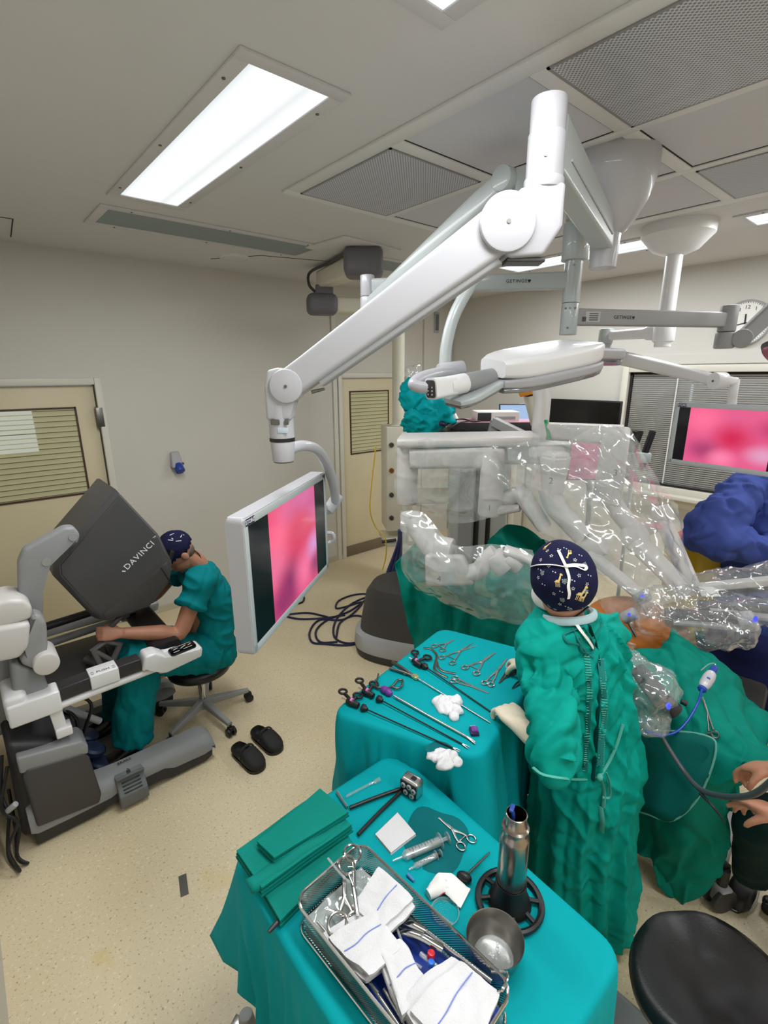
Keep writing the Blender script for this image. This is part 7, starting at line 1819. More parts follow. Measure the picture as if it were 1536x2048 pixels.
# operating table under the drape: top, column, base, big castors
ot = thing('operating_table', 'operating table hidden under the green drape, a grey castor showing at its foot', 'operating table', (2.25, .68, 0))
ctt = V((2.24, .70, 0)); axo = V((ax_.x, ax_.y, 0)).normalized(); ang = math.atan2(axo.y, axo.x)
bm = N(); box(bm, (.8, .46, .08), T(ctt.x, ctt.y, .74) @ RZ(ang), .03); obj('mattress', bm, M_RUBBER, ot)
bm = N(); box(bm, (.30, .24, .66), T(ctt.x, ctt.y, .37) @ RZ(ang), .03); obj('column', bm, M_STEEL, ot)
bm = N(); box(bm, (.80, .40, .10), T(ctt.x, ctt.y, .10) @ RZ(ang), .03); obj('base', bm, M_GREYMETAL, ot)
def castor(p, r, parent, ang):
    M = T(p.x, p.y, 0) @ RZ(ang)
    bm = N()
    for k in (-1, 1): cyl(bm, M @ V((0, .014 * k, r)), M @ V((0, .034 * k, r)), r, seg=28, bev=.006)
    o = obj('castor', bm, M_CHAR, parent)
    bm = N(); hexa(bm, [M @ V(q) for q in ((-.03, -.018, r * .7), (.03, -.018, r * .7), (.03, .018, r * .7), (-.03, .018, r * .7), (-.024, -.036, r * 2.15), (.024, -.036, r * 2.15), (.024, .036, r * 2.15), (-.024, .036, r * 2.15))], .008); obj('fork', bm, M_LGREY, o)
    bm = N(); cyl(bm, M @ V((0, 0, r * 2.1)), M @ V((0, 0, r * 2.1 + .08)), .02, seg=16); obj('stem', bm, M_CHAR, o)
castor(PZ(1436, 1800, .03), .055, ot, ang + .9)
bm = N(); p = PZ(1436, 1800, .03); tube(bm, [V((p.x, p.y, .19)), V((p.x, p.y, .2)).lerp(ctt + V((0, 0, .16)), .5), ctt + V((0, 0, .13))], .03, 12, 2); obj('foot_arm', bm, M_CHAR, ot)
# ringed clamp left lying on the patient drape
def pdr(x, y, dz): return on(DRB, x, y, .012 + dz)
def ring3(bm, c, r, n): tube(bm, [frame(c, CR, n) @ V((r * math.cos(2 * PI * k / 14), r * math.sin(2 * PI * k / 14), 0)) for k in range(14)], .0026, 8, 1, closed=True)
pts_ = [pdr(1417, 1474, 0), pdr(1432, 1470, 0), pdr(1414, 1428, 0), pdr(1402, 1398, 0)]
if all(q is not None for q in pts_):
    t = thing('surgical_clamp', 'ringed steel clamp lying on the green drape below the white handpiece', 'surgical instrument', pts_[2])
    for k in (0, 1):
        bm = N(); ring3(bm, pts_[k], .011, CAM_POS - pts_[k]); tube(bm, [pts_[k].lerp(pts_[2], .2), pts_[k].lerp(pts_[2], .7), pts_[2], pts_[3] + CR * (.002 - .004 * k)], [.0026, .003, .0034, .0014], 8, 4); obj('ringed_half', bm, M_DSTEEL, t)
# ------------------------------------------------------------------ draped instrument tables
def lerp2(Q, u, v): return Q[0].lerp(Q[1], u).lerp(Q[3].lerp(Q[2], u), v)
def table_cloth(Q, z, hem, seed, r=.035, per=170, flare=.05):
    """Cloth over a four-cornered table: flat top, rounded shoulder, skirt in falling folds; hem(k, p) gives the hem height."""
    c = sum(Q, V((0, 0, 0))) / 4
    edge = []
    for i in range(4):
        a, b_, p_ = Q[i], Q[(i + 1) % 4], Q[i - 1]
        d0 = (p_ - a).normalized(); d1 = (b_ - a).normalized()
        for k in range(7):
            t = k / 6; edge.append((a + d0 * r * 1.4) * (1 - t) ** 2 + a * 2 * t * (1 - t) + (a + d1 * r * 1.4) * t * t)
        m = max(2, int((b_ - a).length / .010))
        for k in range(1, m): edge.append((a + d1 * r * 1.4).lerp(b_ - d1 * r * 1.4, k / m))
    n = len(edge); o = V((seed * 2.7, seed, 0))
    rings = []
    for s in (0.02, .25, .5, .75, .9, .97): rings.append([V((c.x + (p.x - c.x) * s, c.y + (p.y - c.y) * s, z + .0015 * noise.noise(V((p.x, p.y, s)) * 9 + o))) for p in edge])
    out_ = []
    for i, p in enumerate(edge):
        t = (edge[(i + 1) % n] - edge[i - 1]); nn = V((t.y, -t.x, 0)).normalized()
        if nn.dot(p - c) < 0: nn = -nn
        out_.append(nn)
    hz = [hem(i / n, p) for i, p in enumerate(edge)]
    rings.append([V((p.x, p.y, z - .001)) for p in edge])
    rings.append([V((p.x, p.y, z - .004)) + q * .008 for p, q in zip(edge, out_)]); rings.append([V((p.x, p.y, z - .014)) + q * .012 for p, q in zip(edge, out_)])
    L = 0.0; arc = []
    for i in range(n): arc.append(L); L += (edge[(i + 1) % n] - edge[i]).length
    for j in range(1, 19):
        t = j / 18; ring = []
        for i, (p, q) in enumerate(zip(edge, out_)):
            zz = z - .014 + (hz[i] - z + .014) * t
            # folds: sideways waves that deepen downwards, deeper near the corners
            w = noise.noise(V((edge[i].x * 5.0, edge[i].y * 5.0, t * .5)) + o) + .5 * noise.noise(V((edge[i].x * 12, edge[i].y * 12, t * .8)) + o)
            w = w * .5 + .9 * crest(arc[i] * 9 + seed * 3, t * .7, seed, 2.4) - .4 * crest(arc[i] * 15 + seed, t * .9, seed + 4, 3)
            ring.append(V((p.x, p.y, zz)) + q * (.014 + (flare(p) if callable(flare) else flare) * t + .055 * w * t ** .8))
        rings.append(ring)
    bm = N(); loft(bm, rings, cap=False)
    bmesh.ops.contextual_create if False else None
    bm.verts.ensure_lookup_table()
    bmesh.ops.holes_fill(bm, edges=[e for e in bm.edges if len(e.link_faces) == 1], sides=0) if False else None
    first = [v for v in bm.verts if (v.co - V((c.x, c.y, z))).length < .03]
    try: bm.faces.new(sorted(first, key=lambda v: math.atan2(v.co.y - c.y, v.co.x - c.x)))
    except ValueError: pass
    return bm
def mayo(name, label, Q, z, foot, gap=.012):
    t = thing(name, label, 'instrument table', (sum(q.x for q in Q) / 4, sum(q.y for q in Q) / 4, 0))
    c = sum(Q, V((0, 0, 0))) / 4
    q2 = [V((c.x + (p.x - c.x) * .96, c.y + (p.y - c.y) * .96, 0)) for p in Q]
    bm = N(); hexa(bm, [V((p.x, p.y, z - .03)) for p in q2] + [V((p.x, p.y, z - gap)) for p in q2], .004); obj('table_top', bm, M_STEEL, t)
    for p in q2:
        f = V((c.x + (p.x - c.x) * .92, c.y + (p.y - c.y) * .92, 0))
        bm = N(); cyl(bm, V((f.x, f.y, .09)), V((f.x, f.y, z - .03)), .014, seg=14); lg = obj('leg', bm, M_STEEL, t)
        bm = N(); cyl(bm, V((f.x - .012, f.y, .035)), V((f.x + .012, f.y, .035)), .035, seg=18, bev=.004); box(bm, (.03, .03, .05), T(f.x, f.y, .075), .005); obj('castor', bm, M_CHAR, lg)
    return t
Z1, Z2 = .95, .85
QA = [V((.84, 1.25, 0)), V((1.055, .785, 0)), V((1.72, .96, 0)), V((1.56, 1.405, 0))]
QB = [V((.37, 1.05, 0)), V((.37, .27, 0)), V((.915, .27, 0)), V((.945, 1.05, 0))]
mayo('instrument_table', 'steel instrument table hidden under the teal cloth beside the nurse', QA, Z1 - .004, 0)
mayo('instrument_table', 'steel instrument table hidden under the nearest teal cloth with the basket', QB, Z2 - .004, 0)
def hem1(k, p):
    f = V((1.055, .785, 0)); d = (p - f).length
    return .44 + .10 * noise.noise(p * 3.0) + .10 * math.exp(-(d / .2) ** 2)
def sst(a, b_, x):
    t = max(0, min(1, (x - a) / (b_ - a))); return t * t * (3 - 2 * t)
def hem2(k, p): return .18 + .27 * sst(.90, 1.0, p.y) * (1 - sst(.5, .8, p.x)) + .03 * noise.noise(p * 3.3)
def flare2(p): return .004 + .17 * sst(1.03, 1.05, p.y) * (1 - sst(.42, .75, p.x))
bm = table_cloth(QA, Z1, hem1, 1, flare=.035); bmesh.ops.solidify(bm, geom=list(bm.faces), thickness=.002)
solo('table_drape', bm, M_DRAPE, 'teal cloth over the instrument table beside the nurse, carrying the long black-handled instruments', 'table drape', smooth=180)
bm = table_cloth(QB, Z2, hem2, 4, flare=flare2); bmesh.ops.solidify(bm, geom=list(bm.faces), thickness=.002)
solo('table_drape', bm, M_DRAPE, 'teal cloth over the nearest table, carrying the steel wire basket and flask', 'table drape', smooth=180)
# wet patches soaked into the cloths
def patch(name, px, py, rx, ry, z, label, m, seed):
    c = PZ(px, py, z); bm = N(); pts = []
    for k in range(36):
        a = 2 * PI * k / 36; rr = 1 + .25 * noise.noise(V((math.cos(a), math.sin(a), seed)) * 1.3); pts.append(bm.verts.new((c.x + rx * rr * math.cos(a), c.y + ry * rr * math.sin(a), z + .0028)))
    bm.faces.new(pts); solo(name, bm, m, label, 'stain')
M_WET = cloth_mat('wet_teal', (8, 104, 108), bump=.15)
patch('wet_patch', 880, 1505, .045, .05, Z1, 'darker wet patch on the teal cloth at the front corner of the instrument table', M_WET, 1)
patch('wet_patch', 870, 1680, .09, .10, Z2, 'large darker wet patch on the nearest teal cloth round the syringes', M_WET, 3)

# ------------------------------------------------------------------ instruments on the nurse's table
def p1(x, y, dz=0): return PZ(x, y, Z1 + dz) if dz == 0 else V((*PZ(x, y, Z1)[:2], Z1 + dz))
def p2(x, y, dz=0): return V((*PZ(x, y, Z2)[:2], Z2 + dz))
def ring(bm, c, r, nrm, w=.003, sq=1.25, dirv=None):
    M = frame(c, dirv if dirv is not None else (1, 0, 0), nrm)
    tube(bm, [M @ V((r * sq * math.cos(2 * PI * k / 16), r * math.sin(2 * PI * k / 16), 0)) for k in range(16)], w, 8, 1, closed=True)
LAPS = 'long laparoscopic instruments on the table'
def lap_ring(label, ra, rb, piv, knob, tip, shaft_m):
    t = thing('laparoscopic_instrument', label, 'surgical instrument', p1(*piv), LAPS)
    pv, kn, tp = p1(*piv, .016), p1(*knob, .014), p1(*tip, .007); a, b_ = p1(*ra, .013), p1(*rb, .013)
    d = (tp - kn).normalized()
    bm = N(); ring(bm, a, .0135, (0, 0, 1), .0045, 1.1, d); tube(bm, [a.lerp(pv, .25), a.lerp(pv, .6) + V((0, 0, .003)), pv], .0065, 10, 4); obj('ring_handle', bm, M_BLACK, t)
    bm = N(); ring(bm, b_, .0135, (0, 0, 1), .0045, 1.3, d); tube(bm, [b_.lerp(pv, .25), b_.lerp(pv, .6) + V((0, 0, .003)), pv], .0065, 10, 4); obj('ring_handle', bm, M_BLACK, t)
    bm = N(); cyl(bm, pv - d * .022, pv + d * .03, .011, seg=18, bev=.003); ball(bm, pv, .014, 14, 10); obj('body', bm, M_BLACK, t)
    bm = N(); lathe(bm, [(.006, 0), (.013, .002), (.014, .012), (.009, .018), (.006, .024)], 12, frame(kn - d * .01, None, d)); obj('rotation_knob', bm, M_BLACK, t)
    bm = N(); cyl(bm, pv + V((0, 0, .010)) - d * .004, pv + V((0, 0, .010)) + d * .004, .008, seg=14); obj('pink_pin', bm, M_PINK, t)
    bm = N(); cyl(bm, pv - d * .045, pv - d * .022, .003, seg=10); obj('contact_pin', bm, M_CHROME, t)
    bm = N(); tube(bm, [kn, kn.lerp(tp, .5), tp - d * .02], .0026, 10, 2); obj('shaft', bm, shaft_m, t)
    bm = N(); s = V((-d.y, d.x, 0)); tube(bm, [tp - d * .022, tp - d * .008 + s * .003, tp + d * .004 + s * .002], [.0024, .0018, .001], 8, 3); tube(bm, [tp - d * .022, tp - d * .008 - s * .004, tp + d * .004 - s * .005], [.0024, .0018, .001], 8, 3); obj('jaws', bm, M_STEEL, t)
    return t
lap_ring('black ring-handled laparoscopic instrument nearest the table edge, its tip by the wet gauze', (686, 1389), (716, 1397), (704, 1413), (728, 1423), (918, 1505), M_BLACK)
lap_ring('black ring-handled laparoscopic instrument lying between the edge one and the purple-bodied one', (719, 1367), (748, 1374), (735, 1393), (759, 1405), (936, 1498), M_BLACK)
lap_ring('black ring-handled laparoscopic instrument lying farthest in, between needle driver and curved retractor', (830, 1310), (855, 1320), (833, 1332), (850, 1339), (992, 1434), M_BLACK)
# purple-bodied one with a steel loop handle
t = thing('laparoscopic_instrument', 'laparoscopic instrument with a purple body, steel loop handle and silver shaft', 'surgical instrument', p1(776, 1391), LAPS)
b0, b1 = p1(764, 1383, .015), p1(788, 1398, .013); d = (b1 - b0).normalized(); tp = p1(950, 1488, .007)
bm = N(); lathe(bm, [(0, 0), (.009, .0), (.014, .008), (.015, .02), (.011, .024), (.014, .03), (.013, .042), (.007, .05), (0, .05)], 10, frame(b0, None, d)); obj('purple_body', bm, M_PURPLE, t)
bm = N(); tube(bm, [b0, p1(752, 1378, .012), p1(757, 1352, .01)], [.006, .005, .003], 10, 4); tube(bm, [b0 + d * .01, p1(784, 1378, .012), p1(795, 1366, .012), p1(805, 1366, .012), p1(803, 1378, .012), p1(793, 1382, .012), p1(786, 1380, .012)], .0042, 10, 5); obj('loop_handle', bm, M_DSTEEL, t)
bm = N(); tube(bm, [b1, b1.lerp(tp, .5), tp - d * .03], .0042, 12, 2); obj('shaft', bm, M_STEEL, t)
bm = N(); tube(bm, [tp - d * .032, tp - d * .01 + V((.002, .002, 0)), tp], [.004, .003, .0015], 8, 3); tube(bm, [tp - d * .032, tp - d * .012 - V((.004, .004, 0)), tp - V((.006, .006, 0))], [.004, .003, .0015], 8, 3); obj('jaws', bm, M_STEEL, t)
# straight needle driver
t = thing('laparoscopic_instrument', 'silver laparoscopic needle driver with two straight handle bars and gilt joint', 'surgical instrument', p1(832, 1360), LAPS)
j = p1(830, 1359, .012); tp = p1(981, 1449, .006); d = (tp - j).normalized()
for q in ((785, 1328), (780, 1341)):
    bm = N(); e = p1(*q, .010); tube(bm, [e, e.lerp(j, .5) + V((0, 0, .003)), j], [.0065, .006, .0045], 10, 3); obj('handle_bar', bm, M_DSTEEL, t)
bm = N(); box(bm, (.03, .018, .012), frame(j, d, (0, 0, 1)), .003); cyl(bm, j - V((0, 0, .008)), j + V((0, 0, .009)), .008, seg=14); box(bm, (.008, .03, .006), frame(j.lerp(p1(784, 1334, .01), .35), d, (0, 0, 1)), .002); obj('gilt_joint', bm, mat('gilt', (216, 200, 150), .35, metal=.8), t)
bm = N(); tube(bm, [j, j.lerp(tp, .5), tp - d * .015], .0026, 10, 2); tube(bm, [tp - d * .016, tp], [.0024, .001], 8, 1); obj('shaft', bm, M_STEEL, t)
# ringed clamps and scissors
CL = 'ringed steel clamps on the instrument table'
def clamp(label, r1, r2, tip, pf, spread=.0, m=None, group=CL, rr=.0105, name='surgical_clamp', w=.0026, tip2=None):
    m = m or M_STEEL
    a, b_, tp = pf(*r1, .006), pf(*r2, .006), pf(*tip, .004); mid = (a + b_) / 2; piv = mid.lerp(tp, .52); d = (tp - mid).normalized(); s = V((-d.y, d.x, 0))
    if (a - mid).dot(s) < 0: s = -s
    tb = pf(*tip2, .004) if tip2 else tp - s * .003
    t = thing(name, label, 'surgical instrument', mid, group)
    for r_, o, te in ((a, 1, tb), (b_, -1, tp)):
        bm = N(); ring(bm, r_, rr, (0, 0, 1), w * .9, 1.2, d)
        tube(bm, [r_ + (piv - r_).normalized() * rr * 1.1, r_.lerp(piv, .5) + s * .002 * o, piv, piv.lerp(te, .5), te], [w, w * 1.1, w * 1.5, w * 1.1, w * .5], 8, 4, flat=.8); obj('ringed_half', bm, m, t)
    bm = N(); cyl(bm, piv - V((0, 0, .004)), piv + V((0, 0, .0045)), .003, seg=12); obj('pivot', bm, m, t)
    bm = N(); box(bm, (.004, (a - b_).length * .55, .003), frame(mid.lerp(piv, .28), d, (0, 0, 1)), .001); obj('ratchet', bm, m, t)
    return t
clamp('small ringed clamp in the far corner of the instrument table, beside the curved retractor', (869, 1294), (885, 1302), (907, 1281), p1, rr=.012)
clamp('ringed clamp with spread tips behind the black-handled inner instrument', (884, 1317), (905, 1328), (945, 1287), p1, tip2=(953, 1293), rr=.012)
clamp('ringed clamp with thick dark jaws between the spread-tipped clamp and the hand', (930, 1337), (953, 1349), (989, 1307), p1, rr=.012, w=.0034)
clamp('ringed clamp pointing away just beyond the gloved fingers', (969, 1368), (982, 1372), (1013, 1319), p1, rr=.011, w=.003)
clamp('small scissors lying lengthwise, held at the tips by the gloved hand', (911, 1358), (906, 1365), (978, 1388), p1, rr=.010, name='scissors')
for lab, a, b_, r in (('dark forceps held under the far gloved fingers', (998, 1368), (1032, 1326), .0034), ('second dark forceps fanned beside the first against the gown', (1006, 1360), (1044, 1338), .0032), ('short forceps half hidden by the gown at the table edge', (1024, 1379), (1050, 1358), .003)):
    t = thing('forceps', lab, 'surgical instrument', p1(*a))
    A, B = p1(*a, .005), p1(*b_, .006); s = (B - A).cross(V((0, 0, 1))).normalized()
    for k in (-1, 1):
        bm = N(); tube(bm, [A + s * .001 * k, A.lerp(B, .45) + s * .006 * k, B + s * .001 * k], [r * .5, r, r * 1.1], 8, 5, flat=.5); obj('arm', bm, M_DSTEEL, t)
for lab, pts in (('long curved steel retractor beside the black ring handles', ((847, 1298), (862, 1300), (873, 1312), (871, 1328), (869, 1340), (880, 1350), (895, 1357))), ('second curved steel blade lying inside the long retractor', ((874, 1326), (876, 1336), (888, 1345), (911, 1349)))):
    bm = N(); tube(bm, [p1(x, y, .006) for x, y in pts], .0052, 8, 6, flat=.3, upv=(0, 0, 1)); solo('retractor', bm, M_DSTEEL, lab, 'surgical instrument', 'curved retractors')
def gauze_lump(label, pts, z, seed, h=.02, group='crumpled white gauzes'):
    bm = N()
    for (x, y, r) in pts:
        c = PZ(x, y, z); ball(bm, (c.x, c.y, z + h * .45), (r, r, h * .55), 14, 8)
    bm = fuse(bm, .0035, 4); o = V((seed, seed * 2, 0)); push(bm, lambda p, n: .012 * (ridge(p + o, 18) - .3) + .006 * ridge(p + o, 42))
    for v in bm.verts: v.co.z = max(v.co.z, z + .001)
    return solo('gauze', bm, M_TOWEL, label, 'gauze', group, smooth=180)
gauze_lump('crumpled white gauze in the middle of the instrument table, on the shafts', [(885, 1408, .03), (905, 1408, .028), (912, 1425, .02), (890, 1420, .03), (908, 1438, .012)], Z1, 3)
gauze_lump('crumpled white gauze on the wet corner of the instrument table', [(866, 1518, .018), (884, 1518, .026), (890, 1532, .022), (905, 1522, .014), (914, 1528, .012)], Z1, 8)
t = thing('purple_clip_case', 'small dark purple plastic clip case near the table edge by the glove', 'clip case', p1(948, 1467))
bm = N(); MM = T(*p1(948, 1467)) @ RZ(.9); box(bm, (.036, .028, .014), MM @ T(0, 0, .008), .003); obj('case', bm, M_DPURPLE, t)
bm = N(); box(bm, (.024, .020, .010), MM @ T(-.002, .0, .018), .003); obj('clip_ridge', bm, M_PURPLE, t)
bm = N(); box(bm, (.006, .02, .008), MM @ T(.02, 0, .010), .002); obj('pale_tab', bm, M_LGREY, t)

# ------------------------------------------------------------------ nearest table
# folded cloths
def folded(label, quad, z, th, layers, seed, m=None, group='folded teal cloths'):
    """Cloth folded flat in several layers, rounded along the fold."""
    q = [V((*PZ(x, y, z + th)[:2], 0)) for x, y in quad]; t_ = th / layers; o = V((seed, 0, seed * 2))
    bm = N()
    for k in range(layers):
        g = 1 - .012 * k; c = sum(q, V((0, 0, 0))) / 4; z0 = z + k * t_
        def fn(u, v, z0=z0, k=k):
            p = lerp2([c + (p_ - c) * g for p_ in q], u, v); return V((p.x, p.y, z0)) + V((0, 0, .004 * noise.noise(V((p.x, p.y, k * .7)) * 9 + o)))
        nU, nV = 22, 22; b = bmesh.new()
        rows_ = []
        for s, off in ((0.0, t_ * .08), (.0, t_ * .9)):
            rows_.append([[b.verts.new(fn(i / nU, j / nV) + V((0, 0, off)) + (V((0, 0, -off * .3 + t_ * .2)) if (i in (0, nU) or j in (0, nV)) else V((0, 0, 0)))) for i in range(nU + 1)] for j in range(nV + 1)])
        A, B = rows_
        for j in range(nV):
            for i in range(nU):
                b.faces.new((A[j][i], A[j + 1][i], A[j + 1][i + 1], A[j][i + 1])); b.faces.new((B[j][i], B[j][i + 1], B[j + 1][i + 1], B[j + 1][i]))
        bd = [(0, i) for i in range(nU)] + [(j, nU) for j in range(nV)] + [(nV, i) for i in range(nU, 0, -1)] + [(j, 0) for j in range(nV, 0, -1)]
        for a_, c_ in zip(bd, bd[1:] + bd[:1]): b.faces.new((A[a_[0]][a_[1]], A[c_[0]][c_[1]], B[c_[0]][c_[1]], B[a_[0]][a_[1]]))
        merge(bm, b)
    return solo('folded_cloth', bm, m or M_GOWN2, label, 'cloth', group, smooth=60)
M_GOWN2 = cloth_mat('folded_teal_cotton', (10, 128, 116), bump=.3, scale=6)
folded('lowest folded teal cloth of the pile, half under the wire basket', [(484, 1712), (560, 1842), (712, 1690), (640, 1588)], Z2, .028, 2, 1)
folded('middle folded teal cloth of the pile beside the wire basket', [(470, 1700), (522, 1778), (706, 1648), (634, 1582)], Z2 + .030, .030, 3, 2)
folded('topmost folded teal cloth of the pile beside the wire basket', [(513, 1682), (548, 1716), (698, 1622), (640, 1574)], Z2 + .062, .022, 2, 3)
bm = N(); tube(bm, [p2(500, 1806, .05), p2(560, 1765, .052), p2(640, 1708, .05), p2(690, 1668, .048)], [.022, .026, .026, .022], 14, 6, flat=.75); push(bm, lambda p, n: .005 * ridge(p, 18)); solo('rolled_cloth', bm, M_GOWN2, 'rolled teal cloth between the folded pile and the wire basket', 'cloth', smooth=180)
# white gauze square
folded('flat folded white gauze square beside the syringes', [(750, 1668), (782, 1706), (832, 1668), (795, 1624)], Z2, .010, 2, 5, M_GAUZE, 'folded white gauzes')
# silver five-spot lamp head on two black rods
t = thing('lamp_module', 'silver box with five round pale spots on a black face, on black rods', 'lamp module', p2(826, 1575))
lc = p2(824, 1588, .0); zx = (PZ(850, 1590, Z2) - PZ(800, 1560, Z2)); zx.z = 0; zx.normalize()
ML = frame(lc + V((0, 0, .036)), zx, (V((0, 0, .5)) + (CAM_POS - lc) * .25))
fz = frame(lc + V((0, 0, .034)), zx, V((0, 0, 1)))
bm = N(); box(bm, (.062, .04, .056), fz, .008, 3); obj('silver_shell', bm, M_STEEL, t)
fy = zx.cross(V((0, 0, 1))); 
if fy.dot(CAM_POS - lc) < 0: fy = -fy
FM = frame(lc + V((0, 0, .032)) + fy * .0205, zx, fy)
bm = N(); box(bm, (.058, .05, .003), FM, .001); obj('black_face', bm, M_BLACK, t)
for x, y in ((-.017, .010), (.004, .013), (.02, .006), (-.008, -.011), (.014, -.014)):
    bm = N(); cyl(bm, FM @ V((x, y, .001)), FM @ V((x, y, .005)), .0085, seg=18, bev=.001); so = obj('round_spot', bm, M_LGREY, t)
    bm = N(); box(bm, (.007, .0022, .0008), FM @ T(x, y, .0053), 0); box(bm, (.0022, .007, .0008), FM @ T(x, y, .0053), 0); obj('spot_mark', bm, M_INK, so)
bm = N(); box(bm, (.016, .014, .002), fz @ T(.006, 0, .0285)); obj('black_window', bm, M_BLACK, t)
for pts in (((800, 1584), (750, 1602), (700, 1622)), ((802, 1590), (760, 1630), (716, 1676))):
    bm = N(); tube(bm, [p2(x, y, .012) for x, y in pts], .0055, 10, 2); obj('black_rod', bm, M_BLACK, t)
bm = N(); tube(bm, [p2(x, y, .006) for x, y in ((692, 1597), (720, 1582), (756, 1563))], .005, 10, 3); tube(bm, [p2(x, y, .006) for x, y in ((748, 1568), (760, 1562))], .008, 10, 1); solo('clear_tube', bm, M_FILM2, 'thin clear plastic tube lying across the far end of the nearest table', 'tube')
bm = N(); tube(bm, [p2(x, y, .01) for x, y in ((674, 1588), (684, 1604), (695, 1620))], .004, 8, 3); solo('hook', bm, M_STEEL, 'thin steel hook end beside the folded cloths', 'surgical instrument')
bm = N(); tube(bm, [p2(x, y, .012) for x, y in ((538, 1872), (552, 1856), (574, 1834))], [.0045, .006, .006], 10, 3); solo('dark_rod', bm, M_CHAR, 'dark rod end sticking out between the cloth pile and the basket', 'rod')
# syringes
M_CLEAR = film_mat('clear_plastic', .25, .4, 3.0, rough=.1, bump=.05)
def syringe(label, noz, back, r, blk, m_tip=None):
    t = thing('syringe', label, 'syringe', p2(*back), 'clear plastic syringes')
    a, b_ = p2(*noz, r + .001), p2(*back, r + .001); d = (b_ - a).normalized(); L = (b_ - a).length; M = frame(a, (0, 0, 1), d)
    bm = N(); lathe(bm, [(.0025, 0), (.003, L * .16), (r, L * .22), (r, L * .84), (r * 1.7, L * .85), (r * 1.7, L * .87), (r * .9, L * .87), (r * .9, L * .24)], 20, M); obj('barrel', bm, M_CLEAR, t, smooth=40)
    bm = N(); lathe(bm, [(0, L * blk), (r * .9, L * blk + .002), (r * .9, L * blk + .010), (0, L * blk + .011)], 18, M); obj('rubber_stopper', bm, M_BLACK, t)
    bm = N(); box(bm, (r * .8, r * .25, L * (1 - blk) - .012), M @ T(0, 0, L * (1 + blk) / 2 + .006)); box(bm, (r * .25, r * .8, L * (1 - blk) - .012), M @ T(0, 0, L * (1 + blk) / 2 + .006)); lathe(bm, [(0, L), (r * 1.3, L), (r * 1.3, L + .003), (0, L + .003)], 18, M); obj('plunger', bm, M_CLEAR, t)
    bm = N()
    for k in range(9): tube(bm, [M @ V((r * 1.01 * math.cos(q), r * 1.01 * math.sin(q), L * (.30 + .055 * k))) for q in (-.5, 0, .5 if k % 2 else .1)], .0005, 5, 2)
    obj('scale_marks', bm, M_INK, t)
    return t
syringe('bigger clear syringe with a black stopper on the wet cloth', (786, 1729), (894, 1684), .0125, .30)
syringe('smaller clear syringe below the bigger one', (818, 1744), (880, 1712), .0078, .86)
bm = N(); tube(bm, [p2(815, 1752, .006), p2(828, 1766, .006)], [.005, .0035], 10, 1); solo('needle_cap', bm, mat('pale_blue_plastic', (70, 130, 180), .4), 'small blue needle cap under the smaller syringe', 'needle cap')
clamp('ringed steel clamp lying alone on the nearest cloth behind the flask', (943, 1681), (922, 1696), (878, 1637), p2, rr=.011, group=None)
t = thing('trocar_needle', 'thin steel spike with a black oval knob beside the gel tube', 'surgical instrument', p2(928, 1763))
bm = N(); c = p2(928, 1763, .014); ball(bm, c, (.013, .02, .014), 18, 12, RZ(.4)); obj('knob', bm, M_BLACK, t)
bm = N(); tube(bm, [c, p2(955, 1735, .012), p2(979, 1709, .008)], [.003, .003, .002], 10, 1); obj('spike', bm, M_DSTEEL, t)
# gel tube: half rolled, crimped flat end
t = thing('gel_tube', 'half squeezed white tube with small red print, crimped at one end', 'tube', p2(890, 1795))
a, b_, c = p2(856, 1797, .012), p2(888, 1776, .022), p2(926, 1800, .010); bm = N()
rings = []
for k, q in enumerate(catmull([a, p2(872, 1786, .016), b_, p2(908, 1786, .016), c], 4)):
    f = k / 16; wd = .012 + .014 * min(1, f * 1.6); ht = .012 * (1 - f * .85)
    dv = ((c - b_) if f > .5 else (b_ - a)); dv.z = 0; dv.normalize(); s = V((-dv.y, dv.x, 0)); rings.append(ell(q, s * wd, V((0, 0, max(ht, .0015))), 16))
loft(bm, rings); push(bm, lambda p, n: .002 * ridge(p, 40)); tb2 = tree(bm); obj('body', bm, M_PAPER, t)
bm = N(); dv = (c - b_); dv.z = 0; dv.normalize(); box(bm, (.010, .056, .003), frame(c + dv * .002, dv, (0, 0, 1)), .001); obj('crimp', bm, M_PAPER, t)
bm = N(); line_on(bm, tb2, [(880, 1790), (886, 1786), (891, 1785)], .0012, .001); line_on(bm, tb2, [(884, 1794), (892, 1790)], .0012, .001); obj('red_print', bm, M_RED, t)
bm = N(); line_on(bm, tb2, [(902, 1796), (904, 1802), (908, 1806)], .0012, .001); obj('dark_print', bm, M_INK, t)
# clear lid
bm = N(); c = p2(890, 1828); lathe(bm, [(0, .002), (.030, .002), (.032, .010), (.034, .010), (.033, 0), (0, 0)], 36, T(*c)); 
for k in range(5): lathe(bm, [(.005 * k + .004, .0022), (.005 * k + .0046, .0034), (.005 * k + .0052, .0022)], 28, T(*c))
solo('round_lid', bm, M_CLEAR, 'round clear ribbed plastic lid between basket and bowl', 'lid')
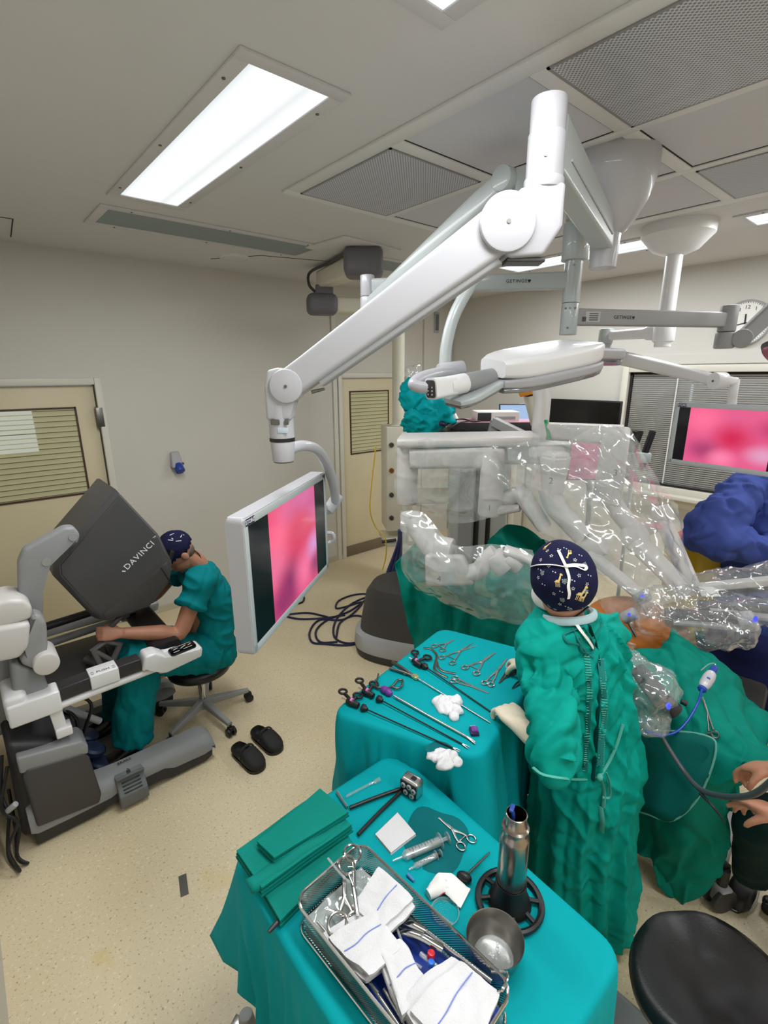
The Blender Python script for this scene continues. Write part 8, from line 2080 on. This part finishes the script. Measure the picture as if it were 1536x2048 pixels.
# steel flask in a black wheel-like stand
fb = PZ(1019, 1800, Z2 + .012); fx = V((fb.x, fb.y, 0))
t = thing('vacuum_flask', 'open brushed steel flask standing in a black spoked base', 'flask', (fb.x, fb.y, Z2))
bm = N(); lathe(bm, [(0, .02), (.030, .02), (.034, .03), (.034, .205), (.033, .215), (.0295, .225), (.0295, .232), (.031, .234), (.031, .240), (.026, .243), (.024, .248), (.0245, .275), (.0225, .276), (.0215, .25), (.020, .12), (0, .12)], 44, T(fb.x, fb.y, Z2)); obj('flask_body', bm, M_FLASK, t, smooth=30)
bm = N(); lathe(bm, [(0, .15), (.021, .15), (.0215, .17)], 24, T(fb.x, fb.y, Z2)); obj('dark_inside', bm, M_DARK, t)
bm = N(); lathe(bm, [(0, .004), (.036, .004), (.052, .010), (.044, .03), (.0375, .05), (.0365, .075), (.0345, .075), (.0345, .02), (0, .018)], 40, T(fb.x, fb.y, Z2)); bs = obj('black_cup', bm, M_BLACK, t)
bm = N(); tube(bm, [V((fb.x + .075 * math.cos(2 * PI * k / 40), fb.y + .075 * math.sin(2 * PI * k / 40), Z2 + .012)) for k in range(40)], .008, 8, 1, closed=True); obj('wheel_rim', bm, M_BLACK, t)
for k in range(8):
    a = 2 * PI * k / 8; bm = N(); beam(bm, V((fb.x + .04 * math.cos(a), fb.y + .04 * math.sin(a), Z2 + .018)), V((fb.x + .073 * math.cos(a), fb.y + .073 * math.sin(a), Z2 + .012)), (.011, .010), (.011, .009), .003); obj('spoke', bm, M_BLACK, bs)
bm = N(); q = V((fb.x - .008, fb.y + .004, Z2 + .276)); tube(bm, [q + V((0, 0, -.02)), q, q + V((.0, .006, .012))], .0045, 8, 3); box(bm, (.022, .010, .007), T(*(q + V((0, .004, .014)))) @ RZ(.4), .002); obj('blue_clip', bm, M_BLUE, t)
# steel bowl with bubbles and water
bc = PZ(990, 1876, Z2 + .065)
t = thing('steel_bowl', 'round steel bowl with a little water and bubbles beside the flask', 'bowl', (bc.x, bc.y, Z2))
bm = N(); R = .062; lathe(bm, [(0, .002), (R * .55, .002), (R * .66, .006), (R * .86, .035), (R * .97, .065), (R * 1.0, .067), (R * 1.01, .064), (R * .99, .06), (R * .90, .033), (R * .70, .004), (R * .56, .0), (0, 0)], 52, T(bc.x, bc.y, Z2 + .001)); obj('bowl_wall', bm, M_BOWL, t, smooth=40)
bm = N(); lathe(bm, [(0, .010), (R * .69, .010)], 40, T(bc.x, bc.y, Z2 + .001)); obj('water', bm, M_CLEAR, t)
for k in range(26):
    a, rr, s = random.uniform(0, 2 * PI), random.uniform(0, R * .5), random.uniform(.0015, .004)
    bm = N(); ball(bm, (bc.x + rr * math.cos(a), bc.y + rr * math.sin(a), Z2 + .0115), (s, s, s * .7), 10, 7); obj('bubble', bm, M_CLEAR, t)
# perforated steel basket ------------------------------------------------------------------
def basket_mat():
    m, nt, b, out = nodes('perforated_steel')
    tc = add(nt, 'ShaderNodeTexCoord'); uv = add(nt, 'ShaderNodeUVMap')
    def wave(scale, comp, shift=None):
        mu = add(nt, 'ShaderNodeMath', operation='MULTIPLY'); mu.inputs[1].default_value = scale
        sp = add(nt, 'ShaderNodeSeparateXYZ'); nt.links.new(uv.outputs[0], sp.inputs[0]); nt.links.new(sp.outputs[comp], mu.inputs[0])
        s = add(nt, 'ShaderNodeMath', operation='SINE'); nt.links.new(mu.outputs[0], s.inputs[0]); return s.outputs[0]
    ad = add(nt, 'ShaderNodeMath', operation='MULTIPLY'); nt.links.new(wave(2 * PI / .0064, 'X'), ad.inputs[0]); nt.links.new(wave(2 * PI / .0064, 'Y'), ad.inputs[1])
    gt = add(nt, 'ShaderNodeMath', operation='GREATER_THAN'); gt.inputs[1].default_value = .22; nt.links.new(ad.outputs[0], gt.inputs[0])
    b.inputs['Base Color'].default_value = srgb((176, 174, 170)); setin(b, Roughness=.28, Metallic=1.0)
    tr = add(nt, 'ShaderNodeBsdfTransparent'); mx = add(nt, 'ShaderNodeMixShader'); nt.links.new(gt.outputs[0], mx.inputs[0]); nt.links.new(b.outputs[0], mx.inputs[1]); nt.links.new(tr.outputs[0], mx.inputs[2])
    nt.links.new(mx.outputs[0], out.inputs[0]); return m
M_MESH = basket_mat()
ZR = Z2 + .085
kL, kB, kR = PZ(583, 1794, ZR), PZ(722, 1682, ZR), PZ(1030, 1975, ZR)
ux = (kR - kB); ux.z = 0; Lb = ux.length; ux.normalize(); uy = V((-ux.y, ux.x, 0))
if uy.dot(kL - kB) < 0: uy = -uy
Wb = (kL - kB).dot(uy)
b0_ = V((kB.x, kB.y, 0))
bk = thing('wire_basket', 'long perforated steel instrument basket full of gauze and instruments', 'basket', b0_ + ux * Lb / 2 + uy * Wb / 2 + V((0, 0, Z2)))
def bpt(u, v, z): return b0_ + ux * u + uy * v + V((0, 0, z))
def brr(inset, n=6, r=.035):
    out = []
    for cx_b, cy_b, a0 in ((Lb - r, Wb - r, 0), (r, Wb - r, 90), (r, r, 180), (Lb - r, r, 270)):
        for k in range(n + 1):
            a = math.radians(a0 + 90 * k / n); rr = r - inset; out.append((cx_b + rr * math.cos(a), cy_b + rr * math.sin(a)))
    return out
b = bmesh.new(); uvl = b.loops.layers.uv.new('UVMap'); lo_, hi_ = brr(.006), brr(0.0)
n = len(lo_); arc = [0.0]
for i in range(n): arc.append(arc[-1] + math.dist(hi_[i], hi_[(i + 1) % n]))
for i in range(n):
    j = (i + 1) % n; vs = [b.verts.new(q) for q in (bpt(*lo_[i], Z2 + .004), bpt(*lo_[j], Z2 + .004), bpt(*hi_[j], ZR), bpt(*hi_[i], ZR))]
    f = b.faces.new(vs)
    for l, q in zip(f.loops, ((arc[i], 0), (arc[i + 1], 0), (arc[i + 1], .081), (arc[i], .081))): l[uvl].uv = q
obj('perforated_wall', b, M_MESH, bk, smooth=180, recalc=False)
b = bmesh.new(); uvl = b.loops.layers.uv.new('UVMap'); vs = [b.verts.new(bpt(*q, Z2 + .004)) for q in lo_]; f = b.faces.new(vs)
for l, q in zip(f.loops, lo_): l[uvl].uv = q
obj('perforated_floor', b, M_MESH, bk, recalc=False)
for zz, rr in ((ZR, .0034), (Z2 + .006, .0025)):
    bm = N(); tube(bm, [bpt(*q, zz) for q in hi_], rr, 8, 1, closed=True); obj('rim_wire', bm, M_CHROME, bk)
bm = N(); tube(bm, [bpt(Lb - .05, .004, ZR - .01), bpt(Lb - .02, -.004, ZR + .012), bpt(Lb - .012, .03, ZR + .014), bpt(Lb - .03, .035, ZR - .005)], .003, 8, 5); obj('handle_loop', bm, M_CHROME, bk)
# what lies in the basket
def bx_(u, v, z): return bpt(u * Lb, v * Wb, Z2 + z)
def gz(label, us, z, th, layers, seed):
    q = [bx_(u, v, 0) for u, v in us]
    M_ = M_GAUZE; bm = N(); c = sum(q, V((0, 0, 0))) / 4; tt = th / layers
    for k in range(layers):
        sh_ = ux * .002 * k * (1 if k % 2 else -1); o = V((seed, k, 0)); r_ = []
        def fn(u, v, zo):
            e = min(u, 1 - u, v, 1 - v); p = lerp2(q, u, v) + sh_ * 2; p = p + V((noise.noise(p * 16 + o), noise.noise(p * 16 - o), 0)) * .007; c4 = max(0, abs(u - .5) + abs(v - .5) - .88) * .25; p = p + (c - p) * c4; return V((p.x, p.y, Z2 + z + k * tt + zo - (.30 * (layers - k) / layers * tt) * (1 if e < .01 else 0) + .011 * noise.noise(V((p.x, p.y, 0)) * 11 + V((seed, 0, 0))) + .003 * crest(p.x * 22, p.y * 22, seed, 3)))
        b = bmesh.new(); nU = 18
        A = [[b.verts.new(fn(i / nU, j / nU, tt * .1)) for i in range(nU + 1)] for j in range(nU + 1)]; B = [[b.verts.new(fn(i / nU, j / nU, tt * .92)) for i in range(nU + 1)] for j in range(nU + 1)]
        for j in range(nU):
            for i in range(nU): b.faces.new((A[j][i], A[j + 1][i], A[j + 1][i + 1], A[j][i + 1])); b.faces.new((B[j][i], B[j][i + 1], B[j + 1][i + 1], B[j + 1][i]))
        bd = [(0, i) for i in range(nU)] + [(j, nU) for j in range(nU)] + [(nU, i) for i in range(nU, 0, -1)] + [(j, 0) for j in range(nU, 0, -1)]
        for a2, c2_ in zip(bd, bd[1:] + bd[:1]): b.faces.new((A[a2[0]][a2[1]], A[c2_[0]][c2_[1]], B[c2_[0]][c2_[1]], B[a2[0]][a2[1]]))
        merge(bm, b)
    o_ = thing('gauze_pad', label, 'gauze', V((c.x, c.y, Z2 + z)), 'folded white gauzes')
    gbv = tree(bm); obj('pad', bm, M_, o_, smooth=60)
    bm = N(); P_ = [lerp2(q, u, v) + V((0, 0, 0)) for u, v in ((.5, .02), (.52, .3), (.48, .6), (.5, .95))]
    pts = []
    for p in P_:
        h = gbv.ray_cast(V((p.x, p.y, Z2 + 1)), V((0, 0, -1)))
        if h[0]: pts.append(h[0] + V((0, 0, .001)))
    if len(pts) > 1: tube(bm, pts, .0012, 6, 5)
    obj('blue_thread', bm, mat('blue_thread', (120, 136, 206), .8) if 'blue_thread' not in MATS else MATS['blue_thread'], o_)
    return o_
M_BLUEWRAP = mat('royal_blue_wrap', (24, 60, 160), .45)
bm = N(); hexa(bm, [bx_(.42, .10, .01), bx_(.97, .10, .01), bx_(.97, .9, .01), bx_(.42, .9, .01), bx_(.42, .10, .03), bx_(.97, .10, .03), bx_(.97, .9, .03), bx_(.42, .9, .03)], .006); solo('blue_wrap', bm, M_BLUEWRAP, 'royal blue plastic liner in the near half of the wire basket', 'liner')
bm = N(); b_ = N(); grid(bm, 26, 26, lambda u, v: bx_(.04 + .36 * u, .08 + .84 * v, .03 + .012 * noise.noise(V((u * 4, v * 4, 1))))); bmesh.ops.solidify(bm, geom=list(bm.faces), thickness=.001); solo('clear_pouch', bm, M_CLEAR, 'clear plastic pouch under the ringed instruments in the wire basket', 'pouch', smooth=180); b_.free()
bm = N(); hexa(bm, [bx_(.03, .06, .012), bx_(.4, .06, .012), bx_(.4, .94, .012), bx_(.03, .94, .012), bx_(.03, .06, .022), bx_(.4, .06, .022), bx_(.4, .94, .022), bx_(.03, .94, .022)], .003); solo('green_paper', bm, mat('pale_mint_sheet', (186, 206, 198), .6), 'pale mint sheet lining the far end of the wire basket', 'liner')
def bclamp(label, a, b2, tip, rr=.016, z=.05, w=.0034, m=None, name='surgical_clamp'):
    def pf(u, v, dz): return bx_(u, v, z + dz)
    return clamp(label, a, b2, tip, pf, rr=rr, w=w, group='steel instruments in the basket', m=m, name=name)
bclamp('ringed clamp with one long loop rising over the far rim of the basket', (.03, .20), (.06, .34), (.30, .62), .02, .085, .0038, M_CHROME)
bclamp('ringed clamp crossing the looped one at the left side of the basket', (.24, .80), (.30, .66), (.06, .40), .022, .070, .0038)
bclamp('scissors with bright rings lying lowest in the far end of the basket', (.30, .58), (.33, .48), (.10, .75), .018, .045, .0034, M_CHROME, 'scissors')
for lab, a, b2, r in (('bright steel rod lying along the flask side of the basket', (.38, .20), (.90, .05), .0055), ('grey steel blade under the bright rod in the basket', (.36, .27), (.55, .16), .010), ('thick polished handle curving beside the blue liner', (.45, .34), (.66, .16), .009), ('long thin steel probe along the cloth side of the basket', (.10, .93), (.52, .93), .0035), ('second long steel probe beside the first, deeper in the basket', (.12, .88), (.56, .87), .003), ('steel forceps leg crossing the blue liner', (.50, .86), (.80, .93), .004), ('steel forceps leg along the near cloth side of the basket', (.56, .80), (.88, .92), .004)):
    z0 = .055 if 'bright' in lab or 'thick' in lab else .045
    bm = N(); A, B = bx_(*a, z0), bx_(*b2, z0 + .006); mm = A.lerp(B, .5) + V((0, 0, .010 if 'thick' in lab else .0)); tube(bm, [A, mm, B], [r * .9, r, r], 10, 5, flat=.5 if r > .006 else 1); solo('steel_instrument', bm, M_CHROME if 'bright' in lab or 'thick' in lab else M_STEEL, lab, 'surgical instrument', 'steel instruments in the basket')
bm = N(); tube(bm, [bx_(-.01, .50, .115), bx_(.10, .47, .095), bx_(.22, .40, .085), bx_(.34, .28, .075)], .0028, 8, 5); solo('clear_tube', bm, M_CLEAR, 'thin clear tube crossing the far end of the basket over the ringed clamps', 'tube')
bm = N(); tube(bm, [bx_(.44, .36, .07), bx_(.5, .42, .07), bx_(.58, .48, .066), bx_(.64, .44, .06)], .0028, 8, 5); solo('clear_tube', bm, M_CLEAR, 'thin clear tube between the gauze pads and the polished handle', 'tube')
gz('tall stack of folded white gauze against the cloth side of the basket', [(.22, .95), (.50, .93), (.52, .52), (.30, .46)], .052, .034, 4, 1)
gz('broad white gauze pad in the middle of the basket, over the clamps', [(.24, .60), (.44, .56), (.46, .10), (.22, .10)], .066, .026, 3, 2)
gz('rumpled white gauze pad in the centre of the basket, under the nearest pads', [(.47, .70), (.72, .90), (.76, .52), (.50, .46)], .062, .026, 2, 3)
gz('nearest big stack of white gauze pads at the rim of the basket', [(.70, .86), (1.0, .84), (.94, .14), (.74, .20)], .056, .040, 4, 4)
# stopcock with red and blue taps
t = thing('stopcock', 'clear stopcock with a red tap and a blue tap beside the nearest gauze stack', 'stopcock', bx_(.66, .34, .06))
bm = N(); tube(bm, [bx_(.60, .36, .062), bx_(.70, .34, .066)], .005, 10, 1); obj('clear_body', bm, M_CLEAR, t)
bm = N(); cyl(bm, bx_(.65, .33, .066), bx_(.65, .32, .082), .008, seg=14, bev=.002); obj('red_tap', bm, M_RED, t)
bm = N(); cyl(bm, bx_(.67, .38, .066), bx_(.67, .37, .078), .007, seg=14, bev=.002); obj('blue_tap', bm, mat('sky_blue_tap', (40, 110, 210), .4), t)

# ------------------------------------------------------------------ right foreground: saddle stool, edge stool, stand foot
star_stool('saddle_stool', 'large black saddle stool seat in the near corner below the green drape', (1.255, .135), .555, .21, .86, .02, .26, .5, seat_rot=.9, saddle=True, group='black stools')
e = PZ(1740, 1680, .52); star_stool('swivel_stool', 'black stool at the edge of the picture under the seated helper', (e.x, e.y), .52, .20, 1.0, .02, .2, 1.7, group='black stools')
bm = N(); hexa(bm, [PZ(1212, 1978, .0) , PZ(1235, 2075, .0), PZ(1345, 2075, .0), PZ(1222, 1970, .0), PZ(1212, 1978, .03), PZ(1228, 2075, .03), PZ(1335, 2075, .045), PZ(1222, 1970, .045)], .004); solo('stand_foot', bm, M_GREY, 'grey metal stand foot on the floor beside the nearest table', 'stand')
t = thing('drip_stand_foot', 'steel foot with a white cap under the left hem of the nearest cloth', 'stand', PZ(492, 2035, 0))
q = PZ(492, 2032, .05); bm = N(); cyl(bm, (q.x, q.y, 0), (q.x, q.y, .06), .03, .022, seg=20, bev=.004); obj('white_cap', bm, M_LGREY, t)
bm = N(); box(bm, (.05, .04, .03), T(q.x - .03, q.y + .01, .02) @ RZ(.5), .006); obj('steel_foot', bm, M_STEEL, t)
